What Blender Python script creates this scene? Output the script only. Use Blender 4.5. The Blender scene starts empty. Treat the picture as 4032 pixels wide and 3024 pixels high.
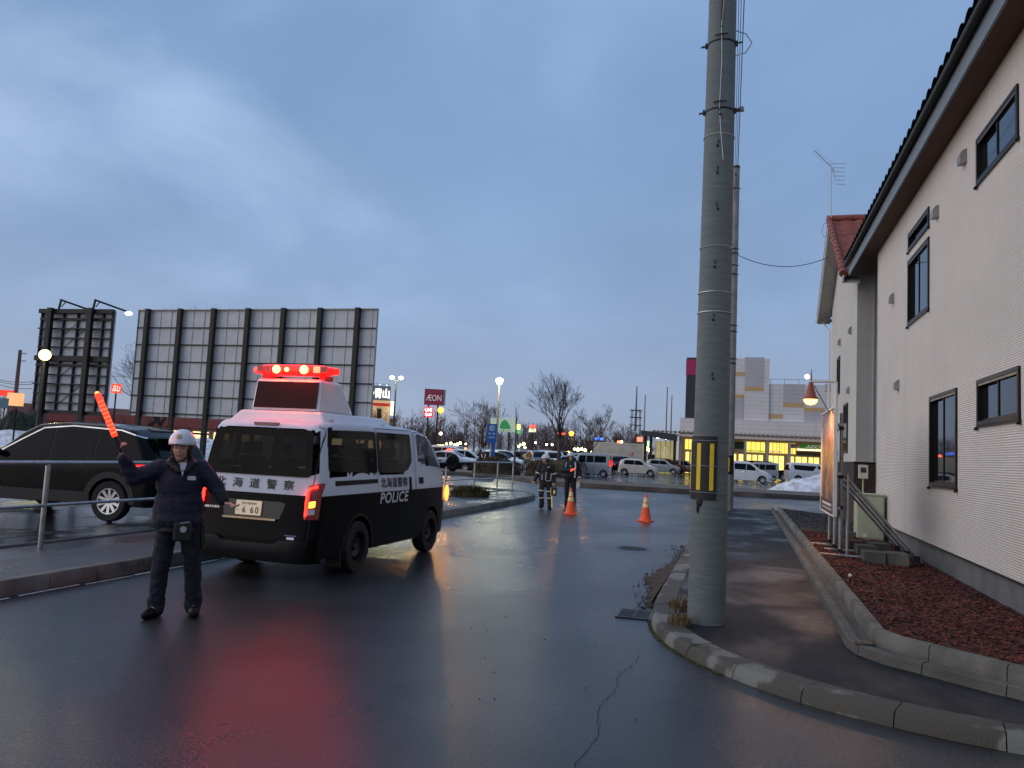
import bpy, bmesh, math, random
from mathutils import Vector, Matrix, noise
R = math.radians
S = bpy.context.scene
C = S.collection
# ------------------------------------------------------------------ camera, sky, light, exposure
CAM_H = 1.65
cd = bpy.data.cameras.new('camera'); cam = bpy.data.objects.new('camera', cd); C.objects.link(cam); S.camera = cam
cd.sensor_width = 36; cd.sensor_fit = 'HORIZONTAL'; cd.lens = 3080 / 4032 * 36; cd.clip_end = 3000; cd.clip_start = .05
YAW, PITCH, ROLL = R(-16.58), R(4.93), R(2.81)
fw = Vector((math.sin(YAW) * math.cos(PITCH), math.cos(YAW) * math.cos(PITCH), math.sin(PITCH)))
rt = Vector((math.cos(YAW), -math.sin(YAW), 0)); up = rt.cross(fw)
r2 = rt * math.cos(ROLL) + up * math.sin(ROLL); u2 = -rt * math.sin(ROLL) + up * math.cos(ROLL)
M = Matrix((r2, u2, -fw)).transposed().to_4x4(); M.translation = (0, 0, CAM_H); cam.matrix_world = M

SUN_AZ, SUN_EL = R(252), R(14)      # last light, low behind the camera to the left (azimuth clockwise from +Y)
w = bpy.data.worlds.new('World'); S.world = w; w.use_nodes = True
nt = w.node_tree; N = nt.nodes; LK = nt.links; N.clear()
def nd(t, **k):
    n = N.new(t)
    for a, b in k.items(): setattr(n, a, b)
    return n
out = nd('ShaderNodeOutputWorld'); bg = nd('ShaderNodeBackground'); bg.inputs[1].default_value = 1
sky = nd('ShaderNodeTexSky', sky_type='NISHITA', sun_disc=False); sky.sun_elevation = SUN_EL; sky.sun_rotation = SUN_AZ
tc = nd('ShaderNodeTexCoord'); sep = nd('ShaderNodeSeparateXYZ'); LK.new(tc.outputs['Generated'], sep.inputs[0])
ramp = nd('ShaderNodeValToRGB'); LK.new(sep.outputs[2], ramp.inputs[0])
er = ramp.color_ramp; er.elements[0].position = 0; er.elements[0].color = (.30, .345, .475, 1)
for p, c in ((.06, (.285, .365, .535, 1)), (.18, (.255, .365, .57, 1)), (.38, (.215, .345, .585, 1))): e = er.elements.new(p); e.color = c
er.elements[-1].position = .8; er.elements[-1].color = (.20, .335, .58, 1)
# cloud layer seen on a flat ceiling: direction divided by height
dv = nd('ShaderNodeMath', operation='ADD'); LK.new(sep.outputs[2], dv.inputs[0]); dv.inputs[1].default_value = .55
vm = nd('ShaderNodeVectorMath', operation='DIVIDE'); LK.new(tc.outputs['Generated'], vm.inputs[0])
cmb = nd('ShaderNodeCombineXYZ')
for i in range(3): LK.new(dv.outputs[0], cmb.inputs[i])
LK.new(cmb.outputs[0], vm.inputs[1])
n1 = nd('ShaderNodeTexNoise'); n1.inputs['Scale'].default_value = 2.1; n1.inputs['Detail'].default_value = 7; n1.inputs['Roughness'].default_value = .5; n1.inputs['Distortion'].default_value = .35
mpn = nd('ShaderNodeMapping'); mpn.inputs['Location'].default_value = (3.1, 1.7, .4); LK.new(vm.outputs[0], mpn.inputs[0]); LK.new(mpn.outputs[0], n1.inputs['Vector'])
cr = nd('ShaderNodeValToRGB'); LK.new(n1.outputs[0], cr.inputs[0]); cr.color_ramp.elements[0].position = .4; cr.color_ramp.elements[1].position = .72
cr.color_ramp.interpolation = 'EASE'
# brighter broken cloud toward the left (-X) part of the sky
side = nd('ShaderNodeMapRange'); LK.new(sep.outputs[0], side.inputs[0]); side.inputs[1].default_value = .05; side.inputs[2].default_value = -.55; side.inputs[3].default_value = .25; side.inputs[4].default_value = 1
mu = nd('ShaderNodeMath', operation='MULTIPLY'); LK.new(cr.outputs[0], mu.inputs[0]); LK.new(side.outputs[0], mu.inputs[1])
hi = nd('ShaderNodeMapRange'); LK.new(sep.outputs[2], hi.inputs[0]); hi.inputs[1].default_value = .05; hi.inputs[2].default_value = .32
mu2 = nd('ShaderNodeMath', operation='MULTIPLY'); LK.new(mu.outputs[0], mu2.inputs[0]); LK.new(hi.outputs[0], mu2.inputs[1])
cm = nd('ShaderNodeMixRGB'); LK.new(mu2.outputs[0], cm.inputs[0]); LK.new(ramp.outputs[0], cm.inputs[1]); cm.inputs[2].default_value = (.43, .57, .83, 1)
# darker grey-blue patches
n2 = nd('ShaderNodeTexNoise'); n2.inputs['Scale'].default_value = 2.4; n2.inputs['Detail'].default_value = 6; LK.new(vm.outputs[0], n2.inputs['Vector'])
dr = nd('ShaderNodeMapRange'); LK.new(n2.outputs[0], dr.inputs[0]); dr.inputs[1].default_value = .35; dr.inputs[2].default_value = .7; dr.inputs[3].default_value = .90; dr.inputs[4].default_value = 1.08
vs = nd('ShaderNodeVectorMath', operation='SCALE'); LK.new(cm.outputs[0], vs.inputs[0]); LK.new(dr.outputs[0], vs.inputs['Scale'])
# a share of the physical sky below the cloud deck
ns = nd('ShaderNodeVectorMath', operation='SCALE'); LK.new(sky.outputs[0], ns.inputs[0]); ns.inputs['Scale'].default_value = .012
ad = nd('ShaderNodeVectorMath', operation='ADD'); LK.new(vs.outputs[0], ad.inputs[0]); LK.new(ns.outputs[0], ad.inputs[1])
# sky behind the camera, dimmed on purpose to darken reflections
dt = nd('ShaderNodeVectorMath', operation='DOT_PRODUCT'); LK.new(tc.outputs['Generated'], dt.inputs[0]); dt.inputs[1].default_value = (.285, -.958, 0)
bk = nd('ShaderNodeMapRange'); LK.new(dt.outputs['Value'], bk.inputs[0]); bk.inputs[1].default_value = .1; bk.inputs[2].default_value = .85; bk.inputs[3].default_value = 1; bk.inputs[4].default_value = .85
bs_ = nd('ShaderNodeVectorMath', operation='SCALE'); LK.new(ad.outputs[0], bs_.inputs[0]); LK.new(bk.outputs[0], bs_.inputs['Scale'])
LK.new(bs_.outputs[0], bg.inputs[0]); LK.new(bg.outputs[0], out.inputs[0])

sl = bpy.data.lights.new('sun', 'SUN'); sl.energy = 1.9; sl.angle = R(110); sl.color = (1, .82, .66)
so = bpy.data.objects.new('sun', sl); C.objects.link(so)
sd = Vector((math.sin(SUN_AZ) * math.cos(SUN_EL), math.cos(SUN_AZ) * math.cos(SUN_EL), math.sin(SUN_EL)))
so.rotation_euler = sd.to_track_quat('Z', 'Y').to_euler(); so.location = sd * 60
S.view_settings.view_transform = 'Standard'; S.view_settings.look = 'None'; S.view_settings.exposure = 0; S.view_settings.gamma = 1
S.cycles.use_denoising = True; S.cycles.sample_clamp_indirect = 4; S.cycles.max_bounces = 6

# ------------------------------------------------------------------ helpers: materials
MATS = {}
def mat(name, col, rough=.6, metal=0, var=.15, vscale=6, bump=0, bscale=40, spec=.5, emit=None, es=0, coat=0, stretch=None, col2=None, trans=0):
    m = bpy.data.materials.new(name); m.use_nodes = True; t = m.node_tree; b = t.nodes['Principled BSDF']; L = t.links.new
    b.inputs['Roughness'].default_value = rough; b.inputs['Metallic'].default_value = metal; b.inputs['Specular IOR Level'].default_value = spec
    b.inputs['Coat Weight'].default_value = coat; b.inputs['Coat Roughness'].default_value = .08
    if trans: b.inputs['Alpha'].default_value = 1 - trans
    co = t.nodes.new('ShaderNodeTexCoord'); mp = t.nodes.new('ShaderNodeMapping'); L(co.outputs['Object'], mp.inputs[0])
    if stretch: mp.inputs['Scale'].default_value = stretch
    nz = t.nodes.new('ShaderNodeTexNoise'); nz.inputs['Scale'].default_value = vscale; nz.inputs['Detail'].default_value = 5; L(mp.outputs[0], nz.inputs['Vector'])
    rp = t.nodes.new('ShaderNodeValToRGB'); L(nz.outputs[0], rp.inputs[0])
    a = col2 or tuple(c * (1 - var) for c in col); d = tuple(min(1, c * (1 + var)) for c in col)
    rp.color_ramp.elements[0].position = .35; rp.color_ramp.elements[0].color = (*a, 1)
    rp.color_ramp.elements[1].position = .65; rp.color_ramp.elements[1].color = (*d, 1)
    L(rp.outputs[0], b.inputs['Base Color'])
    if bump:
        bz = t.nodes.new('ShaderNodeTexNoise'); bz.inputs['Scale'].default_value = bscale; bz.inputs['Detail'].default_value = 4; L(mp.outputs[0], bz.inputs['Vector'])
        bp = t.nodes.new('ShaderNodeBump'); bp.inputs['Strength'].default_value = bump; bp.inputs['Distance'].default_value = .02; L(bz.outputs[0], bp.inputs['Height']); L(bp.outputs[0], b.inputs['Normal'])
    if emit: b.inputs['Emission Color'].default_value = (*emit, 1); b.inputs['Emission Strength'].default_value = es
    m['rp'] = rp.name; MATS[name] = m; return m
def tree_of(m): return m.node_tree, m.node_tree.nodes, m.node_tree.links.new

def wet(name, col, rlo, rhi, pscale=.5, lo=.42, hi=.6, agg=90, bump=.25, spec=.5):
    """asphalt that is wet in patches: roughness and tone follow the same large noise, fine aggregate on top"""
    m = mat(name, col, .4, var=.6, vscale=agg * 1.4, bump=bump, bscale=140, spec=spec); t, n, L = tree_of(m); b = n['Principled BSDF']
    co = n.new('ShaderNodeTexCoord'); nz = n.new('ShaderNodeTexNoise'); nz.inputs['Scale'].default_value = pscale; nz.inputs['Detail'].default_value = 4; nz.inputs['Roughness'].default_value = .5; nz.inputs['Distortion'].default_value = .4
    mp = n.new('ShaderNodeMapping'); mp.inputs['Scale'].default_value = (1, .75, 1); L(co.outputs['Object'], mp.inputs[0]); L(mp.outputs[0], nz.inputs['Vector'])
    mr = n.new('ShaderNodeMapRange'); L(nz.outputs[0], mr.inputs[0]); mr.inputs[1].default_value = lo; mr.inputs[2].default_value = hi; mr.inputs[3].default_value = rhi; mr.inputs[4].default_value = rlo; L(mr.outputs[0], b.inputs['Roughness'])
    n3 = n.new('ShaderNodeTexNoise'); n3.inputs['Scale'].default_value = pscale * 3.2; n3.inputs['Detail'].default_value = 6; L(co.outputs['Object'], n3.inputs['Vector'])
    m3 = n.new('ShaderNodeMapRange'); L(n3.outputs[0], m3.inputs[0]); m3.inputs[1].default_value = .3; m3.inputs[2].default_value = .7; m3.inputs[3].default_value = .72; m3.inputs[4].default_value = 1.25
    sc = n.new('ShaderNodeVectorMath'); sc.operation = 'SCALE'; L(n[m['rp']].outputs[0], sc.inputs[0]); L(m3.outputs[0], sc.inputs['Scale']); L(sc.outputs[0], b.inputs['Base Color'])
    return m
def brick(name, c1, c2, mortar, row=.025, width=.3, plane='yz', bump=.6, msize=.1, rough=.8, off=.5):
    m = bpy.data.materials.new(name); m.use_nodes = True; t, n, L = tree_of(m); b = n['Principled BSDF']; b.inputs['Roughness'].default_value = rough
    co = n.new('ShaderNodeTexCoord'); sp = n.new('ShaderNodeSeparateXYZ'); cb = n.new('ShaderNodeCombineXYZ'); L(co.outputs['Object'], sp.inputs[0])
    L(sp.outputs['Y' if plane == 'yz' else 'X'], cb.inputs[0]); L(sp.outputs['Z'], cb.inputs[1])
    bk = n.new('ShaderNodeTexBrick'); L(cb.outputs[0], bk.inputs['Vector']); bk.offset = off
    for k, v in (('Scale', 1), ('Mortar Size', row * msize), ('Brick Width', width), ('Row Height', row), ('Mortar Smooth', .6), ('Bias', 0)): bk.inputs[k].default_value = v
    bk.inputs['Color1'].default_value = (*c1, 1); bk.inputs['Color2'].default_value = (*c2, 1); bk.inputs['Mortar'].default_value = (*mortar, 1)
    nz = n.new('ShaderNodeTexNoise'); nz.inputs['Scale'].default_value = .8; nz.inputs['Detail'].default_value = 6; L(co.outputs['Object'], nz.inputs['Vector'])
    mr = n.new('ShaderNodeMapRange'); L(nz.outputs[0], mr.inputs[0]); mr.inputs[3].default_value = .86; mr.inputs[4].default_value = 1.12
    sc = n.new('ShaderNodeVectorMath'); sc.operation = 'SCALE'; L(bk.outputs[0], sc.inputs[0]); L(mr.outputs[0], sc.inputs['Scale']); L(sc.outputs[0], b.inputs['Base Color'])
    bp = n.new('ShaderNodeBump'); bp.inputs['Strength'].default_value = bump; bp.inputs['Distance'].default_value = row * .35; bp.invert = True; L(bk.outputs['Fac'], bp.inputs['Height']); L(bp.outputs[0], b.inputs['Normal'])
    return m
def glow(name, col, st): return mat(name, tuple(min(1, c) * .5 for c in col), .4, var=.05, emit=col, es=st)

# ------------------------------------------------------------------ helpers: meshes
class MB:
    def __init__(s): s.v = []; s.f = []; s.m = []
    def add(s, vf, mi=0, T=None):
        o = len(s.v); vs, fs = vf
        s.v += [tuple(T @ Vector(p)) if T else tuple(p) for p in vs]; s.f += [tuple(i + o for i in f) for f in fs]; s.m += [mi] * len(fs); return s
    def build(s, name, mats, parent=None, smooth=False, loc=None, bevel=0):
        me = bpy.data.meshes.new(name); me.from_pydata(s.v, [], s.f); mats = mats if isinstance(mats, (list, tuple)) else [mats]
        for m in mats: me.materials.append(m)
        if len(mats) > 1: me.polygons.foreach_set('material_index', s.m)
        me.update(); o = bpy.data.objects.new(name, me); C.objects.link(o)
        if smooth: me.polygons.foreach_set('use_smooth', [True] * len(me.polygons)); me.set_sharp_from_angle(angle=R(smooth if smooth > 1 else 40))
        if parent: o.parent = parent
        if loc: o.location = loc
        if bevel:
            b = o.modifiers.new('bevel', 'BEVEL'); b.width = bevel; b.segments = 2; b.limit_method = 'ANGLE'
        return o
def box(c, s):
    x, y, z = c; a, b, d = s[0] / 2, s[1] / 2, s[2] / 2
    return [(x + i * a, y + j * b, z + k * d) for i in (-1, 1) for j in (-1, 1) for k in (-1, 1)], [(0, 1, 3, 2), (4, 6, 7, 5), (0, 4, 5, 1), (2, 3, 7, 6), (0, 2, 6, 4), (1, 5, 7, 3)]
def bx(x0, x1, y0, y1, z0, z1): return box(((x0 + x1) / 2, (y0 + y1) / 2, (z0 + z1) / 2), (abs(x1 - x0), abs(y1 - y0), abs(z1 - z0)))
def tube(path, rad, n=8, cap=True):
    P = [Vector(p) for p in path]; rr = rad if isinstance(rad, (list, tuple)) else [rad] * len(P); vs = []; fs = []; last = None
    for i, p in enumerate(P):
        t = (P[min(i + 1, len(P) - 1)] - P[max(i - 1, 0)]).normalized()
        if last is None: a = t.orthogonal().normalized()
        else: a = (last - t * last.dot(t)); a = a.normalized() if a.length > 1e-6 else t.orthogonal().normalized()
        last = a; b = t.cross(a)
        for k in range(n):
            q = 2 * math.pi * k / n; vs.append(p + (a * math.cos(q) + b * math.sin(q)) * rr[i])
    for i in range(len(P) - 1):
        for k in range(n): fs.append((i * n + k, i * n + (k + 1) % n, (i + 1) * n + (k + 1) % n, (i + 1) * n + k))
    if cap: fs.append(tuple(range(n))[::-1]); fs.append(tuple((len(P) - 1) * n + k for k in range(n)))
    return vs, fs
def beam(a, b, w, h=None, upv=(0, 0, 1)):
    a = Vector(a); b = Vector(b); h = h or w; t = (b - a).normalized(); u = Vector(upv)
    if abs(t.dot(u)) > .99: u = Vector((1, 0, 0))
    s = t.cross(u).normalized() * w / 2; u = s.cross(t).normalized() * h / 2
    return [a - s - u, a + s - u, a + s + u, a - s + u, b - s - u, b + s - u, b + s + u, b - s + u], [(0, 3, 2, 1), (4, 5, 6, 7), (0, 1, 5, 4), (1, 2, 6, 5), (2, 3, 7, 6), (3, 0, 4, 7)]
def lathe(prof, n=24, c=(0, 0, 0), axis='z', a0=0, a1=360):
    vs = []; fs = []; full = abs(a1 - a0) >= 360; cols = n if full else n + 1
    for r, z in prof:
        for k in range(cols):
            q = R(a0 + (a1 - a0) * k / n); x, y = r * math.cos(q), r * math.sin(q)
            p = (x, y, z) if axis == 'z' else ((x, z, y) if axis == 'y' else (z, x, y)); vs.append((p[0] + c[0], p[1] + c[1], p[2] + c[2]))
    for i in range(len(prof) - 1):
        for k in range(n if full else n):
            k2 = (k + 1) % cols if full else k + 1
            fs.append((i * cols + k, i * cols + k2, (i + 1) * cols + k2, (i + 1) * cols + k))
    return vs, fs
def prism(poly, z0, z1):
    n = len(poly); return [(x, y, z0) for x, y in poly] + [(x, y, z1) for x, y in poly], [tuple(range(n))[::-1], tuple(range(n, 2 * n))] + [(i, (i + 1) % n, n + (i + 1) % n, n + i) for i in range(n)]
def sphere(c, r, n=12, m=8):
    r = r if isinstance(r, (list, tuple)) else (r, r, r); vs = [(c[0], c[1], c[2] - r[2])]; fs = []
    for i in range(1, m):
        a = math.pi * i / m - math.pi / 2
        for k in range(n): q = 2 * math.pi * k / n; vs.append((c[0] + r[0] * math.cos(a) * math.cos(q), c[1] + r[1] * math.cos(a) * math.sin(q), c[2] + r[2] * math.sin(a)))
    vs.append((c[0], c[1], c[2] + r[2])); T = len(vs) - 1
    for k in range(n):
        fs.append((0, 1 + (k + 1) % n, 1 + k)); fs.append((T, T - n + k, T - n + (k + 1) % n))
        for i in range(m - 2): a = 1 + i * n; fs.append((a + k, a + (k + 1) % n, a + n + (k + 1) % n, a + n + k))
    return vs, fs
def empty(name, loc, rz=0, label=None, cat=None, group=None, sc=1):
    o = bpy.data.objects.new(name, None); C.objects.link(o); o.location = loc; o.rotation_euler = (0, 0, rz); o.scale = (sc,) * 3; return tag(o, label, cat, group)
def tag(o, label=None, cat=None, group=None, kind=None):
    for k, v in (('label', label), ('category', cat), ('group', group), ('kind', kind)):
        if v: o[k] = v
    return o
def struct(o): o['kind'] = 'structure'; return o
KIDS = lambda o: [c for c in C.objects if c.parent == o]
def copy_tree(o, parent=None):
    c = o.copy(); C.objects.link(c)
    if parent: c.parent = parent
    for k in KIDS(o):
        if k != c: copy_tree(k, c)
    return c
def vary(o, a, b):
    """object-level material swap through a copied tree"""
    for i, s in enumerate(o.material_slots):
        if s.material == a: s.link = 'OBJECT'; s.material = b
    for k in KIDS(o): vary(k, a, b)
def text(body, h, mp, name, m, parent=None, bold=.0, shear=0, wid=None, thick=.003, align='CENTER', space=1):
    """letters as a mesh: built flat (x right, y up, centred), then mapped point by point through mp(x, y, t)"""
    c = bpy.data.curves.new(name, 'FONT'); c.body = body; c.size = 1; c.align_x = align; c.align_y = 'CENTER'; c.offset = 0; c.shear = shear; c.space_character = space; c.resolution_u = 3
    c.space_line = .9
    o = bpy.data.objects.new(name, c); C.objects.link(o); bpy.context.view_layer.update()
    me = bpy.data.meshes.new_from_object(o.evaluated_get(bpy.context.evaluated_depsgraph_get())); bpy.data.objects.remove(o); bpy.data.curves.remove(c)
    xs = [v.co.x for v in me.vertices]; ys = [v.co.y for v in me.vertices]; x0 = (max(xs) + min(xs)) / 2; y0 = (max(ys) + min(ys)) / 2
    s = h / (max(ys) - min(ys)); sx = s if not wid else wid / (max(xs) - min(xs))
    b = MB(); V0 = [((v.co.x - x0) * sx, (v.co.y - y0) * s) for v in me.vertices]; F0 = [tuple(f.vertices) for f in me.polygons]; bpy.data.meshes.remove(me); g = bold * .9
    for k, (dx, dy) in enumerate(((0, 0), (g, 0), (-g, 0), (0, g), (0, -g)) if bold else ((0, 0),)): b.add(([mp(x + dx * sx, y + dy * s, thick + k * .0004) for x, y in V0], F0))
    me = bpy.data.meshes.new(name); me.from_pydata([tuple(v) for v in b.v], [], b.f); me.materials.append(m); q = bpy.data.objects.new(name, me); C.objects.link(q)
    if parent: q.parent = parent
    return q
def onplane(o, ex, ey):
    o = Vector(o); ex = Vector(ex); ey = Vector(ey); n = ex.cross(ey).normalized()
    return lambda x, y, t: o + ex * x + ey * y + n * t
def blob(name, prims, voxel, m, parent=None, folds=0, fscale=9, smooth=3, T=None, mats=None):
    """closed pieces fused into one continuous skin"""
    b = MB()
    for p in prims: b.add(p)
    me = bpy.data.meshes.new('tmp'); me.from_pydata(b.v, [], b.f); o = bpy.data.objects.new('tmp', me); C.objects.link(o)
    r = o.modifiers.new('r', 'REMESH'); r.mode = 'VOXEL'; r.voxel_size = voxel; s = o.modifiers.new('s', 'SMOOTH'); s.factor = .6; s.iterations = smooth
    bpy.context.view_layer.update(); me2 = bpy.data.meshes.new_from_object(o.evaluated_get(bpy.context.evaluated_depsgraph_get())); bpy.data.objects.remove(o)
    if folds:
        no = [v.normal.copy() for v in me2.vertices]
        for v, nn in zip(me2.vertices, no): v.co += nn * folds * (noise.noise(Vector((v.co.x * fscale, v.co.y * fscale, v.co.z * fscale * 1.7))) + .5 * noise.noise(v.co * fscale * 2.6))
    me2.name = name; me2.materials.clear(); me2.materials.append(m); me2.polygons.foreach_set('use_smooth', [True] * len(me2.polygons))
    q = bpy.data.objects.new(name, me2); C.objects.link(q)
    if parent: q.parent = parent
    return q
def cap(a, b, ra, rb=None, n=12):
    rb = ra if rb is None else rb; a = Vector(a); b = Vector(b); t = (b - a).normalized(); P = []; Q = []
    for k in range(4): q = math.pi / 2 * k / 4; P.append(a - t * ra * math.cos(q)); Q.append(max(.0008, ra * math.sin(q)))
    P.append(a); Q.append(ra); P.append(b); Q.append(rb)
    for k in range(3, -1, -1): q = math.pi / 2 * k / 4; P.append(b + t * rb * math.cos(q)); Q.append(max(.0008, rb * math.sin(q)))
    return tube(P, Q, n)

# ------------------------------------------------------------------ materials
road_m = wet('wet_asphalt_road', (.034, .036, .039), .21, .33, .33, .42, .64, agg=38, bump=.20, spec=.36)
lot_m = wet('wet_asphalt_lot', (.024, .026, .028), .05, .40, .55, .42, .52, bump=.12)
walk_m = wet('wet_asphalt_pavement', (.016, .019, .023), .30, .72, .9, .46, .66, bump=.5, spec=.25)
walk2_m = wet('wet_pavement_left', (.04, .042, .046), .16, .5, .7, .45, .6, bump=.3)
conc = mat('kerb_concrete', (.135, .135, .12), .75, var=.2, vscale=3, bump=.5, bscale=70, col2=(.070, .066, .055))
conc_d = mat('old_concrete', (.085, .085, .075), .8, var=.25, vscale=2.5, bump=.5, bscale=50)
found_m = mat('foundation_concrete', (.13, .14, .145), .8, var=.15, vscale=2, bump=.2, bscale=30)
pole_m = mat('pole_concrete', (.135, .165, .17), .75, var=.10, vscale=5, bump=.3, bscale=9, stretch=(1, 1, 7))
pole_s = mat('pole_concrete_far', (.25, .25, .25), .8, var=.15, vscale=4, bump=.2)
black_m = mat('black_rubber', (.012, .013, .012), .6, var=.2)
yel_m = mat('yellow_reflective', (.75, .55, .02), .5, var=.06)
steel = mat('galvanised_steel', (.40, .42, .42), .38, .85, var=.15, vscale=10, bump=.1)
steel_d = mat('dark_painted_steel', (.018, .017, .016), .55, .2, var=.2)
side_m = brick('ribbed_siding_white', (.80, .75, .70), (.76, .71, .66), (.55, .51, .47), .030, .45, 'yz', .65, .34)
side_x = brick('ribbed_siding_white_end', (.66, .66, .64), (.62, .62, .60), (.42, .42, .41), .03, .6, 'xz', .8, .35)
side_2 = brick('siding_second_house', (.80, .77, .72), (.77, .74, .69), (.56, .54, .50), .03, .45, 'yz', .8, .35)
dbrick = brick('dark_brown_brick', (.07, .042, .032), (.045, .028, .022), (.03, .026, .024), .07, .22, 'yz', .8, .14)
dbrick_x = brick('dark_brown_brick_end', (.10, .055, .04), (.05, .03, .024), (.025, .022, .02), .07, .22, 'xz', .8, .14)
fascia_m = mat('grey_fascia', (.17, .21, .24), .5, var=.06)
soffit_m = mat('brown_soffit', (.085, .036, .018), .7, var=.12, vscale=3, stretch=(6, .4, 1))
soff2_m = mat('pale_soffit', (.42, .42, .38), .7, var=.06)
tile_k = mat('black_roof_tile', (.016, .015, .017), .45, var=.3, vscale=5)
tile_r = mat('red_roof_tile', (.27, .075, .050), .65, var=.25, vscale=4, bump=.3, bscale=30)
whitep = mat('white_trim', (.7, .7, .68), .5, var=.05)
frame_m = mat('dark_bronze_frame', (.010, .008, .007), .4, 0, var=.1, spec=.25)
glass_m = mat('window_glass', (.008, .010, .012), .03, 0, var=.1, spec=.7, vscale=2)
vent_m = mat('grey_vent_cover', (.28, .28, .28), .4, .4, var=.1)
mulch_m = mat('red_mulch', (.045, .011, .008), .9, var=.5, vscale=30, bump=.8, bscale=60)
gravel_m = mat('dark_gravel', (.035, .036, .040), .85, var=.5, vscale=60, bump=.9, bscale=80)
snow_m = mat('old_snow', (.66, .70, .76), .8, var=.16, vscale=2.2, bump=.6, bscale=9, col2=(.40, .41, .43))
twig_m = mat('bare_branches', (.055, .040, .033), .9, var=.2)
bark_m = mat('bark', (.09, .075, .055), .9, var=.25, vscale=9, bump=.5)
hedge_m = mat('dry_hedge', (.075, .050, .028), .95, var=.5, vscale=7)
dgrass_m = mat('dry_grass', (.20, .15, .075), .9, var=.3)
dirt_m = mat('brown_dirt', (.055, .042, .030), .95, var=.3, vscale=5, bump=.8, bscale=40)
paint_w = mat('car_paint_white', (.72, .73, .75), .28, 0, var=.02, coat=.6)
paint_k = mat('car_paint_black', (.004, .0045, .0055), .16, 0, var=.1, coat=0, spec=.13)
paint_s = mat('car_paint_silver', (.42, .43, .44), .3, .6, var=.03, coat=.6)
paint_p = mat('car_paint_pearl', (.66, .60, .54), .3, .1, var=.02, coat=.5)
paint_r = mat('car_paint_dark_red', (.16, .018, .022), .25, .2, var=.05, coat=.8)
paint_b = mat('car_paint_slate_blue', (.06, .10, .14), .25, .3, var=.05, coat=.8)
paint_g = mat('car_paint_grey_green', (.15, .19, .18), .3, .3, var=.05, coat=.6)
carglass = mat('car_glass', (.006, .007, .008), .05, 0, var=.2, spec=.12, vscale=3)
plastic = mat('black_plastic', (.006, .006, .007), .5, var=.15, spec=.2)
plast_g = mat('grey_plastic_cladding', (.022, .022, .02), .6, var=.15)
tyre_m = mat('tyre', (.012, .012, .013), .75, var=.2, bump=.4, bscale=30)
rim_m = mat('alloy_rim', (.62, .63, .64), .3, .7, var=.05)
rim_k = mat('black_steel_rim', (.02, .02, .022), .45, .3, var=.2)
lampglass = mat('clear_lamp_lens', (.5, .5, .5), .1, .2, var=.1, spec=.8)
redlens = mat('red_lamp_lens', (.25, .006, .008), .15, var=.1, spec=.8)
red_e = glow('red_lamp_lit', (1, .015, .010), 2.6)
red_e2 = glow('red_lamp_tube_lit', (1, .012, .006), 11)
orange_e = glow('orange_lamp_lit', (1, .30, .05), 3)
amber_e = glow('amber_lamp_lit', (1, .42, .05), 3)
whitel_e = glow('white_lamp_lit', (1, .93, .62), 14)
lett_k = mat('black_lettering', (.012, .012, .014), .4, var=.05)
lett_w = mat('white_lettering', (.75, .76, .78), .35, var=.03)
skin_m = mat('skin', (.52, .31, .22), .5, var=.06, vscale=20)
navy_m = mat('navy_jacket_cloth', (.008, .011, .030), .75, var=.25, vscale=14, bump=.5, bscale=60)
navy_d = mat('dark_navy_trousers', (.006, .008, .018), .8, var=.25, vscale=14, bump=.4, bscale=60)
helmet_m = mat('white_helmet_shell', (.66, .68, .72), .28, var=.04, coat=.4)
hair_m = mat('black_hair', (.010, .009, .009), .6, var=.2)
refl_m = mat('pale_reflective_band', (.55, .55, .50), .4, var=.08, emit=(.8, .78, .65), es=.10)
cone_m = mat('orange_cone_plastic', (.80, .085, .012), .42, var=.05, bump=.05)
cone_w = mat('cone_reflective_sleeve', (.80, .62, .32), .4, var=.12, vscale=20)
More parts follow.
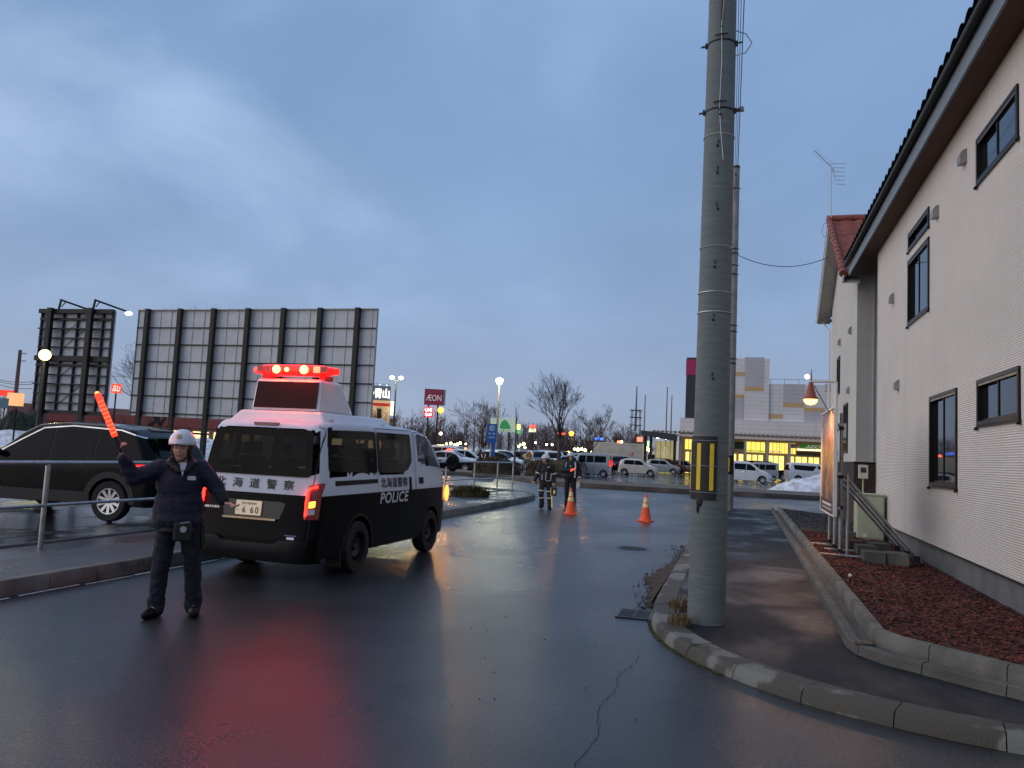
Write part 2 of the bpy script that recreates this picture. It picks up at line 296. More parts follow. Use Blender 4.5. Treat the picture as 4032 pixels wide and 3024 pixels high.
# ------------------------------------------------------------------ ground, road, pavements
def resample(P, step):
    P = [Vector((*p, 0)) if len(p) == 2 else Vector(p) for p in P]; d = [0]
    for a, b in zip(P, P[1:]): d.append(d[-1] + (b - a).length)
    n = max(2, int(d[-1] / step)); out = []
    for i in range(n + 1):
        t = d[-1] * i / n; k = 0
        while k < len(d) - 2 and d[k + 1] < t: k += 1
        out.append(P[k].lerp(P[k + 1], (t - d[k]) / max(1e-9, d[k + 1] - d[k])))
    return out
def smooth_path(P, it=2):
    P = [Vector((*p, 0)) for p in P]
    for _ in range(it):
        Q = [P[0]]
        for a, b in zip(P, P[1:]): Q += [a.lerp(b, .25), a.lerp(b, .75)]
        P = Q + [P[-1]]
    return P
def kerb(name, path, w, h, stone, z0=0, side=1, m=None, gap=.004, prof=None, sub=4, seed=0):
    """row of kerb stones; path is the outer foot line, the stone lies to the left (side=1) of the walking direction"""
    rnd = random.Random(seed); b = MB(); P = resample(path, stone / sub); prof = prof or [(0, 0), (.012, h * .85), (.03, h), (w - .01, h), (w, h - .01), (w, 0)]
    nrm = []
    for i in range(len(P)):
        t = (P[min(i + 1, len(P) - 1)] - P[max(i - 1, 0)]).normalized(); nrm.append(Vector((-t.y, t.x, 0)) * side)
    for i in range(0, len(P) - 1, sub):
        j = min(i + sub, len(P) - 1); vs = []; fs = []; k = len(prof); dz = rnd.uniform(-.004, .004)
        for q in range(i, j + 1):
            p = P[q].copy()
            if q == i: p += (P[q + 1] - P[q]).normalized() * gap
            if q == j: p -= (P[q] - P[q - 1]).normalized() * gap
            vs += [tuple(p + nrm[q] * a + Vector((0, 0, z0 + c + dz))) for a, c in prof]
        for q in range(j - i):
            for a in range(k): fs.append((q * k + a, q * k + (a + 1) % k, (q + 1) * k + (a + 1) % k, (q + 1) * k + a))
        fs.append(tuple(range(k))); fs.append(tuple((j - i) * k + a for a in range(k))[::-1]); b.add((vs, fs))
    o = b.build(name, m or conc, None, 35); bmesh_fix(o); return struct(o)
def bmesh_fix(o):
    bm = bmesh.new(); bm.from_mesh(o.data); bmesh.ops.recalc_face_normals(bm, faces=bm.faces); bm.to_mesh(o.data); bm.free()
def sheet(name, poly, z, m, thick=.0):
    b = MB(); b.add(prism(poly, z - thick, z) if thick else ([(x, y, z) for x, y in poly], [tuple(range(len(poly)))])); o = b.build(name, m); bmesh_fix(o); return struct(o)
gnd = MB(); gnd.add(([(-1500, -60, -.012), (1500, -60, -.012), (1500, 1600, -.012), (-1500, 1600, -.012)], [(0, 1, 2, 3)])); struct(gnd.build('ground', lot_m))
sheet('road', [(-7.2, -30), (14, -30), (14, 6.2), (-.4, 8), (-.8, 27.8), (40, 27.8), (40, 41.5), (-60, 46.5), (-60, 29), (-7.2, 29)], 0, road_m)
# left pavement with kerb, car park behind it
LK_ = [(-6.86, -12), (-6.86, 9), (-6.80, 16), (-6.78, 22), (-6.85, 26), (-7.2, 28.2), (-8.4, 29.8), (-11, 30.6), (-40, 30.6)]
lk = smooth_path(LK_, 2)
kerb('kerb_left', lk, .16, .16, .62, 0, 1, conc, seed=2)
struct(sheet('pavement_left', [(-8.72, -12)] + [(-7.01, -12), (-7.01, 9), (-6.95, 16), (-6.93, 22), (-7.0, 26), (-7.35, 28.0), (-8.5, 29.6), (-8.72, 29.7)], .145, walk2_m, .14))
struct(sheet('parking_lot_left', [(-70, -12), (-8.72, -12), (-8.72, 29.7), (-11, 30.45), (-70, 30.45)], .10, lot_m, .09))
kerb('edge_strip_left', [(-8.80, -12), (-8.80, 29.6)], .09, .165, 1.0, 0, 1, conc_d, seed=5)
b = MB(); rnd = random.Random(4)
y = 3.0
while y < 12.6:                                       # worn white edge line along the kerb
    l = rnd.uniform(.5, 1.6); x0 = -6.80 + .04 * math.sin(y * 2); wv = rnd.uniform(.025, .06); b.add(([(x0, y, .004), (x0 + wv, y, .004), (x0 + wv * .8, y + l, .004), (x0, y + l, .004)], [(0, 1, 2, 3)])); y += l + rnd.uniform(.0, .15)
struct(b.build('road_edge_line', mat('worn_white_paint', (.45, .46, .46), .6, var=.4, vscale=30)))
# right pavement
RK = [(40, 4.6), (8, 5.05), (3.0, 5.33), (1.68, 5.50), (1.15, 5.62), (.49, 5.93), (-.1, 6.45), (-.51, 7.02), (-.80, 7.75), (-.92, 8.8), (-.95, 11.5), (-.95, 24), (-.95, 27.6)]
kp = mat('kerb_drying_concrete', (.135, .145, .13), .7, vscale=1.7, bump=.4, bscale=70, col2=(.060, .057, .045)); kr = [n_ for n_ in kp.node_tree.nodes if n_.type == 'VALTORGB'][0].color_ramp; kr.elements[0].position = .50; kr.elements[1].position = .54
rk = smooth_path(RK, 2); kerb('kerb_right', rk, .25, .10, .62, 0, -1, kp, prof=[(0, 0), (.02, .07), (.05, .10), (.24, .112), (.25, .10), (.25, 0)], seed=3)
struct(sheet('pavement_right', [(40, 4.85), (8, 5.30), (3.0, 5.58), (1.72, 5.75), (1.22, 5.86), (.62, 6.15), (.10, 6.60), (-.28, 7.12), (-.55, 7.80), (-.67, 8.8), (-.70, 11.5), (-.70, 27.6), (.95, 28.4), (.93, 8), (.95, 7.2), (40, -6)][::-1], .10, walk_m, .095))
GI = [(.955, 28.3), (.94, 15), (.90, 7.42), (1.00, 7.12), (1.92, 6.36), (9, .5)]
kerb('garden_kerb_outer', GI, .11, .085, .6, .10, 1, conc_d, sub=2, seed=6)
GJ = [(1.14, 27.5), (1.13, 15), (1.12, 7.55), (1.22, 7.38), (2.05, 6.58), (9.2, .9)]
kerb('garden_kerb_inner', GJ, .11, .17, .6, .10, 1, conc, sub=2, seed=7)
struct(sheet('gutter_bed', [(1.0, 27.6), (1.02, 7.5), (1.1, 7.25), (9.05, .7), (9.25, 1.0), (1.25, 7.5), (1.2, 27.5)][::-1], .135, conc_d))
# far side of the cross street: verge with a dark kerb, car park of the mall behind
VK = [(-60, 50.3), (-24, 49), (-17.5, 47.2), (-13.8, 45.4), (-11.6, 42.6), (-10.2, 40.4), (-8.4, 39.7), (-3, 39.8), (3.4, 41.4), (40, 47)]
kerb('kerb_far', smooth_path(VK, 2), .2, .22, 1.5, 0, 1, mat('dark_kerb', (.045, .043, .04), .7), seed=8)
struct(sheet('verge', VK + [(40, 52), (4, 47.6), (-8, 46.5), (-13.5, 50.5), (-24, 53), (-60, 55)], .20, mat('verge_soil', (.13, .105, .085), .9, var=.35, vscale=1.2, bump=.4), .19))
# parking bay lines
b = MB()
for x, y0, y1 in [(1.6, 60, 74), (-6.2, 62, 70), (-14.5, 60, 72), (-22, 60, 66), (5.2, 62, 80)]: b.add(([(x, y0, .004), (x + .13, y0, .004), (x + .13 - .6, y1, .004), (x - .6, y1, .004)], [(0, 1, 2, 3)]))
for x, y in [(-3.6, 66), (-1.9, 70), (-4.5, 58)]: b.add(([(x, y, .004), (x + .12, y, .004), (x + .35, y + 2, .004), (x + .2, y + 2, .004)], [(0, 1, 2, 3)]))
struct(b.build('parking_markings', mat('faded_white_paint', (.32, .33, .34), .7, var=.3)))
# crack and patch seams in the road / pavement
def crack(name, pts, wd, z, seed):
    rnd = random.Random(seed); P = resample([(*p, 0) for p in pts], .05); vs = []; fs = []
    for i, p in enumerate(P):
        o = rnd.uniform(-.012, .012) + .02 * math.sin(i * .35); k = wd * rnd.uniform(.3, 1.2); vs += [(p.x + o - k, p.y, z), (p.x + o + k, p.y, z)]
        if i: fs.append((2 * i - 2, 2 * i - 1, 2 * i + 1, 2 * i))
    return struct(MB().add((vs, fs)).build(name, mat(name, (.006, .006, .007), .9)))
crack('road_crack', [(-.80, 6.8), (-.86, 5.5), (-.80, 4.7), (-.78, 3.2)], .0024, .004, 1)
crack('pavement_seam', [(-.15, 8.45), (.09, 8.5), (.14, 8.0), (.2, 7.5)], .004, .104, 2)
# dirt drift along the right kerb
b = MB(); rnd = random.Random(9); D = [(-.95, 15.2), (-1.0, 13.6), (-1.12, 12.2), (-1.26, 11.1), (-1.12, 10.3), (-1.0, 9.3), (-.93, 8.9)]
P = resample([(*p, 0) for p in D], .06); vs = []; fs = []
for i, p in enumerate(P):
    e = p.x + rnd.uniform(-.05, .05); vs += [(e, p.y, .0015), ((e - .945) / 2, p.y, .018 + rnd.uniform(0, .02)), (-.944, p.y, .04 + rnd.uniform(0, .015))]
    if i: fs += [(3 * i - 3, 3 * i - 2, 3 * i + 1, 3 * i), (3 * i - 2, 3 * i - 1, 3 * i + 2, 3 * i + 1)]
tag(b.add((vs, fs)).build('dirt_drift', dirt_m, None, 60), kind='stuff')
def scatter(name, m, n, fn, size, seed, flat=.35, kind='stuff'):
    rnd = random.Random(seed); b = MB()
    for _ in range(n):
        x, y, z = fn(rnd); s = size * rnd.uniform(.4, 1.3); T = Matrix.Translation((x, y, z)) @ Matrix.Rotation(rnd.uniform(0, 6.3), 4, 'Z') @ Matrix.Rotation(rnd.uniform(-.5, .5), 4, 'X') @ Matrix.Rotation(rnd.uniform(-.5, .5), 4, 'Y')
        b.add(box((0, 0, 0), (s, s * rnd.uniform(.3, .6), s * flat * rnd.uniform(.3, 1))), 0, T)
    return tag(b.build(name, m), kind=kind)
def island(m, lo, hi):
    t, n, L = tree_of(m); g = n.new('ShaderNodeNewGeometry'); r = n.new('ShaderNodeMapRange'); L(g.outputs['Random Per Island'], r.inputs[0]); r.inputs[3].default_value = lo; r.inputs[4].default_value = hi
    s = n.new('ShaderNodeVectorMath'); s.operation = 'SCALE'; L(n[m['rp']].outputs[0], s.inputs[0]); L(r.outputs[0], s.inputs['Scale']); L(s.outputs[0], n['Principled BSDF'].inputs['Base Color']); return m
chip_m = island(mat('mulch_chips', (.072, .017, .012), .9, var=.3, vscale=20), .35, 2.1)
stone_m = island(mat('gravel_stones', (.045, .046, .05), .85, var=.3, vscale=20), .4, 2.0)
dirtc_m = island(mat('grit', (.05, .04, .032), .9), .4, 2)
def kx(y): return 1.22 if y > 7.5 else 1.24 + (7.5 - y) * 1.12
def bed(x, y): return .245 - .12 * max(0, min(1, (x - 1.2) / 1.75)) + .018 * noise.noise(Vector((x * 3, y * 3, 0)))
def grid(name, x0f, x1, y0, y1, nx, ny, m):
    vs = []; fs = []
    for j in range(ny + 1):
        y = y0 + (y1 - y0) * j / ny; a = x0f(y)
        for i in range(nx + 1): x = a + (x1 - a) * i / nx; vs.append((x, y, bed(x, y)))
    for j in range(ny):
        for i in range(nx): q = j * (nx + 1) + i; fs.append((q, q + 1, q + nx + 2, q + nx + 1))
    return tag(MB().add((vs, fs)).build(name, m, None, 60), kind='stuff')
grid('mulch_bed', kx, 3.02, 5.95, 18.6, 20, 130, mulch_m); grid('gravel_bed', kx, 3.4, 18.64, 27.2, 20, 60, gravel_m)
def pm(r):
    while 1:
        y = 6.0 + 12.5 * r.random() ** 1.5; x = r.uniform(kx(y) + .02, 2.98)
        if x < 2.98: return x, y, bed(x, y) + .008
scatter('mulch_chips', chip_m, 9000, pm, .05, 11, .25)
def pg(r): y = r.uniform(18.7, 26.5); x = r.uniform(1.26, 3.2); return x, y, bed(x, y) + .006
scatter('gravel_stones', stone_m, 2500, pg, .045, 12, .7)
def pd(r): y = 8.6 + 7 * r.random(); return -.95 - abs(r.gauss(0, .12 + .06 * math.sin(y * 1.3))), y, .01
scatter('grit_on_road', dirtc_m, 520, pd, .022, 13, .6)
tag(MB().add(bx(1.24, 3.0, 18.58, 18.66, .1, .27)).build('timber_edging', conc_d), 'low concrete edging between the red mulch and the dark gravel', 'edging')
# loose bits on the road
def pl(r): return r.uniform(-2.4, -.6), r.uniform(4.2, 8.2), .006
scatter('road_grit', dirtc_m, 34, pl, .010, 14, .7)
# snow piles
def heap(name, cx, cy, rx, ry, h, seed, z=0, n=44, amp=.18, sharp=1.2):
    vs = []; fs = []
    for j in range(n + 1):
        for i in range(n + 1):
            u = -1 + 2 * i / n; v = -1 + 2 * j / n; d = math.hypot(u, v); k = max(0, 1 - d ** sharp)
            x = cx + u * rx; y = cy + v * ry; nn = noise.noise(Vector((x * .55 + seed, y * .55, 0))) + .5 * noise.noise(Vector((x * 1.7 + seed, y * 1.7, 3))) + .25 * noise.noise(Vector((x * 5, y * 5, seed)))
            vs.append((x, y, z - .05 + h * k * (1 + amp * 2 * nn) + (.05 * nn if k > 0 else 0)))
    for j in range(n):
        for i in range(n): q = j * (n + 1) + i; fs.append((q, q + 1, q + n + 2, q + n + 1))
    return tag(MB().add((vs, fs)).build(name, snow_m, None, 60), kind='stuff')
heap('snow', 6.7, 49.6, 5.2, 2.4, 1.95, 3, .15)
heap('snow_left', -48, 52, 26, 6, 1.9, 7, .0)
heap('snow_left_heap', -14.9, 24.0, 3.0, 2.6, 2.5, 12, .08, amp=.10)
heap('snow_strip', -36, 44, 10, 2.4, .8, 5, .0)
# manhole, drain, cap
def manhole(x, y, z, r, lab, name='manhole_cover'):
    b = MB().add(lathe([(r, -.01), (r, .004), (r * .94, .006), (r * .92, .002), (r * .86, .002), (r * .84, .006), (0, .006)], 32)); 
    for k in range(-5, 6): q = k * r * .15; l = math.sqrt(max(0, (r * .8) ** 2 - q * q)); b.add(bx(-l, l, q - .008, q + .008, .004, .010))
    return tag(b.build(name, mat('cast_iron', (.05, .05, .052), .35, .7, var=.3, bump=.3), None, 40, (x, y, z)), lab, 'manhole cover')
manhole(-1.88, 14.5, .001, .31, 'round iron manhole cover in the wet road beyond the drain grate')
manhole(.25, 19.3, .102, .26, 'round iron cover set in the right pavement beyond the big pole')
manhole(1.03, 7.33, .19, .085, 'small pale round cap on the corner of the garden kerb', 'pipe_cap')
g = empty('drain_grate', (-1.05, 8.47, .002), R(2), 'rectangular iron drain grate beside the curved kerb', 'drain')
b = MB().add(bx(-.18, .18, -.23, -.2, 0, .012)).add(bx(-.18, .18, .2, .23, 0, .012)).add(bx(-.18, -.155, -.2, .2, 0, .012)).add(bx(.155, .18, -.2, .2, 0, .012)); b.build('frame', MATS['cast_iron'], g)
b = MB()
for k in range(9): b.add(bx(-.155, .155, -.19 + k * .047, -.172 + k * .047, .001, .014))
b.add(bx(-.012, .012, -.2, .2, 0, .012)); b.build('grate_bars', MATS['cast_iron'], g); MB().add(bx(-.155, .155, -.2, .2, -.002, .0015)).build('shaft', black_m, g)
# dry grass tufts
def tuft(x, y, z, r, h, n, seed, lab, m=dgrass_m, name='dry_grass_tuft', cat='grass tuft', grp=None):
    rnd = random.Random(seed); vs = []; fs = []
    for _ in range(n):
        a = rnd.uniform(0, 6.3); q = r * rnd.random() ** .5; px, py = q * math.cos(a), q * math.sin(a); l = h * rnd.uniform(.3, 1.15) * (1 - .55 * (q / r) ** 2); lean = rnd.uniform(.1, .9); wv = max(.0035, h * .028 if h > .3 else 0)
        dx, dy = math.cos(a + rnd.uniform(-1, 1)) * lean * l, math.sin(a + rnd.uniform(-1, 1)) * lean * l; k = len(vs); s = Vector((-dy, dx, 0)); s = s.normalized() * wv if s.length > 0 else Vector((wv, 0, 0))
        vs += [(px - s.x, py - s.y, 0), (px + s.x, py + s.y, 0), (px + dx * .5 + s.x, py + dy * .5 + s.y, l * .75), (px + dx * .5 - s.x, py + dy * .5 - s.y, l * .75), (px + dx, py + dy, l * .9)]
        fs += [(k, k + 1, k + 2, k + 3), (k + 3, k + 2, k + 4)]
    return tag(MB().add((vs, fs)).build(name, m, None, 0, (x, y, z)), lab, cat, grp)
tuft(-.60, 8.55, .10, .10, .16, 160, 1, 'dry straw tuft on the kerb left of the big pole base')
tuft(-.53, 7.70, .10, .11, .16, 220, 2, 'dry straw clump on the kerb corner just in front of the big pole')
b = MB(); rnd = random.Random(5); MP = [q for q in resample([tuple(q) for q in rk], .02) if 6.5 < q.y < 8.3 and q.x < 0]
for k in range(420): q = rnd.choice(MP); x, y = q.x + rnd.gauss(-.008, .010), q.y + rnd.gauss(-.006, .010); b.add(sphere((x, y, .004), (.010, .012, .007), 5, 3))
tag(b.build('moss', mat('moss', (.04, .05, .012), .95, var=.4)), kind='stuff')
# ------------------------------------------------------------------ house beside the pavement
def wall_holes(plane_x, y0, y1, z0, z1, holes, depth=.14):
    """wall facing -X with real openings and reveals"""
    ys = sorted({y0, y1, *[h[0] for h in holes], *[h[1] for h in holes]}); zs = sorted({z0, z1, *[h[2] for h in holes], *[h[3] for h in holes]}); b = MB()
    for a, c in zip(ys, ys[1:]):
        for d, e in zip(zs, zs[1:]):
            if any(h[0] <= a and c <= h[1] and h[2] <= d and e <= h[3] for h in holes): continue
            b.add(([(plane_x, a, d), (plane_x, c, d), (plane_x, c, e), (plane_x, a, e)], [(0, 3, 2, 1)]))
    for a, c, d, e in holes:
        X = plane_x + depth
        for q in ([(plane_x, a, d), (X, a, d), (X, a, e), (plane_x, a, e)], [(plane_x, c, e), (X, c, e), (X, c, d), (plane_x, c, d)], [(plane_x, a, e), (X, a, e), (X, c, e), (plane_x, c, e)], [(plane_x, c, d), (X, c, d), (X, a, d), (plane_x, a, d)]): b.add((q, [(0, 1, 2, 3)]))
    return b
W1 = (12.78, 14.50, 1.43, 2.90); W2 = (10.06, 11.73, 2.29, 2.90); U1 = (14.60, 16.36, 4.42, 5.68); U2 = (14.60, 16.34, 5.87, 6.21); U3 = (10.05, 11.73, 5.58, 6.22)
house = empty('house', (5, 12, 0), 0, 'large pale ribbed-siding house with dark tiled eave along the right edge', 'house')
def hp(o): o.matrix_parent_inverse = house.matrix_world.inverted() if 0 else Matrix.Translation((-5, -12, 0)); return o
def H_(b, n, m, sm=False, bevel=0): return hp(b.build(n, m, house, sm, None, bevel))
b = wall_holes(3.0, -3, 19.95, .47, 6.9, [W1, W2, U1, U2, U3]); H_(b, 'wall', side_m)
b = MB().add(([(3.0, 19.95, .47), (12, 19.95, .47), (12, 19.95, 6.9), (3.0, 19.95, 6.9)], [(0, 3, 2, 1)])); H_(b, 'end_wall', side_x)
H_(MB().add(bx(3.03, 11.9, -2.9, 19.9, 0, .47)).add(bx(3.005, 3.03, -2.9, 19.9, .44, .468)), 'foundation', found_m)
H_(MB().add(bx(2.985, 3.002, -3, 19.96, .455, .475)), 'base_flashing', frame_m)
js_ = mat('joint_sealant', (.42, .40, .37), .6); H_(MB().add(bx(2.9985, 3.001, 16.60, 16.612, .48, 6.79)), 'panel_joint', js_); H_(MB().add(bx(2.9985, 3.001, 9.2, 9.212, .48, 6.79)), 'panel_joint', js_); H_(MB().add(bx(2.992, 3.06, 19.93, 19.985, .475, 6.79)), 'corner_trim', mat('corner_trim', (.50, .47, .42), .7))
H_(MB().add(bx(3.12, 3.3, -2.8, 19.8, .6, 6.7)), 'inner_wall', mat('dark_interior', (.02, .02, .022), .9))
def window(h, nsash, nm='window', low=False, blind=False):
    y0, y1, z0, z1 = h; f = .055; X = 3.0
    b = MB()
    for a in (bx(X - .028, X + .09, y0, y0 + f, z0, z1), bx(X - .028, X + .09, y1 - f, y1, z0, z1), bx(X - .028, X + .09, y0 + f, y1 - f, z0, z0 + f), bx(X - .028, X + .09, y0 + f, y1 - f, z1 - f, z1)): b.add(a)
    o = H_(b, nm, frame_m, bevel=.004)
    def sub(bb, n, m): q = bb.build(n, m, o); return q
    sub(MB().add(bx(X - .03, X - .001, y0 - .02, y1 + .02, z0 - .022, z0 - .002)).add(bx(X - .05, X - .01, y0 - .02, y0 + .015, z0 - .06, z0 - .022)).add(bx(X - .05, X - .01, y1 - .015, y1 + .02, z0 - .06, z0 - .022)), 'sill', frame_m)
    ym = (y0 + y1) / 2 if nsash > 1 else y1
    if nsash == 2:
        s = MB()
        for a, c, xx in ((y0 + f, ym + .02, .012), (ym - .02, y1 - f, .038)):
            t = .032
            for q in (bx(X + xx - .012, X + xx + .012, a, a + t, z0 + f, z1 - f), bx(X + xx - .012, X + xx + .012, c - t, c, z0 + f, z1 - f), bx(X + xx - .012, X + xx + .012, a + t, c - t, z0 + f, z0 + f + t), bx(X + xx - .012, X + xx + .012, a + t, c - t, z1 - f - t, z1 - f)): s.add(q)
        sub(s, 'sash', frame_m)
    g = MB()
    if nsash == 2:
        g.add(([(X + .013, y0 + f, z0 + f), (X + .013, ym, z0 + f), (X + .013, ym, z1 - f), (X + .013, y0 + f, z1 - f)], [(0, 3, 2, 1)])).add(([(X + .039, ym, z0 + f), (X + .039, y1 - f, z0 + f), (X + .039, y1 - f, z1 - f), (X + .039, ym, z1 - f)], [(0, 3, 2, 1)]))
    else: g.add(([(X + .04, y0 + f, z0 + f), (X + .04, y1 - f, z0 + f), (X + .04, y1 - f, z1 - f), (X + .04, y0 + f, z1 - f)], [(0, 3, 2, 1)]))
    sub(g, 'glass', glass_m)
    sub(MB().add(bx(X - .02, X - .002, y0 + f, y1 - f, z1 - .085, z1 - .055)), 'head_trim', mat('bronze_trim', (.22, .16, .10), .35, .6) if 'bronze_trim' not in MATS else MATS['bronze_trim'])
for h, n in ((W1, 2), (W2, 2), (U1, 2), (U2, 1), (U3, 2)): window(h, n)
def vent(y, z, X=3.0, par=house, s=1, fix=hp):
    b = MB().add(prism([(0, -.10), (.09, -.10), (.09, .02), (.06, .08), (0, .11)], -.085, .085), 0, Matrix.Translation((X, y, z)) @ Matrix(((-s, 0, 0, 0), (0, 0, s, 0), (0, s, 0, 0), (0, 0, 0, 1))))
    o = b.build('vent_cover', vent_m, par, 60); bmesh_fix(o); fix(o); return o
for y, z in ((12.35, 6.21), (14.02, 5.92), (17.95, 5.28), (17.32, 3.37)): vent(y, z)
# eave: flat soffit, grey fascia, gutter, black pantile roof
H_(MB().add(bx(2.66, 9, -3, 22.3, 6.80, 6.83)), 'soffit', soffit_m)
H_(MB().add(bx(2.63, 2.66, -3, 22.33, 6.79, 7.08)).add(bx(2.66, 9, 22.3, 22.33, 6.79, 7.08)), 'fascia', fascia_m)
b = MB().add(tube([(2.56, -3, 7.10), (2.56, 22.4, 7.10)], .055, 10)); b.add(bx(2.55, 2.63, -3, 22.35, 7.10, 7.17)); H_(b, 'gutter', black_m, 40)
vs = []; fs = []; per = .36; ny = int(25.6 / per * 10); rows = 9
for j in range(ny + 1):
    y = -3 + 25.6 * j / ny; c = abs(math.sin(math.pi * y / per)); wv = .10 * c ** .8
    for i in range(rows):
        for q in (0, 1): x = 2.52 + i * .30 + q * .285; vs.append((x, y, 7.17 + (x - 2.52) * .42 + wv - (0 if q else 0) + .035 * (1 - q)))
k = rows * 2
for j in range(ny):
    for i in range(k - 1): q = j * k + i; fs.append((q, q + 1, q + k + 1, q + k))
H_(MB().add((vs, fs)), 'roof', tile_k, 60)
# ------------------------------------------------------------------ second house with red tiled gable
h2 = empty('house', (6.5, 27, 0), 0, 'white gabled house with red tiled roof behind the large house', 'house')
def hq(o): o.matrix_parent_inverse = Matrix.Translation((-6.5, -27, 0)); return o
def Q_(b, n, m, sm=False, fix=False):
    o = b.build(n, m, h2, sm)
    if fix: bmesh_fix(o)
    return hq(o)
Q_(MB().add(([(3, 23.5, 1.82), (3, 30.1, 1.82), (3, 30.1, 7.3), (3, 27.0, 9.35), (3, 23.5, 7.0)], [(0, 1, 2, 3, 4)])), 'wall', side_2)
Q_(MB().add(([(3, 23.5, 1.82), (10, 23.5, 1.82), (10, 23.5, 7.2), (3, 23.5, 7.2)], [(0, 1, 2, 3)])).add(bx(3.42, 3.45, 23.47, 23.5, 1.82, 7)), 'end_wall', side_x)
Q_(MB().add(bx(2.96, 10, 23.45, 30.15, 0, 1.80)), 'brick_base', dbrick); Q_(MB().add(bx(2.955, 10, 23.442, 23.449, 0, 1.80)), 'brick_base_end', dbrick_x)
Q_(MB().add(bx(2.94, 10.1, 23.42, 30.2, 1.80, 1.84)), 'base_coping', frame_m)
ap = (27.0, 9.72); ne = (22.9, 6.92); fe = (30.75, 7.12)
def slope(a, e, name, m, n=13):
    vs = []; fs = []; nx = 90
    for i in range(n + 1):
        for q in (0, 1):
            t = min(1, (i + q * .96) / (n + .001)); y = e[0] + (a[0] - e[0]) * t; z = e[1] + (a[1] - e[1]) * t
            for j in range(nx + 1): x = 2.52 + 8 * j / nx; vs.append((x, y, z + .05 * (1 - q) + .025 * math.sin(j * 2 * math.pi / 5)))
    k = nx + 1
    for r in range(2 * n + 1):
        for j in range(nx): fs.append((r * k + j, r * k + j + 1, (r + 1) * k + j + 1, (r + 1) * k + j))
    return Q_(MB().add((vs, fs)), name, m, 60)
slope(ap, ne, 'roof', tile_r); slope(ap, fe, 'roof', tile_r)
b = MB()
for k in range(15):      # rounded verge tiles
    t = k / 15; p = Vector((2.56, ne[0], ne[1] + .06)).lerp(Vector((2.56, ap[0], ap[1] + .06)), t); q = Vector((2.56, ne[0], ne[1] + .06)).lerp(Vector((2.56, ap[0], ap[1] + .06)), t + .075); b.add(tube([p, q], [.11, .09], 8))
b.add(tube([(2.5, ap[0], ap[1] + .07), (10.5, ap[0], ap[1] + .07)], .11, 8)); Q_(b, 'verge_tiles', tile_r, 50)
b = MB()
for e in (ne, fe): b.add(beam((2.56, e[0], e[1] - .11), (2.56, ap[0], ap[1] - .11), .05, .2))
Q_(b, 'bargeboard', whitep)
b = MB()
for e in (ne, fe): b.add(([(2.58, e[0], e[1] - .2), (3.0, e[0], e[1] - .2), (3.0, ap[0], ap[1] - .2), (2.58, ap[0], ap[1] - .2)], [(0, 1, 2, 3)]))
Q_(b, 'soffit', soff2_m)
b = MB().add(bx(2.5, 10.4, 30.75, 30.87, 7.0, 7.1)); b.add(tube([(2.75, 30.8, 7.02), (2.85, 30.5, 6.75), (2.93, 30.12, 6.55), (2.93, 30.12, .2)], .035, 8)); Q_(b, 'gutter_pipe', whitep, 40)
o = Q_(MB().add(bx(2.97, 3.02, 27.35, 28.1, 4.05, 5.3)), 'window', frame_m); g = MB().add(bx(2.963, 2.969, 27.42, 28.03, 4.12, 5.23)).build('glass', glass_m, o)
o = Q_(MB().add(bx(2.97, 3.02, 25.2, 26.2, 2.1, 3.6)), 'window', frame_m); g = MB().add(bx(2.963, 2.969, 25.27, 26.13, 2.17, 3.53)).build('glass', glass_m, o)
for y, z in ((27.4, 5.75), (24.7, 5.7), (25.0, 3.95)): vent(y, z, 3.0, h2, 1, hq)
Q_(MB().add(bx(6.6, 7.4, 31.2, 31.9, 0, 6)), 'chimney', dbrick) if 0 else None
# antenna on the gable
a = empty('antenna', (2.62, 26.9, 9.3), 0, 'television aerial on a mast at the red gable peak', 'antenna')
MB().add(tube([(0, 0, -.3), (-.02, 0, 2.25)], .018, 6)).add(tube([(-.02, -.0, .35), (-.22, 0, .3), (-.3, 0, .05), (-.22, 0, -.15), (0, 0, -.05)], .012, 5)).build('mast', steel, a, 40)
b = MB().add(tube([(-.02, 0, 2.25), (.12, .0, 1.75)], .012, 5))
for k in range(6): z = 2.3 - k * .14; b.add(tube([(-.06 + k * .03, -.05, z), (.42, .12, z + .03)], .008, 4))
b.build('element_array', steel, a); b = MB().add(tube([(-.55, -.1, 2.75), (-.02, 0, 2.2), (.08, .02, 2.05)], .012, 5))
for k in range(7): q = k / 6; b.add(tube([(-.55 + .5 * q - .1, -.12, 2.75 - .5 * q - .07), (-.55 + .5 * q + .1, -.08, 2.75 - .5 * q + .07)], .006, 4))
b.build('reflector', steel, a)
# ------------------------------------------------------------------ sign hoarding on scaffold pipes, with lamp
hb = empty('sign_board', (1.5, 14.6, .15), 0, 'poster board on scaffold pipes beside the pavement, seen nearly edge on', 'sign board')
def B_(b, n, m, par=hb, sm=40):
    o = b.build(n, m, par, sm); 
    if par is hb: o.matrix_parent_inverse = Matrix.Translation((-1.5, -14.6, -.15))
    return o
poster = mat('glossy_poster', (.42, .22, .10), .16, var=.5, vscale=1.4, spec=.7, col2=(.10, .06, .05))
B_(MB().add(bx(1.435, 1.455, 13.72, 15.85, .88, 2.62)), 'panel', poster)
B_(MB().add(bx(1.424, 1.434, 13.74, 15.83, .88, 1.10)), 'caption_band', mat('dark_caption', (.045, .03, .028), .3))
B_(MB().add(bx(1.42, 1.475, 13.69, 13.72, .86, 2.64)).add(bx(1.42, 1.475, 15.85, 15.88, .86, 2.64)).add(bx(1.42, 1.475, 13.72, 15.85, 2.62, 2.645)).add(bx(1.42, 1.475, 13.72, 15.85, .855, .88)), 'frame', whitep)
b = MB()
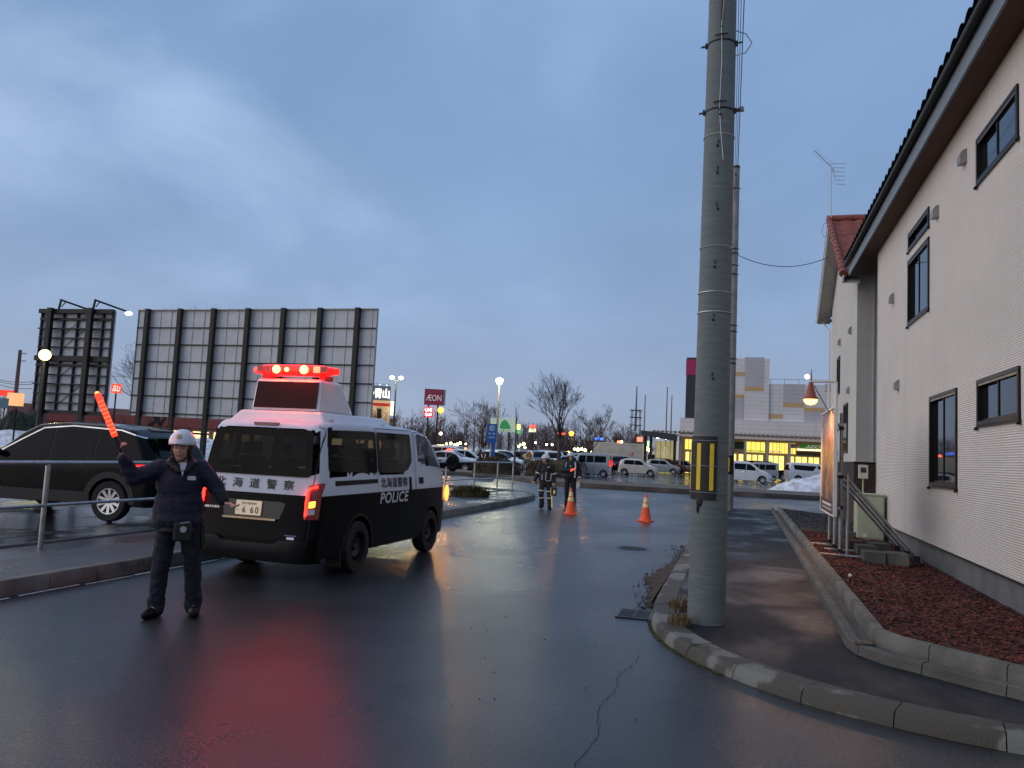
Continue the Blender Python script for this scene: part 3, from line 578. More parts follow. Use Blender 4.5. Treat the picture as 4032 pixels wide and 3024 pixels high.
for k in range(9): b.add(bx(1.4225, 1.4245, 15.5 - k * .17 - .12, 15.5 - k * .17, 1.0, 1.045)).add(bx(1.4225, 1.4245, 15.5 - k * .17 - .10, 15.5 - k * .17 - .03, .93, .965))
B_(b, 'caption_marks', lett_w)
for y in (13.95, 14.75, 15.6): B_(MB().add(tube([(1.56, y, .17), (1.56, y, 2.55 if y < 14.9 else 2.3)], .026, 10)), 'upright_pipe', steel)
for y in (13.95, 14.75, 15.6): B_(MB().add(tube([(1.66, y - .06, .22), (1.66, y - .06, 1.95 if y > 14 else 1.55)], .024, 10)), 'upright_pipe', steel)
for z in (2.35, 1.55, 1.0): B_(MB().add(tube([(1.51, 13.7, z), (1.51, 15.8, z)], .024, 10)), 'cross_pipe', steel)
for y, x0 in ((13.85, 1.22), (14.75, 1.40), (15.62, 1.25)): B_(MB().add(tube([(x0, y, .235), (2.35, y + .05, .225)], .025, 10)), 'foot_pipe', steel)
for y in (13.95, 14.75, 15.6): B_(MB().add(tube([(1.62, y, 1.52), (2.78, y + .05, .20)], .027, 10)), 'brace_pipe', steel)
for y in (13.95, 14.75, 15.6):
    for z in (.3, 1.0, 1.5, 2.3): B_(MB().add(box((1.56, y, z), (.075, .075, .06))), 'pipe_clamp', steel_d)
    B_(MB().add(box((2.7, y + .05, .26), (.09, .09, .09))), 'pipe_clamp', steel_d)
for i, (x, y, c) in enumerate(((2.02, 13.7, conc_d), (2.36, 13.75, conc), (2.05, 14.7, conc_d), (2.35, 15.3, conc_d), (1.95, 15.5, dbrick))):
    tag(MB().add(bx(-.16, .16, -.19, .19, 0, .19)).build('concrete_block', c, None, False, (x, y, .17), .008), ['mossy grey block at the left foot of the board braces', 'pale concrete block at the right foot of the board braces', 'dark block on the middle foot pipe behind the front blocks', 'dark block nearest the utility cabinet', 'reddish brick block on the far foot pipe'][i], 'block', 'ballast blocks on the foot pipes')
lp = empty('sign_lamp', (1.52, 14.4, 2.5), 0, 'lit orange-glowing lamp on a bent pipe above the poster board', 'lamp')
MB().add(tube([(0, 0, -.35), (0, 0, .18)], .028, 10)).build('pole', steel_d, lp, 40); MB().add(tube([(0, 0, .16), (0, 0, .61), (-.03, 0, .62), (-.40, .0, .61)], .024, 10)).build('arm', whitep, lp, 40)
MB().add(tube([(-.40, 0, .60), (-.405, 0, .82)], [.016, .006], 6)).build('spike', mat('rusty_red_paint', (.30, .07, .045), .5), lp, 40)
MB().add(lathe([(0, .60), (.035, .60), (.04, .55), (.075, .42), (.085, .36), (.12, .33), (.125, .30), (0, .30)], 20, (-.41, 0, 0))).build('shade', MATS['rusty_red_paint'], lp, 50)
MB().add(lathe([(.115, .30), (.112, .27), (.08, .225), (.0, .20)], 20, (-.41, 0, 0))).build('bulb', glow('lamp_bulb_lit', (1, .50, .14), 5), lp, 60)
MB().add(tube([(-.36, 0, .55), (-.25, .02, .35), (-.12, .05, .12), (-.02, .03, -.05)], .008, 5)).build('cable', black_m, lp, 40)
pl_ = bpy.data.lights.new('lamp_light', 'SPOT'); pl_.energy = 140; pl_.color = (1, .48, .17); pl_.shadow_soft_size = .07; pl_.spot_size = R(165); pl_.spot_blend = .4; q = bpy.data.objects.new('lamp_light', pl_); C.objects.link(q); q.parent = lp; q.location = (-.41, 0, .17)
# utility cabinet and meter behind
cb = empty('utility_cabinet', (2.72, 18.7, .1), 0, 'pale green utility cabinet standing against the house wall', 'cabinet')
cab_m = mat('pale_green_metal', (.42, .46, .32), .5, var=.08)
MB().add(bx(-.32, .22, -.22, .3, .02, .98)).build('body', cab_m, cb, False, None, .012); MB().add(bx(-.34, .24, -.24, .32, .98, 1.02)).build('lid', cab_m, cb, False, None, .01); MB().add(bx(-.29, .19, -.232, -.221, .08, .92)).build('door', cab_m, cb, False, None, .004)
MB().add(bx(-.2, -.12, -.236, -.2325, .1, .16)).build('label_plate', mat('pale_label', (.7, .7, .6), .5), cb)
mt = empty('meter_box', (2.72, 20.0, .1), 0, 'small pale meter box on a thin post by the brick base', 'meter box'); MB().add(tube([(0, 0, 0), (0, 0, 1.35)], .02, 8)).build('post', mat('yellow_green_pipe', (.40, .45, .20), .5), mt, 40); MB().add(bx(-.1, .1, -.06, .06, 1.32, 1.64)).build('box', mat('pale_meter_case', (.5, .48, .42), .6), mt, False, None, .01); MB().add(bx(-.06, .06, -.066, -.061, 1.46, 1.58)).build('dial', glass_m, mt)
pg_ = empty('garden_peg', (1.30, 10.55, .24), 0, 'small white-topped peg in the mulch near the kerb', 'peg'); MB().add(tube([(0, 0, -.05), (0, 0, .09)], .008, 6)).build('stem', plastic, pg_); MB().add(sphere((0, 0, .10), .022, 10, 6)).build('knob', whitep, pg_, True)
# ------------------------------------------------------------------ utility poles and wires
def guard(r0, za, zb, a0, a1, par, m, stripes):
    g_ = MB().add(lathe([(r0 + .004, za - .09), (r0 + .014, za - .09), (r0 + .014, zb + .07), (r0 + .004, zb + .07)], 18, (0, 0, 0), 'z', a0, a1)).build('guard_sheet', black_m, par, 60); bmesh_fix(g_)
    for s0, s1 in stripes: MB().add(lathe([(r0 + .017, za), (r0 + .017, zb)], 6, (0, 0, 0), 'z', s0, s1)).build('yellow_stripe', yel_m, g_, 60)
    return g_
p1 = empty('utility_pole', (-.30, 7.98, .10), 0, 'thick pale concrete utility pole standing by the kerb corner in the foreground', 'utility pole')
def pr(z): return .181 - z / 150
MB().add(tube([(0, 0, -.05)] + [(0.0, 0, z) for z in (2, 4, 6, 9, 12)], [pr(0)] + [pr(z) for z in (2, 4, 6, 9, 12)], 40)).build('shaft', pole_m, p1, 60)
guard(pr(1.5), 1.27, 1.72, 168, 292, p1, None, ((186, 197), (229, 243), (270, 282)))
for z in (1.245, 1.50, 1.745): MB().add(lathe([(pr(z) + .016, z), (pr(z) + .019, z + .003), (pr(z) + .016, z + .006)], 40)).build('band', steel, p1, 60)
for z, rr, m in ((3.02, .006, steel), (3.22, .006, steel), (3.68, .002, whitep), (4.83, .0025, whitep), (5.82, .009, steel_d), (5.10, .009, steel_d)):
    MB().add(lathe([(pr(z) + .001, z - rr), (pr(z) + .008, z - rr * .7), (pr(z) + .008, z + rr * .7), (pr(z) + .001, z + rr)], 40)).build('band', m, p1, 60)
b = MB()
for z in (5.81, 5.10):
    for s in (-1, 1): b.add(beam((s * pr(z), -.04, z), (s * (pr(z) + .06), -.04, z + s * .01), .014)); b.add(box((s * (pr(z) + .01), -.04, z), (.02, .03, .05)))
    b.add(tube([(-.06, -pr(z) - .012, z + .05), (.0, -pr(z) - .02, z + .055), (.07, -pr(z) - .01, z + .06)], .007, 6))
b.build('clamp', steel_d, p1, 40)
b = MB()
for i, z in enumerate((5.95, 5.02, 4.70, 4.42, 4.05, 3.46, 2.93, 2.35)): b.add(tube([(.01 * math.sin(i * 2), -pr(z) + .002, z), (.01 * math.sin(i * 2), -pr(z) - .012, z + .006)], .013, 8)).add(tube([(.0, -pr(z) - .003, z + .03), (.0, -pr(z) - .006, z + .065)], .006, 6))
b.build('step_bolt_hole', black_m, p1, 40)
MB().add(tube([(.02, -pr(6.3) - .005, 6.3), (.0, -pr(6) - .012, 5.95), (.012, -pr(5.6) - .008, 5.6), (0, -pr(5.2) - .006, 5.1), (.02, -pr(4.8) - .006, 4.85), (.05, -pr(4.5) - .004, 4.55)], .004, 5)).build('thin_wire', whitep, p1, 40)
MB().add(tube([(0, -pr(6.5) - .01, 6.6), (0, -pr(6) - .01, 6.02)], .007, 6)).build('cable', black_m, p1, 40)
MB().add(tube([(pr(6), 0, 5.97), (.24, .05, 5.95), (.30, .05, 5.85), (.24, .05, 5.75), (pr(6), 0, 5.70)], .006, 6)).build('wire_loop', steel, p1, 40)
MB().add(beam((pr(5), 0, 5.12), (pr(5) + .09, 0, 5.12), .03)).add(sphere((.21, .02, 5.14), .03, 8, 6)).add(sphere((pr(4) + .02, 0, 4.75 - .3), .016, 8, 6)).build('insulator', mat('grey_insulator', (.2, .2, .2), .4), p1, 40)
MB().add(sphere((-.075, -pr(1) + .022, 1.155), (.045, .014, .05), 10, 7)).add(sphere((-.10, -pr(1) + .03, 1.10), (.018, .012, .055), 8, 6)).build('tar_drip', black_m, p1, 60)
p2 = empty('utility_pole', (-.42, 26.3, .10), 0, 'thinner concrete utility pole farther down the right pavement', 'utility pole')
MB().add(tube([(0, 0, -.05), (0.02, 0, 11.3)], [.175, .105], 24)).build('shaft', pole_s, p2, 60); MB().add(tube([(0.02, 0, 11.3), (.02, 0, 11.38)], .112, 16)).build('cap', steel_d, p2, 60)
guard(.165, 1.25, 1.7, 190, 330, p2, None, ((208, 222), (262, 280)))
b = MB()
for z in (10.6, 8.55, 8.4, 8.0, 7.7, 6.0, 5.8, 4.9, 4.75): b.add(lathe([(.115 + (11 - z) * .006, z - .02), (.135 + (11 - z) * .006, z), (.115 + (11 - z) * .006, z + .02)], 16)).add(beam((-.17, 0, z), (.18, -.02, z), .02))
b.build('band', steel_d, p2, 60); b = MB()
for z in (8.2, 7.98, 7.78): b.add(sphere((-.14, -.08, z), .05, 8, 6))
b.build('insulator', mat('dark_insulator', (.04, .04, .04), .3), p2, 60)
def wire(a, c, sag, r, lab, n=24, grp='overhead wires'):
    a = Vector(a); c = Vector(c); P = []
    for i in range(n + 1): t = i / n; p = a.lerp(c, t); p.z -= sag * 4 * t * (1 - t); P.append(p)
    return tag(MB().add(tube(P, r, 5)).build('overhead_wire', black_m, None, 40), lab, 'wire', grp)
wire((.0, 8.2, 14), (-.36, 26.3, 11.45), .15, .012, 'black overhead wire running down to the top of the far pole')
wire((-.1, 8.1, 13.2), (-.40, 26.3, 10.8), .1, .008, 'middle thin overhead wire beside the big pole')
wire((-.16, 8.05, 11.8), (-.44, 26.3, 10.4), .1, .007, 'left thin overhead wire hugging the big pole')
wire((-.28, 26.3, 8.45), (2.60, 27.4, 8.6), .35, .012, 'drooping service wire from the far pole to the red-roofed house')
wire((2.58, 27.5, 8.5), (3.0, 26.2, 7.9), .15, .010, 'short hanging cable under the red gable', grp=None)
# ------------------------------------------------------------------ vehicles: a shell lofted from profiles, panels conformed to it
def interp(P, x):
    if x <= P[0][0]: return P[0][1]
    for (a, b), (c, d) in zip(P, P[1:]):
        if x <= c: return b + (d - b) * (x - a) / (c - a)
    return P[-1][1]
class Shell:
    def __init__(s, L, W, sill, top, xr, xf, belt, tumble, rcr=.12, rcf=.3, r=.10, crown=.03, arches=(), ar=.38, bulge=.012, rtap=0, ftap=0.0):
        s.__dict__.update(locals()); s.L = L
    def half(s, u, z):
        w = s.W / 2; d = u * s.L; e = (1 - u) * s.L
        if z > s.belt: w -= (z - s.belt) * s.tumble
        else: w -= s.bulge * ((s.belt - z) / s.belt) ** 2 * 2
        if d < s.rcr: q = (s.rcr - d) / s.rcr; w -= s.rcr * (1 - math.sqrt(max(0, 1 - q * q)))
        if e < s.rcf: q = (s.rcf - e) / s.rcf; w -= s.rcf * .55 * (1 - math.sqrt(max(0, 1 - q * q)))
        return w - s.ftap * max(0, 1 - e / 1.4) ** 2
    def X(s, u, z): a = interp(s.xr, z); b = s.L + interp(s.xf, z); return a + u * (b - a)
    def U(s, x, z): a = interp(s.xr, z); b = s.L + interp(s.xf, z); return max(0, min(1, (x - a) / (b - a)))
    def zt(s, x): return interp(s.top, x)
    def zb(s, x):
        z = s.sill
        for c in s.arches:
            d = abs(x - c)
            if d < s.ar: z = max(z, s.wr + math.sqrt(s.ar ** 2 - d * d) if d < s.ar else z)
        return z
    wr = .30
    def ring(s, u, nl=12):
        xn = u * s.L; t = s.zt(xn); zb = min(s.zb(xn), t - .1); r = min(s.r, (t - zb) * .4); P = [(0, zb), (s.half(u, zb) * .6, zb)]
        for k in range(nl + 1): z = zb + (t - r - zb) * k / nl; P.append((s.half(u, z), z))
        y0 = s.half(u, t - r)
        for a in (25, 50, 72, 90): P.append((y0 - r * (1 - math.cos(R(a))), t - r + r * math.sin(R(a))))
        y1 = P[-1][0]
        for q in (.75, .45, 0): P.append((y1 * q, t + s.crown * (1 - q * q)))
        return [(s.X(u, z), max(.0, y), z) for y, z in P]
    def mesh(s, nx=70, nl=12):
        us = sorted({0, .004, .012, .025, .04, .96, .975, .988, .996, 1} | {i / nx for i in range(nx + 1)}
                    | {max(0, min(1, (c + k * s.ar * q) / s.L)) for c in s.arches for k in (-1, 1) for q in (.9999, .985, .95, .9, .8)})
        vs = []; fs = []; n = 0
        for u in us:
            g = s.ring(u, nl); n = len(g); vs += g + [(x, -y, z) for x, y, z in g]
        W = 2 * n
        for i in range(len(us) - 1):
            for k in range(n - 1):
                a = i * W + k; fs.append((a, a + 1, a + W + 1, a + W)); a += n; fs.append((a, a + W, a + W + 1, a + 1))
        for i in (0, len(us) - 1):
            for k in range(n - 1): a = i * W + k; q = (a, a + n, a + n + 1, a + 1); fs.append(q if i == 0 else q[::-1])
        return vs, fs
    # mappers: side(s) (x,z); rear (y,z); front face (y,z); top surface (x,y)
    def side(s, sg): return lambda x, z, t: Vector((x, sg * (s.half(s.U(x, z), z) + t), z))
    def rear(s):
        def f(y, z, t):
            u = 0; w = s.half(0, z)
            if abs(y) > w:
                lo, hi = 0, s.rcr / s.L
                for _ in range(18):
                    m = (lo + hi) / 2
                    if s.half(m, z) < abs(y): lo = m
                    else: hi = m
                u = hi
            k = 0 if abs(y) <= w else (abs(y) - w) / (s.rcr + 1e-6)
            return Vector((s.X(u, z) - t, y + (t * k * 1.2 if y > 0 else -t * k * 1.2), z))
        return f
    def front(s):
        def f(y, z, t):
            w = s.half(1, z); u = 1
            if abs(y) > w:
                lo, hi = 1 - s.rcf / s.L, 1
                for _ in range(18):
                    m = (lo + hi) / 2
                    if s.half(m, z) < abs(y): hi = m
                    else: lo = m
                u = lo
            return Vector((s.X(u, z) + t, y, z))
        return f
    def topm(s):
        def f(x, y, t):
            z = s.zt(x); w = s.half(s.U(x, z - s.r), z - s.r) - s.r; q = min(1, abs(y) / max(w, .01)); d = (s.zt(x + .02) - s.zt(x - .02)) / .04; n = Vector((-d, 0, 1)).normalized()
            return Vector((s.X(x / s.L, z), y, z + s.crown * (1 - q * q))) + n * t
        return f
def rpoly(P, r, n=4):
    out = []; k = len(P)
    for i in range(k):
        a, b, c = Vector(P[i - 1]), Vector(P[i]), Vector(P[(i + 1) % k]); d1 = (a - b); d2 = (c - b); q = min(r, d1.length * .45, d2.length * .45); p = b + d1.normalized() * q; e = b + d2.normalized() * q
        for j in range(n + 1): t = j / n; out.append(tuple(p * (1 - t) ** 2 + b * 2 * t * (1 - t) + e * t * t))
    return out
def panel(P, mp, m, name, parent, off=.004, r=.03, thick=.012, rings=4, mb=None, n=4):
    P = rpoly(P, r, n) if r else list(P); Q = []
    for i, p in enumerate(P):   # densify long edges
        q = P[(i + 1) % len(P)]; d = math.dist(p, q); k = max(1, int(d / .12)); Q += [(p[0] + (q[0] - p[0]) * j / k, p[1] + (q[1] - p[1]) * j / k) for j in range(k)]
    P = Q; n = len(P); cx = sum(p[0] for p in P) / n; cy = sum(p[1] for p in P) / n; vs = [mp(p[0], p[1], off - thick) for p in P]; fs = []
    for i in range(rings): t = 1 - i / rings; vs += [mp(cx + (p[0] - cx) * t, cy + (p[1] - cy) * t, off) for p in P]
    vs.append(mp(cx, cy, off)); T = len(vs) - 1
    for i in range(rings):
        for k in range(n): fs.append((i * n + k, i * n + (k + 1) % n, (i + 1) * n + (k + 1) % n, (i + 1) * n + k))
    for k in range(n): fs.append((rings * n + k, rings * n + (k + 1) % n, T))
    # orientation: make the middle face look along +t
    a = mp(cx, cy, off + .1) - mp(cx, cy, off); v = [Vector(vs[q]) for q in fs[-1]]
    if (v[1] - v[0]).cross(v[2] - v[0]).dot(a) < 0: fs = [f[::-1] for f in fs]
    if mb is not None: mb.add((vs, fs)); return
    return MB().add((vs, fs)).build(name, m, parent, 30)
def seam(pts, mp, wd, name, m, parent, off=.0015, mb=None):
    P = []; 
    for a, c in zip(pts, pts[1:]):
        k = max(1, int(math.dist(a, c) / .06)); P += [(a[0] + (c[0] - a[0]) * j / k, a[1] + (c[1] - a[1]) * j / k) for j in range(k)]
    P.append(pts[-1]); vs = []; fs = []
    for i, p in enumerate(P):
        a = P[max(0, i - 1)]; c = P[min(len(P) - 1, i + 1)]; d = (c[0] - a[0], c[1] - a[1]); l = math.hypot(*d) or 1; nx, ny = -d[1] / l * wd / 2, d[0] / l * wd / 2
        vs += [mp(p[0] + nx, p[1] + ny, off), mp(p[0] - nx, p[1] - ny, off)]
        if i: k = 2 * i; fs.append((k - 2, k - 1, k + 1, k))
    b = mb if mb is not None else MB(); b.add((vs, fs))
    if mb is None: return b.build(name, m, parent)
def wheel(par, x, y, r, wd, sg, rimm, style='alloy', spokes=10, rr=.62, n=32):
    """tyre with the rim as its child; sg +1 when the outer face looks to +y"""
    t = MB().add(lathe([(r * rr, -wd / 2), (r * .93, -wd / 2), (r * .985, -wd * .38), (r, -wd * .25), (r, wd * .25), (r * .985, wd * .38), (r * .93, wd / 2), (r * (rr + .03), wd / 2 - .004), (r * rr, wd / 2 - .03)], n, (0, 0, 0), 'y')).build('wheel', tyre_m, par, 50, (x, y, r)); bmesh_fix(t)
    R0 = r * rr; o = sg * wd / 2; b = MB()
    b.add(lathe([(R0, o - sg * .01), (R0 * .93, o - sg * .012), (R0 * .90, o - sg * .05), (R0 * .88, o - sg * .12)], n, (0, 0, 0), 'y'))
    if style == 'alloy':
        for k in range(spokes):
            a = 2 * math.pi * k / spokes; T = Matrix.Rotation(a, 4, 'Y'); w0, w1 = R0 * .10, R0 * .17
            b.add(([(-w0, o - sg * .035, R0 * .15), (w0, o - sg * .035, R0 * .15), (w1 * .7, o - sg * .018, R0 * .95), (-w1 * .7, o - sg * .018, R0 * .95), (-w0, o - sg * .07, R0 * .15), (w0, o - sg * .07, R0 * .15), (w1 * .7, o - sg * .06, R0 * .95), (-w1 * .7, o - sg * .06, R0 * .95)], [(0, 1, 2, 3), (4, 7, 6, 5), (0, 4, 5, 1), (1, 5, 6, 2), (3, 2, 6, 7), (0, 3, 7, 4)]), 0, T)
        b.add(lathe([(0, o - sg * .02), (R0 * .16, o - sg * .024), (R0 * .2, o - sg * .05), (0, o - sg * .09)], 20, (0, 0, 0), 'y'))
    else:
        b.add(lathe([(0, o - sg * .03), (R0 * .22, o - sg * .03), (R0 * .3, o - sg * .07), (R0 * .62, o - sg * .045), (R0 * .88, o - sg * .09)], n, (0, 0, 0), 'y'))
    rm = b.build('rim', rimm, t, 40); bmesh_fix(rm)
    bk = MB().add(lathe([(0, o - sg * .115), (R0 * .92, o - sg * .115)], n, (0, 0, 0), 'y'))
    if style != 'alloy':
        for k in range(10): a = 2 * math.pi * k / 10; bk.add(lathe([(0, o - sg * .055), (R0 * .085, o - sg * .055)], 8, (R0 * .72 * math.cos(a), 0, R0 * .72 * math.sin(a)), 'y'))
    bk.build('brake', black_m, t)
    return t
def underbody(par, S_, sill):
    MB().add(bx(.35, S_.L - .35, -S_.W / 2 + .28, S_.W / 2 - .28, sill - .04, sill + .5)).build('underbody', black_m, par)

# ------------------------------------------------------------------ police van
van = empty('police_van', (-5.585, 8.20, 0), R(90), 'white over black police van with lit red roof light bar, standing in the road', 'police van')
SV = Shell(4.45, 1.70, .27, [(0, 1.80), (.04, 1.845), (.12, 1.885), (.35, 1.915), (1.2, 1.935), (2.6, 1.93), (3.1, 1.905), (3.4, 1.865), (3.6, 1.79), (3.8, 1.665), (3.98, 1.49), (4.12, 1.335), (4.22, 1.215), (4.32, 1.12), (4.40, 1.04), (4.45, .95)],
           [(.2, -.03), (.5, -.045), (.56, -.02), (1.0, .02), (1.25, .045), (1.8, .13), (1.95, .16)], [(.2, -.10), (.3, -.02), (.6, 0), (1.0, -.02), (1.3, -.05)], 1.05, .135, .13, .42, .11, .025, (1.10, 3.55), .40, .012, 0, .05)
SV.wr = .33
twot = mat('two_tone_police_paint', (.70, .73, .79), .28, var=.02, spec=.09); t, n, L = tree_of(twot)
co = n.new('ShaderNodeTexCoord'); sp = n.new('ShaderNodeSeparateXYZ'); L(co.outputs['Object'], sp.inputs[0]); gt = n.new('ShaderNodeMath'); gt.operation = 'GREATER_THAN'; L(sp.outputs[2], gt.inputs[0])
# white above a line that sits a little lower at the rear door
gt.inputs[1].default_value = 1.012
mx = n.new('ShaderNodeMixRGB'); L(gt.outputs[0], mx.inputs[0]); mx.inputs[1].default_value = (.004, .004, .005, 1); L(n[twot['rp']].outputs[0], mx.inputs[2]); L(mx.outputs[0], n['Principled BSDF'].inputs['Base Color'])
vbody = MB().add(SV.mesh(90, 16)).build('body', twot, van, 35)
underbody(van, SV, .27)
SR, SL, RR, FR, TP = SV.side(-1), SV.side(1), SV.rear(), SV.front(), SV.topm()
vglass = mat('tinted_van_glass', (.007, .006, .0055), .05, 0, var=.5, spec=.10, vscale=1.6, trans=.11)
cglass = mat('clear_van_glass', (.010, .012, .011), .04, 0, var=.2, spec=.25, vscale=2, trans=.42)
# real openings in the shell behind the panes
bm = bmesh.new(); bm.from_mesh(vbody.data); dead = []
for f in bm.faces:
    c = f.calc_center_median(); n_ = f.normal
    xs = [v.co.x for v in f.verts]; zs = [v.co.z for v in f.verts]; ys = [abs(v.co.y) for v in f.verts]
    if n_.x < -.6 and max(ys) < .80 and min(zs) > 1.19 and max(zs) < 1.81 and c.x < .3: dead.append(f)
    elif abs(n_.y) > .7 and min(zs) > 1.22 and max(zs) < 1.85 and ((min(xs) > .27 and max(xs) < 1.60) or (min(xs) > 1.62 and max(xs) < 2.68 and (min(zs) > 1.3 or max(xs) < 2.5)) or (min(xs) > 3.0 and max(xs) < 3.45 and min(zs) > 1.34)): dead.append(f)
    elif n_.x > .25 and n_.z > .1 and 3.55 < min(xs) and max(xs) < 4.10 and max(ys) < .66 and min(zs) > 1.25: dead.append(f)
bmesh.ops.delete(bm, geom=dead, context='FACES'); bm.to_mesh(vbody.data); bm.free()
seat_m = mat('dark_seat_cloth', (.025, .025, .028), .8, var=.2)
for x, yy in ((.75, (-.45, .05, .5)), (1.75, (-.45, .05)), (2.85, (-.42, .42))):
    for y in yy: MB().add(bx(x, x + .50, y - .21, y + .21, .75, .92)).add(([(x - .02, y - .2, .88), (x - .02, y + .2, .88), (x + .12, y + .2, .88), (x + .12, y - .2, .88), (x - .16, y - .17, 1.44), (x - .16, y + .17, 1.44), (x - .05, y + .17, 1.44), (x - .05, y - .17, 1.44)], [(0, 3, 2, 1), (4, 5, 6, 7), (0, 1, 5, 4), (1, 2, 6, 5), (2, 3, 7, 6), (3, 0, 4, 7)])).add(bx(x - .17, x - .07, y - .12, y + .12, 1.46, 1.62)).build('seat', seat_m, van, False, None, .03)
MB().add(bx(3.55, 3.95, -.7, .7, .9, 1.2)).build('dashboard', seat_m, van, False, None, .05); MB().add(lathe([(.17, -.012), (.19, 0), (.17, .012)], 20), 0, Matrix.Translation((3.42, -.38, 1.22)) @ Matrix.Rotation(R(-62), 4, 'Y')).build('steering_wheel', plastic, van, 60)
MB().add(bx(.3, 3.9, -.78, .78, .70, .74)).build('floor_panel', black_m, van)
# rear window and side windows
WR = [(-.725, 1.225), (.725, 1.225), (.665, 1.785), (-.665, 1.785)]; WS1 = [(.27, 1.30), (1.585, 1.27), (1.585, 1.825), (.30, 1.80)]; WS2 = [(1.61, 1.27), (2.42, 1.265), (2.60, 1.30), (2.77, 1.42), (2.75, 1.83), (1.61, 1.825)]
def inset(P, d): cx = sum(p[0] for p in P) / len(P); cy = sum(p[1] for p in P) / len(P); return [(p[0] - math.copysign(d, p[0] - cx), p[1] - math.copysign(d, p[1] - cy)) for p in P]
for P_, mp_, o_ in ((WR, RR, .006), (WS1, SR, .0015), (WS2, SR, .0015), (WS1, SL, .0015), (WS2, SL, .0015)):
    q = rpoly(inset(P_, .045), .06); seam(q + [q[0]], mp_, .085, 'window_rubber', black_m, van, o_)
o = panel([(-.725, 1.225), (.725, 1.225), (.665, 1.785), (-.665, 1.785)], RR, vglass, 'rear_window', van, .012, r=.07)
g = MB(); 
for a in ((.18, 1.30, .30, 1.34), (-.33, 1.33, -.18, 1.70)): pass
for sg, mp in ((-1, SR), (1, SL)):
    panel([(.27, 1.30), (1.585, 1.27), (1.585, 1.825), (.30, 1.80)], mp, vglass, 'side_window', van, r=.05)
    panel([(1.61, 1.27), (2.42, 1.265), (2.60, 1.30), (2.77, 1.42), (2.75, 1.83), (1.61, 1.825)], mp, vglass, 'side_window', van, r=.05)
    panel([(3.02, 1.45), (3.35, 1.37), (3.93, 1.33), (3.80, 1.45), (3.46, 1.78), (3.36, 1.81), (2.97, 1.83)], mp, cglass, 'door_window', van, r=.05)
    b = MB()
    for pts in ([(1.595, .50), (1.595, 1.87)], [(2.86, .34), (2.86, 1.35), (2.84, 1.88)], [(1.595, 1.873), (2.84, 1.885)], [(2.90, .34), (2.90, 1.40), (2.89, 1.87), (3.36, 1.86), (3.5, 1.80), (3.99, 1.36)], [(4.03, 1.30), (4.0, .9), (3.98, .74)], [(1.6, .5), (1.5, .34), (2.86, .34)]): seam(pts, mp, .008, '', None, None, .0012, b)
    b.build('door_seam', black_m, van)
    panel([(.42, 1.125), (1.58, 1.135), (1.58, 1.19), (.42, 1.185)], mp, plastic, 'slide_rail', van, .006, .008)
    h = panel([(2.635, .99), (2.685, .99), (2.685, 1.20), (2.635, 1.20)], mp, plastic, 'door_handle', van, .022, .02, .03)
    h = panel([(3.00, 1.09), (3.16, 1.09), (3.16, 1.19), (3.00, 1.19)], mp, plastic, 'door_handle', van, .012, .02, .02)
    for c in (1.10, 3.55):
        q = [(c + .41 * math.cos(R(a)), .33 + .41 * math.sin(R(a))) for a in range(0, 181, 10)]; seam(q, mp, .028, 'wheel_arch_lip', black_m, van, .004)
for a, c, d in ((3.46, .74, .0),): panel([(3.50, -.66), (3.50, .66), (3.90, .70), (4.12, .72), (4.12, -.72), (3.90, -.70)], TP, cglass, 'windscreen', van, .006, .05)
# hinges on the passenger door, lettering
for z in (1.17, 1.11, 1.05): panel([(2.875, z - .018), (2.925, z - .018), (2.925, z + .018), (2.875, z + .018)], SR, whitep, 'door_hinge', van, .012, .006, .015)
def smap(mp, cx, cz, flip=1): return lambda x, y, t: mp(cx + flip * x, cz + y, t)
text('北海道警察', .135, smap(SR, 2.12, 1.135), 'lettering', lett_k, van, .022, 0, .89, .005); text('POLICE', .145, smap(SR, 2.13, .925), 'lettering', lett_w, van, .03, .12, .93, .005, space=1.08)
text('北海道警察', .135, smap(SL, 2.135, 1.135, -1), 'lettering', lett_k, van, .018, 0, .90, .005); text('POLICE', .145, smap(SL, 2.13, .925, -1), 'lettering', lett_w, van, .03, .12, .93, .005)
RM = lambda cy, cz: (lambda x, y, t: RR(cy - x, cz + y, t))
for i, ch in enumerate('北海道警察'): text(ch, .112, RM(.50 - i * .235, 1.125), 'lettering', lett_k, van, .02, 0, .135, .005)
# tail lamps: dark red lens, bright C-shaped tube, amber indicator
for sg in (-1, 1):
    lens = panel([(sg * .69, .74), (sg * .835, .74), (sg * .842, 1.17), (sg * .71, 1.13)], RR, redlens, 'tail_lamp', van, .012, .02, .03)
    tb = [(.715, .78), (.708, .95), (.712, 1.05), (.735, 1.10), (.80, 1.125)]
    MB().add(tube([RR(sg * a, z, .020) for a, z in tb], .014, 8)).build('light_tube', red_e2, lens, 60)
    panel([(sg * .738, .87), (sg * .80, .885), (sg * .80, .96), (sg * .738, .945)], RR, amber_e if sg < 0 else redlens, 'indicator', lens, .018, .012)
    panel([(sg * .738, .79), (sg * .80, .80), (sg * .80, .865), (sg * .738, .855)], RR, lampglass, 'reversing_lamp', lens, .018, .012)
panel([(-.16, 1.825), (.16, 1.825), (.18, 1.862), (-.18, 1.862)], RR, redlens, 'stop_lamp', van, .010, .012, .02)
gar = panel([(-.36, .715), (.40, .715), (.44, .92), (-.36, .92), (-.43, .90)], RR, mat('number_recess', (.028, .027, .024), .3, var=.2), 'plate_recess', van, -.002 + .004, .03, .01)
panel([(-.33, .70), (.40, .70), (.40, .722), (-.33, .722)], RR, mat('bronze_chrome', (.30, .24, .15), .25, .9), 'garnish', van, .035, .008, .04)
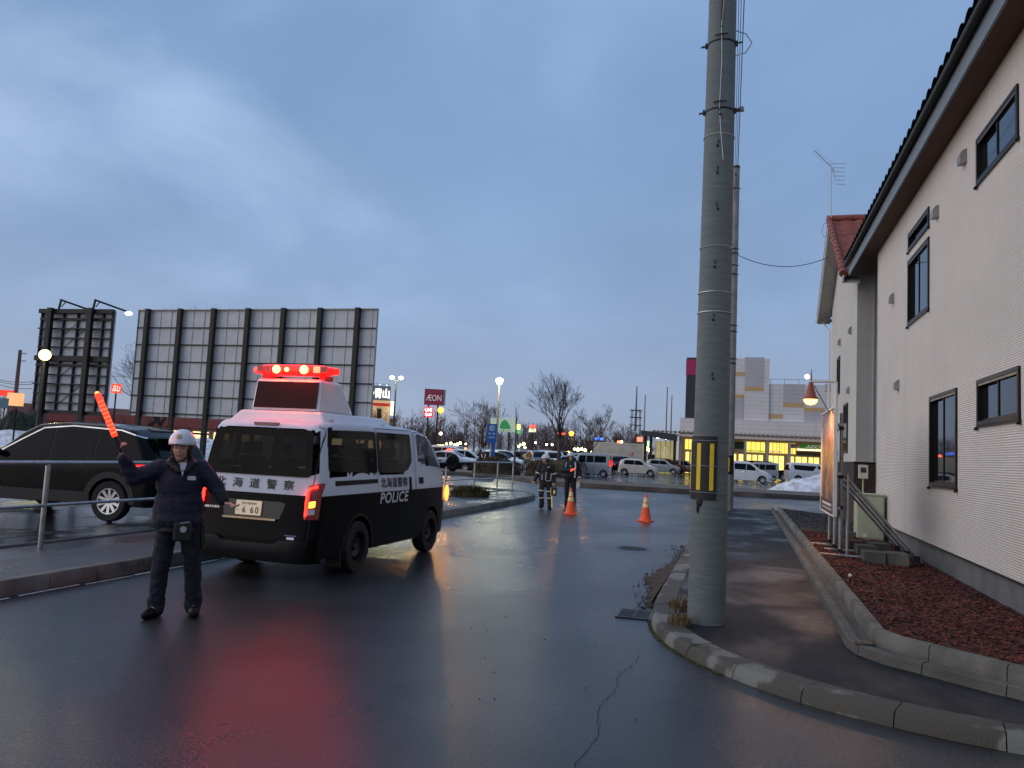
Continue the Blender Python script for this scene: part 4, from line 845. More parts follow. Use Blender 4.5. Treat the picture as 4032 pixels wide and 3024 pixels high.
plt = panel([(-.115, .745), (.235, .745), (.235, .915), (-.115, .915)], RR, mat('plate_white', (.66, .58, .46), .5, var=.03, emit=(1, .75, .45), es=.25), 'number_plate', van, .022, .012, .01)
for body, h, cy, cz, wd in (('苫小牧800', .030, .055, .882, .205), ('さ', .022, .205, .80, .025), ('・', .006, .165, .80, .006)): text(body, h, RM(cy, cz), 'plate_text', lett_k, plt, .01, 0, wd, .025)
for ch, cy in (('6', .115), ('6', .005), ('0', -.062)): text(ch, .072, RM(cy, .806), 'plate_text', lett_k, plt, .015, 0, .042, .025)
text('CARAVAN', .030, RM(.60, .815), 'badge', mat('chrome', (.7, .7, .7), .15, 1), van, .01, 0, .24, .006)
panel([(-.62, .535), (-.46, .535), (-.46, .56), (-.62, .56)], RR, mat('blue_sticker', (.03, .05, .22), .4), 'sticker', van, .003, .002, .002); panel([(-.60, .50), (-.50, .50), (-.50, .525), (-.60, .525)], RR, lett_w, 'sticker', van, .003, .002, .002)
b = MB()
for pts in ([(.74, 1.20), (.73, 1.15)], [(-.76, .42), (-.76, 1.80), (-.70, 1.835)], [(.76, .42), (.76, 1.80), (.70, 1.835)], [(-.75, .47), (-.70, .43), (.70, .43), (.75, .47)]): seam(pts, RR, .008, '', None, None, .0012, b)
b.build('tailgate_seam', black_m, van)
# bumper with step
b = MB(); n_ = 24; vs = []; fs = []
pro = [(0, .22), (-.055, .235), (-.075, .32), (-.075, .45), (-.060, .485), (-.02, .50), (.0, .49)]
for i in range(n_ + 1):
    y = -.86 + 1.72 * i / n_; cur = .22 * max(0, (abs(y) - .62) / .24) ** 2; dip = -.05 if abs(y) < .42 else 0
    for j, (a, z) in enumerate(pro): vs.append((a + cur - .02, y, z + (dip if j >= 3 else 0)))
for i in range(n_):
    for j in range(len(pro) - 1): q = i * len(pro) + j; fs.append((q, q + len(pro), q + len(pro) + 1, q + 1))
MB().add((vs, fs)).build('rear_bumper', plastic, van, 40)
MB().add(bx(-.07, .0, -.36, .36, .375, .415)).build('bumper_step', plast_g, van)
# mirrors, headlamp edge, mudflap, exhaust
for sg in (-1, 1):
    mr = MB().add(sphere((0, 0, 0), (.075, .115, .15), 14, 10)).build('mirror', plastic, van, True, (4.02, sg * .99, 1.42)); MB().add(beam((0, -sg * .03, -.03), (-.03, -sg * .22, -.08), .06, .05)).build('mirror_arm', plastic, mr)
    MB().add(lathe([(0, -.068), (.10, -.068)], 16, (0, 0, 0), 'x')).build('mirror_glass', glass_m, mr)
    panel([(sg * .56, .78), (sg * .83, .80), (sg * .83, 1.04), (sg * .60, 1.0)], FR, lampglass, 'headlamp', van, .01, .04)
ind = MB().add(sphere((4.31, -.80, .90), (.07, .035, .14), 10, 8)).build('indicator', orange_e, van, True)
for sg in (-1, 1):
    for x in (1.10, 3.55): wheel(van, x, sg * .755, .33, .19, sg, rim_k, 'steel', rr=.62)
    MB().add(bx(.66, .68, sg * .74 - .1, sg * .74 + .1, .12, .36)).build('mudflap', black_m, van)
# interior seen faintly: none; roof equipment
plat = MB()
vs = [(.32, .70, 1.86), (.32, -.70, 1.86), (2.35, -.70, 1.88), (2.35, .70, 1.88), (.42, .58, 2.02), (.42, -.58, 2.02), (2.20, -.58, 2.03), (2.20, .58, 2.03)]
plat.add((vs, [(0, 3, 2, 1), (4, 5, 6, 7), (0, 1, 5, 4), (1, 2, 6, 5), (2, 3, 7, 6), (3, 0, 4, 7)]))
plo = plat.build('roof_platform', paint_w, van, False, None, .025)
for x in (.45, 1.9): 
    for sg in (-1, 1): MB().add(bx(x, x + .12, sg * .62 - .06, sg * .62 + .06, 1.90, 1.945)).build('platform_foot', paint_w, plo, False, None, .01)
vs = [(.50, .50, 2.02), (.50, -.50, 2.02), (1.42, -.50, 2.02), (1.42, .50, 2.02), (.56, .48, 2.44), (.56, -.48, 2.44), (1.10, -.46, 2.44), (1.10, .46, 2.44)]
scr = MB().add((vs, [(0, 3, 2, 1), (4, 5, 6, 7), (0, 1, 5, 4), (1, 2, 6, 5), (2, 3, 7, 6), (3, 0, 4, 7)])).build('screen_housing', paint_w, van, False, None, .04)
MB().add(([(.507, .455, 2.06), (.507, -.455, 2.06), (.556, -.445, 2.40), (.556, .445, 2.40)], [(0, 3, 2, 1)])).build('screen', mat('dark_led_matrix', (.008, .002, .003), .45, var=.2, vscale=200, spec=.15, emit=(1, .0, .03), es=.012), scr, loc=(-.012, 0, 0))
for sg in (-1, 1): MB().add(bx(.66, .86, sg * .42 - .04, sg * .42 + .04, 2.44, 2.50)).build('bar_foot', red_e if 0 else mat('red_foot', (.4, .01, .01), .4) if 'red_foot' not in MATS else MATS['red_foot'], scr)
# light bar: tapered red dome over reflectors
dome = mat('red_dome_glowing', (.5, .01, .008), .15, var=.05, emit=(1, .004, .003), es=4)
vs = []; fs = []; n_ = 22
for i in range(n_ + 1):
    y = -.60 + 1.2 * i / n_; q = abs(y) / .6; hw = .14 * (1 - max(0, q - .7) ** 1.4 * 3.2); hh = .075 * (1 - max(0, q - .62) * 1.3); sw = .05 * q * q
    for k in range(12): a = 2 * math.pi * k / 12; vs.append((.66 + sw + hw * math.cos(a) * (1 if abs(math.cos(a)) < .9 else .95), y, 2.555 + hh * math.copysign(abs(math.sin(a)) ** .6, math.sin(a)) - .0))
for i in range(n_):
    for k in range(12): fs.append((i * 12 + k, i * 12 + (k + 1) % 12, (i + 1) * 12 + (k + 1) % 12, (i + 1) * 12 + k))
fs.append(tuple(range(12))[::-1]); fs.append(tuple(n_ * 12 + k for k in range(12)))
bar = MB().add((vs, fs)).build('light_bar', dome, van, 50)
hot = glow('beacon_hot_lamp', (1, .07, .014), 55); hot2 = glow('beacon_red_lamp', (1, .03, .015), 20)
for y, r_ in ((.17, .055), (.02, .028), (-.23, .058)): MB().add(sphere((.515, y, 2.555), (.03, r_, r_ * .95), 14, 8)).build('lamp', hot, bar, True)
for y in (.42, .30, -.40, -.50): MB().add(bx(.53, .54, y - .045, y + .045, 2.52, 2.60)).build('reflector', hot2 if abs(y) < .41 and y < 0 else redlens, bar)
bl = bpy.data.lights.new('beacon_light', 'POINT'); bl.energy = 9; bl.color = (1, .03, .015); bl.shadow_soft_size = .12; q = bpy.data.objects.new('beacon_light', bl); C.objects.link(q); q.parent = van; q.location = (.36, 0, 2.60)
bq = bpy.data.lights.new('beacon_beam', 'SPOT'); bq.energy = 52; bq.color = (1, .03, .015); bq.shadow_soft_size = .07; bq.spot_size = R(82); bq.spot_blend = 1.0; q = bpy.data.objects.new('beacon_beam', bq); C.objects.link(q); q.parent = van; q.location = (.42, -.22, 2.56); q.rotation_euler = (0, R(80), R(32))
hl = bpy.data.lights.new('headlight_beam', 'SPOT'); hl.energy = 300; hl.color = (1, .92, .6); hl.spot_size = R(75); hl.spot_blend = .8; hl.shadow_soft_size = .1; q = bpy.data.objects.new('headlight_beam', hl); C.objects.link(q); q.parent = van; q.location = (4.6, -.3, .85); q.rotation_euler = (0, R(-78), 0)
# ------------------------------------------------------------------ cars
def car(spec, label, cat, loc, rz, paint, group=None, name='parked_car', wheels=True, detail=1):
    S_ = Shell(*spec['sh']); S_.wr = spec['r']; o = empty(name, loc, rz, label, cat, group)
    MB().add(S_.mesh(spec.get('nx', 44), 10)).build('body', paint, o, 35); underbody(o, S_, spec['sh'][2])
    r, l, re, fr, tp = S_.side(-1), S_.side(1), S_.rear(), S_.front(), S_.topm()
    for mp in (r, l):
        for P in spec['win']: panel(P, mp, carglass, 'side_window', o, .004, .035, .012, 3)
        b = MB()
        for P in spec.get('seams', []): seam(P, mp, .010, '', None, None, .0015, b)
        if b.v: b.build('door_seam', black_m, o)
        for x, z in spec.get('handles', []): panel([(x - .09, z - .015), (x + .09, z - .015), (x + .09, z + .018), (x - .09, z + .018)], mp, MATS['chrome'], 'door_handle', o, .02, .01, .02, 1)
        if spec.get('clad'):
            b = MB(); panel([(S_.arches[0] + S_.ar * .9, spec['sh'][2]), (S_.arches[1] - S_.ar * .9, spec['sh'][2]), (S_.arches[1] - S_.ar * .95, spec['sh'][2] + .2), (S_.arches[0] + S_.ar * .95, spec['sh'][2] + .2)], mp, None, '', None, .012, .02, .02, 3, b)
            b.build('sill_cladding', plast_g, o)
            for c in S_.arches: seam([(c + (S_.ar + .045) * math.cos(R(a)), S_.wr + (S_.ar + .045) * math.sin(R(a))) for a in range(-8, 189, 8)], mp, .11, 'arch_cladding', plast_g, o, .010)
    panel(spec['rw'], re, carglass, 'rear_window', o, .005, .05)
    panel(spec['ws'], tp, carglass, 'windscreen', o, .006, .05)
    for sg in (-1, 1):
        panel([(sg * a, z) for a, z in spec['tl']], re, spec.get('tlm', redlens), 'tail_lamp', o, .012, .02, .02)
        panel([(sg * a, z) for a, z in spec['hl']], fr, lampglass, 'headlamp', o, .012, .03, .02)
        mx_, mz_ = spec['mir']; MB().add(sphere((mx_, sg * (S_.W / 2 + .07), mz_), (.07, .09, .07), 10, 7)).add(beam((mx_, sg * (S_.W / 2 - .06), mz_ - .03), (mx_, sg * (S_.W / 2 + .03), mz_ - .02), .05, .04)).build('mirror', paint if spec.get('mp', 1) else plastic, o, True)
        for x in S_.arches: wheel(o, x, sg * (S_.W / 2 - .10), spec['r'], .2, sg, spec.get('rim', rim_m), 'alloy', spec.get('sp', 8), .64, 24)
    for mp, z in ((re, spec['pl'][0]), (fr, spec['pl'][1])): panel([(-.165, z), (.165, z), (.165, z + .16), (-.165, z + .16)], mp, whitep, 'number_plate', o, .02, .01, .02, 1)
    panel([(-.35, spec['gr']), (.35, spec['gr']), (.32, spec['gr'] + .12), (-.32, spec['gr'] + .12)], fr, plastic, 'grille', o, .008, .03)
    return o, S_, (r, l, re, fr, tp)
if 'chrome' not in MATS: mat('chrome', (.7, .7, .7), .15, 1)
HATCH = dict(sh=(3.62, 1.66, .24, [(0, 1.25), (.1, 1.40), (.4, 1.50), (1.2, 1.53), (1.9, 1.49), (2.25, 1.36), (2.62, 1.10), (2.85, 1.0), (3.2, .93), (3.45, .80), (3.6, .66), (3.62, .6)], [(.3, 0), (.8, .02), (1.5, .22)], [(.3, -.05), (.5, 0), (.9, -.08)], .93, .2, .2, .45, .1, .03, (.62, 3.0), .35, .015), r=.29,
    win=[[(.52, 1.02), (1.50, .99), (1.50, 1.40), (.62, 1.40)], [(1.54, .99), (2.55, .98), (2.18, 1.28), (2.0, 1.39), (1.54, 1.40)]], seams=[[(1.52, .3), (1.52, 1.42)], [(2.58, .3), (2.62, .98)], [(.72, .95), (.95, .6)]], handles=[(.98, .88), (1.78, .88)],
    rw=[(-.6, 1.0), (.6, 1.0), (.52, 1.38), (-.52, 1.38)], ws=[(2.05, -.52), (2.05, .52), (2.60, .62), (2.60, -.62)], tl=[(.66, .72), (.79, .72), (.76, 1.15), (.66, 1.1)], hl=[(.48, .62), (.76, .66), (.76, .80), (.52, .74)], mir=(2.42, 1.02), pl=(.62, .38), gr=.5)
VANM = dict(sh=(4.25, 1.69, .22, [(0, 1.55), (.06, 1.66), (.3, 1.73), (1.5, 1.76), (2.4, 1.70), (2.8, 1.52), (3.3, 1.14), (3.45, 1.06), (3.85, .95), (4.1, .82), (4.25, .62)], [(.3, 0), (.9, .02), (1.7, .18)], [(.3, -.06), (.5, 0), (.9, -.1)], .98, .17, .16, .55, .12, .03, (.78, 3.48), .36, .015), r=.31,
    win=[[(.35, 1.12), (1.25, 1.09), (1.25, 1.56), (.45, 1.56)], [(1.30, 1.08), (2.2, 1.05), (2.2, 1.56), (1.30, 1.57)], [(2.25, 1.05), (3.18, 1.02), (2.78, 1.36), (2.55, 1.52), (2.25, 1.55)]], seams=[[(1.275, .3), (1.275, 1.6)], [(2.22, .3), (2.22, 1.6)], [(3.15, .5), (3.2, 1.0)], [(.4, .98), (2.2, .95)]], handles=[(2.02, .95), (2.45, .95)],
    rw=[(-.62, 1.08), (.62, 1.08), (.56, 1.56), (-.56, 1.56)], ws=[(2.55, -.56), (2.55, .56), (3.28, .68), (3.28, -.68)], tl=[(.68, .80), (.80, .80), (.74, 1.45), (.68, 1.45)], hl=[(.45, .70), (.78, .76), (.78, .92), (.5, .84)], mir=(3.0, 1.08), pl=(.62, .36), gr=.5)
KEIV = dict(sh=(3.4, 1.48, .22, [(0, 1.68), (.05, 1.76), (.3, 1.80), (2.1, 1.80), (2.4, 1.72), (2.75, 1.25), (2.85, 1.1), (3.2, 1.0), (3.38, .8), (3.4, .6)], [(.3, 0), (1.8, .06)], [(.3, -.03), (.6, 0), (.9, -.04)], 1.0, .09, .08, .3, .07, .02, (.48, 2.9), .31, .01), r=.27,
    win=[[(.28, 1.12), (1.2, 1.10), (1.2, 1.60), (.30, 1.60)], [(1.26, 1.10), (1.8, 1.08), (1.8, 1.6), (1.26, 1.6)], [(1.86, 1.08), (2.72, 1.05), (2.45, 1.50), (2.30, 1.6), (1.86, 1.6)]], seams=[[(1.23, .3), (1.23, 1.68)], [(1.83, .3), (1.83, 1.68)]], handles=[(1.4, .98), (2.0, .98)],
    rw=[(-.55, 1.08), (.55, 1.08), (.52, 1.62), (-.52, 1.62)], ws=[(2.36, -.55), (2.36, .55), (2.76, .58), (2.76, -.58)], tl=[(.60, .85), (.71, .85), (.69, 1.35), (.60, 1.35)], hl=[(.4, .72), (.68, .74), (.68, .96), (.42, .92)], mir=(2.6, 1.2), pl=(.55, .36), gr=.5)
BIGV = dict(sh=(4.85, 1.84, .24, [(0, 1.70), (.05, 1.82), (.25, 1.91), (1.8, 1.94), (3.0, 1.90), (3.4, 1.72), (4.0, 1.24), (4.15, 1.14), (4.6, 1.02), (4.8, .85), (4.85, .65)], [(.3, 0), (1.0, .03), (1.9, .20)], [(.3, -.05), (.5, 0), (1.0, -.08)], 1.08, .15, .18, .5, .12, .03, (.95, 3.95), .40, .015), r=.345,
    win=[[(.62, 1.25), (1.9, 1.19), (2.35, 1.19), (2.72, 1.66), (.50, 1.70)], [(2.78, 1.45), (3.3, 1.16), (3.88, 1.12), (3.35, 1.58), (3.1, 1.68), (2.80, 1.70)]], seams=[[(1.6, .3), (1.6, 1.2)], [(2.75, .3), (2.75, 1.45)], [(3.8, .5), (3.85, 1.1)]], handles=[(2.55, 1.05), (3.0, 1.05)],
    rw=[(-.68, 1.18), (.68, 1.18), (.62, 1.72), (-.62, 1.72)], ws=[(3.15, -.62), (3.15, .62), (3.95, .76), (3.95, -.76)], tl=[(.62, 1.1), (.88, 1.1), (.84, 1.42), (.70, 1.42)], hl=[(.5, .75), (.86, .82), (.86, .96), (.5, .9)], mir=(3.72, 1.2), pl=(.65, .38), gr=.55)
SEDAN = dict(sh=(4.8, 1.80, .22, [(0, .92), (.1, 1.0), (.6, 1.04), (.95, 1.16), (1.4, 1.36), (1.9, 1.46), (2.7, 1.45), (3.1, 1.30), (3.55, 1.05), (3.7, 1.0), (4.3, .92), (4.65, .80), (4.8, .62)], [(.3, .02), (.6, 0), (1.0, .06)], [(.3, -.05), (.5, 0), (.9, -.1)], .93, .28, .25, .55, .08, .03, (1.05, 3.85), .38, .015), r=.32,
    win=[[(1.15, 1.0), (2.3, .99), (2.3, 1.36), (1.75, 1.37), (1.4, 1.24)], [(2.36, .99), (3.42, .97), (3.0, 1.24), (2.75, 1.35), (2.36, 1.36)]], seams=[[(2.33, .3), (2.33, 1.38)], [(3.4, .4), (3.45, .97)]], handles=[(2.1, .86), (2.55, .86)],
    rw=[(-.5, .70), (.5, .70), (.5, .72), (-.5, .72)], ws=[(2.85, -.56), (2.85, .56), (3.55, .72), (3.55, -.72)], tl=[(.55, .68), (.86, .68), (.86, .86), (.58, .86)], hl=[(.48, .62), (.84, .66), (.84, .78), (.5, .74)], mir=(3.2, 1.0), pl=(.5, .36), gr=.5)
SUVS = dict(sh=(4.68, 1.84, .30, [(0, 1.18), (.05, 1.30), (.12, 1.50), (.3, 1.63), (.9, 1.70), (1.9, 1.72), (2.45, 1.67), (2.85, 1.50), (3.38, 1.16), (3.55, 1.10), (4.2, 1.03), (4.5, .95), (4.65, .75), (4.68, .6)], [(.3, .05), (.6, 0), (.9, .0), (1.1, .12), (1.6, .42)], [(.3, -.06), (.5, 0), (1.0, -.06)], 1.02, .24, .28, .5, .10, .03, (.95, 3.68), .42, .015), r=.36, clad=1,
    win=[[(.72, 1.23), (1.30, 1.13), (1.30, 1.56), (.95, 1.52)], [(1.36, 1.12), (2.20, 1.08), (2.20, 1.60), (1.36, 1.57)], [(2.28, 1.08), (3.28, 1.06), (2.86, 1.36), (2.52, 1.57), (2.28, 1.60)]], seams=[[(1.33, 1.0), (1.33, 1.62)], [(1.33, 1.0), (1.48, .75)], [(2.24, .5), (2.24, 1.64)], [(3.3, .55), (3.42, 1.02)], [(.3, .98), (3.6, .93)]], handles=[(1.58, .98), (2.44, .97)],
    rw=[(-.66, 1.16), (.66, 1.16), (.56, 1.50), (-.56, 1.50)], ws=[(2.56, -.58), (2.56, .58), (3.35, .76), (3.35, -.76)], tl=[(.40, .98), (.88, .96), (.88, 1.05), (.45, 1.08)], hl=[(.5, .8), (.86, .84), (.86, .96), (.5, .92)], mir=(3.25, 1.12), pl=(.75, .4), gr=.6, rim=rim_m, sp=10, nx=70)
# dark SUV in the left car park
suv, SS, mp5 = car(SUVS, 'black SUV with lit red tail lamp, standing in the wet car park behind the railing', 'car', (-9.65, 12.12, .10), R(185), paint_k, None, 'parked_car')
for sg, mp in ((1, mp5[1]), (-1, mp5[0])):
    panel([(.03, .975), (.70, 1.0), (.45, 1.05), (.05, 1.09)], mp, red_e, 'tail_lamp_lit', suv, .018, .012, .02)
    panel([(sg * .42, .99), (sg * .90, .97), (sg * .90, 1.05), (sg * .5, 1.07)], mp5[2], red_e, 'tail_lamp_lit', suv, .022, .02, .02)
    seam([(.42, 1.50), (.9, 1.62), (1.9, 1.66), (2.5, 1.60), (2.92, 1.37), (3.36, 1.11)], mp, .022, 'roof_trim', MATS['chrome'], suv, .006)
suv.scale = (.98,) * 3
b = MB().add(prism([(-.02, -.58), (.42, -.58), (.42, .58), (-.02, .58)], 1.62, 1.655)); b.build('rear_spoiler', paint_k, suv, False, (.05, 0, -.01), .01)
MB().add(beam((.95, 0, 1.74), (.80, 0, 1.82), .04, .05)).build('fin_aerial', plastic, suv)
# patrol car beyond the cross street
pc, PS, pm5 = car(SEDAN, 'white over black patrol car with a red roof light, half hidden behind the van', 'patrol car', (-23.1, 54.4, 0), R(2), twot.copy(), None, 'patrol_car')
m2 = pc and KIDS(pc)[0].data.materials[0]; [setattr(nn.inputs[1], 'default_value', .80) for nn in m2.node_tree.nodes if nn.type == 'MATH']
MB().add(sphere((2.3, 0, 1.56), (.16, .52, .085), 16, 8)).build('light_bar', glow('patrol_beacon', (1, .05, .03), 5), pc, True)
text('POLICE', .16, lambda x, y, t: pm5[0](2.55 + x, .70 + y, t), 'lettering', lett_w, pc, .03, 0, .9, .006)
for sg in (-1, 1): panel([(sg * .5, .63), (sg * .84, .67), (sg * .84, .78), (sg * .52, .74)], pm5[3], amber_e, 'headlamp_lit', pc, .02, .02)
# parked cars of the mall
G1 = 'cars parked in front of the mall'
PROTO = {}
def put(kind, spec, x, y, deg, paint, label, sc=1, cat='car', z=0):
    if kind not in PROTO:
        o, _, _ = car(spec, label, cat, (x, y, z), R(deg), paint, G1); o.scale = (sc,) * 3; PROTO[kind] = (o, paint); return o
    o0, p0 = PROTO[kind]; o = copy_tree(o0); o.location = (x, y, z); o.rotation_euler = (0, 0, R(deg)); o.scale = (sc,) * 3; o['label'] = label; o['category'] = cat
    if paint != p0: vary(o, p0, paint)
    return o
put('hatch', HATCH, -11.0, 73.2, 0, paint_p, 'cream white hatchback driving past the delivery truck', 1.0)
put('hatch', HATCH, -10.5, 90.5, -2, paint_s, 'silver hatchback in front of the dark red car, right of the cream hatchback', 1.05)
put('suv', SUVS, -10.6, 93.0, -2, paint_r, 'dark red tall car right behind the silver hatchback', 1.0)
put('suv', SUVS, -8.7, 95, -2, paint_s, 'grey car in the row by the mall entrance behind the dark red one', .95)
put('suv', SUVS, -8.0, 97.2, -2, paint_k, 'black car farthest in the row by the mall entrance', .95)
put('van', VANM, -1.9, 69.3, -2, paint_w, 'white minivan crossing the car park between the far pole and the snow pile', 1.02)
put('bigv', BIGV, 3.3, 86.0, 180, paint_k, 'black tall minivan behind the white minivan', 1.0)
put('kei', KEIV, 3.4, 80.5, 180, paint_s, 'beige grey boxy small van right behind the white minivan', 1.0)
put('bigv', BIGV, 4.1, 81.5, 12, paint_w, 'large white minivan parked behind the snow pile', 1.0)
put('suv', SUVS, 7.8, 88, 180, paint_k, 'black car between the two tall minivans near the shop front', 1.0)
put('hatch', HATCH, 10.6, 74.5, 180 - 8, paint_r, 'red car with black windows partly hidden by the snow pile', 1.1)
put('kei', KEIV, -9.9, 61.6, 182, paint_s, 'silver small van with lit red tail lamps behind the two officers', 1.02)
put('hatch', HATCH, -13.0, 61.5, -85, paint_s, 'silver car facing the street with dazzling headlights by the bare tree', 1.0)
put('kei', KEIV, -13.0, 78, 180, paint_w, 'white boxy van standing at the tail of the delivery truck', 1.05)
put('van', VANM, -26.1, 64.0, -4, paint_s, 'long silver minivan behind the patrol car', 1.1)
put('suv', SUVS, -20.6, 62.6, -40, paint_w, 'white SUV standing behind the officer in the reflective vest', 1.0)
put('suv', SUVS, -23.2, 58.6, 12, paint_w, 'white car with an amber roof lamp right behind the patrol car', .95)
put('hatch', HATCH, -27.5, 80, 0, paint_b, 'slate blue car far behind the silver minivan', 1.2)
put('suv', SUVS, -22.6, 76, 10, paint_k, 'black car behind the white SUV left of the blue sign', 1.0)
put('van', VANM, -21.4, 80, -80, paint_b, 'dark blue car behind the tree sign post', 1.05)
put('suv', SUVS, -17.6, 60.0, 178, paint_k, 'low black car just behind the hedge and the lamp post', .9)
put('suv', SUVS, -18.7, 71, -62, paint_b, 'blue grey SUV facing the street between the sign post and the dark thin tree', 1.05)
put('bigv', BIGV, -20.3, 82, -75, paint_w, 'white roofed minivan behind the blue grey SUV', 1.0)
put('van', VANM, -16.7, 70, -72, paint_p, 'beige minivan facing the street left of the tree trunk', 1.05)
put('bigv', BIGV, -18.6, 84, -80, paint_k, 'black tall minivan behind the beige minivan', 1.0)
put('hatch', HATCH, -15.2, 79, -80, paint_k, 'black hatchback between the beige minivan and the tree', 1.1)
put('van', VANM, -14.2, 70, -75, paint_g, 'grey green minivan directly behind the bare tree trunk', 1.0)
put('suv', SUVS, -12.6, 84, -80, paint_k, 'black SUV behind the officers, left of the white boxy van', 1.0)
put('hatch', HATCH, -24.5, 92, -80, paint_w, 'small white car in the farthest row under the brown trees', 1.1)
put('van', VANM, -29.5, 92, -80, paint_g, 'grey minivan in the farthest row left of the blue sign', 1.05)
put('bigv', BIGV, -22.0, 95, -80, paint_s, 'silver tall minivan in the farthest row behind the tree sign', 1.0)
MB_ = glow('headlight_glare', (1, .97, .62), 30)
tag(MB().add(sphere((0, 0, 0), (.15, .08, .15), 12, 8)).build('car_headlamp', MB_, None, True, (-12.66, 57.75, .98)), 'dazzling lit headlamp beside the tree trunk', 'headlamp')
tag(MB().add(sphere((0, 0, 0), (.12, .07, .10), 12, 8)).build('car_headlamp', MB_, None, True, (-12.60, 57.7, .62)), 'smaller lit lamp just below the dazzling headlamp', 'headlamp')
lv = [o for o in C.objects if o.get('label', '').startswith('silver small van')][0]
for sg in (-1, 1): MB().add(bx(-.03, .02, sg * .69 - .03, sg * .69 + .03, .85, 1.30)).build('tail_lamp_lit', red_e, lv)
wl = [o for o in C.objects if o.get('label', '').startswith('white car with an amber')][0]; MB().add(sphere((2.2, 0, 1.82), (.12, .3, .07), 10, 6)).build('roof_lamp', orange_e, wl, True)
# delivery truck
tr = empty('delivery_truck', (-17.4, 94.5, 0), R(0), 'pale box delivery truck behind the cream hatchback', 'truck')
box_m = mat('dirty_white_box', (.46, .45, .41), .6, var=.12, vscale=1.2)
MB().add(bx(.2, 6.2, -1.0, 1.0, .85, 3.3)).build('cargo_box', box_m, tr, False, None, .03)
MB().add(bx(.2, 6.2, -1.012, -1.002, 1.42, 1.47)).add(bx(.2, 6.2, -1.015, -1.002, .85, .93)).add(bx(.2, 6.2, -1.02, -1.002, 3.24, 3.3)).add(bx(6.08, 6.2, -1.02, -1.002, .93, 3.24)).build('side_rail', MATS['pale_label'], tr)
MB().add(prism([(4.7, 2.0), (4.9, 2.35), (5.05, 1.95), (4.88, 1.78)], -1.008, -1.003), 0, Matrix(((1, 0, 0, 0), (0, 0, 1, 0), (0, 1, 0, 0), (0, 0, 0, 1)))).build('red_mark', mat('faded_red', (.45, .10, .10), .6), tr)
MB().add(bx(3.1, 5.8, -1.008, -1.003, 1.66, 1.72)).build('line_mark', mat('faded_grey', (.30, .30, .28), .6), tr)
MB().add(bx(6.35, 7.9, -.9, .9, .6, 2.35)).build('cab', paint_w, tr, False, None, .12); MB().add(bx(6.7, 7.5, -.912, -.903, 1.4, 2.1)).build('cab_window', carglass, tr)
MB().add(bx(.3, 7.6, -.35, .35, .5, .82)).add(bx(.25, .35, -.95, .95, .45, .6)).build('chassis', black_m, tr)
MB().add(bx(.75, 2.4, -.96, -.6, .45, .82)).build('side_guard', steel_d, tr)
for x in (1.6, 7.0):
    for sg in (-1, 1): wheel(tr, x, sg * .84, .38, .24, sg, rim_m, 'steel', n=20)
MB().add(sphere((3.1, .0, 3.42), (.25, .25, .18), 12, 8)).build('far_red_lamp', glow('red_far_lamp', (1, .12, .05), 6), tr, True)
# ------------------------------------------------------------------ traffic cones
def cone(x, y, rz, label, sc=1, first=[None]):
    if first[0]:
        c = copy_tree(first[0]); c.location = (x, y, 0); c.rotation_euler = (0, 0, rz); c.scale = (sc,) * 3; c['label'] = label; return c
    o = empty('traffic_cone', (x, y, 0), rz, label, 'traffic cone', 'orange traffic cones'); first[0] = o
    pr_ = lambda z: .155 - z * .185
    MB().add(prism(rpoly([(-.19, -.19), (.19, -.19), (.19, .19), (-.19, .19)], .06), 0, .028)).build('base', cone_m, o, False, None, .006)
    MB().add(lathe([(.17, .028), (.155, .05), (pr_(.12), .12), (pr_(.62), .62), (.034, .66), (.030, .695), (.015, .71), (0, .712)], 28)).build('body', cone_m, o, 50)
    for a, c in ((.37, .47), (.50, .62)): MB().add(lathe([(pr_(a) + .004, a), (pr_(c) + .004, c)], 28)).build('reflective_sleeve', cone_w, o, 60)
    return o
cone(-4.53, 21.48, .1, 'orange cone with two pale bands standing in front of the right officer')
cone(-2.40, 20.9, -.2, 'orange cone standing alone in the middle of the road')
cone(-11.42, 69.1, 0, 'small distant cone at the tail of the truck', .95); cone(3.42, 66.3, 0, 'distant red cone at the foot of the snow pile', .95)
# ------------------------------------------------------------------ railings
def railing(P, posts, z0, h, label, zm=.5):
    o = empty('guard_railing', (P[0][0], P[0][1], z0), 0, label, 'railing', 'steel railings on the left pavement'); ox = Vector((P[0][0], P[0][1], 0)); Q = [Vector((*p, 0)) - ox for p in P]
    MB().add(tube([q + Vector((0, 0, h)) for q in Q], .03, 12)).build('top_rail', steel, o, 40); MB().add(tube([q + Vector((0, 0, zm)) for q in Q], .022, 12)).build('middle_rail', steel, o, 40)
    for p in posts: q = Vector((*p, 0)) - ox; MB().add(tube([q + Vector((0, 0, -.05)), q + Vector((0, 0, h))], .03, 12)).add(sphere(q + Vector((0, 0, zm)), .034, 8, 6)).build('post', steel, o, 40)
railing([(-8.52, 3.0), (-8.52, 18.0)], [(-8.52, y) for y in (5.6, 8.0, 10.4, 12.8, 15.2, 17.6)], .145, 1.07, 'steel pipe railing in front of the black SUV', .53)
railing([(-8.75, 19.5), (-8.95, 25.6), (-8.62, 27.6), (-8.42, 29.0)], [(-8.76, 20.0), (-8.85, 23), (-9.2 + .25, 26.0), (-8.6, 27.6), (-8.42, 29.0)], .145, 1.08, 'steel pipe railing ending at the pavement corner beyond the van', .5)
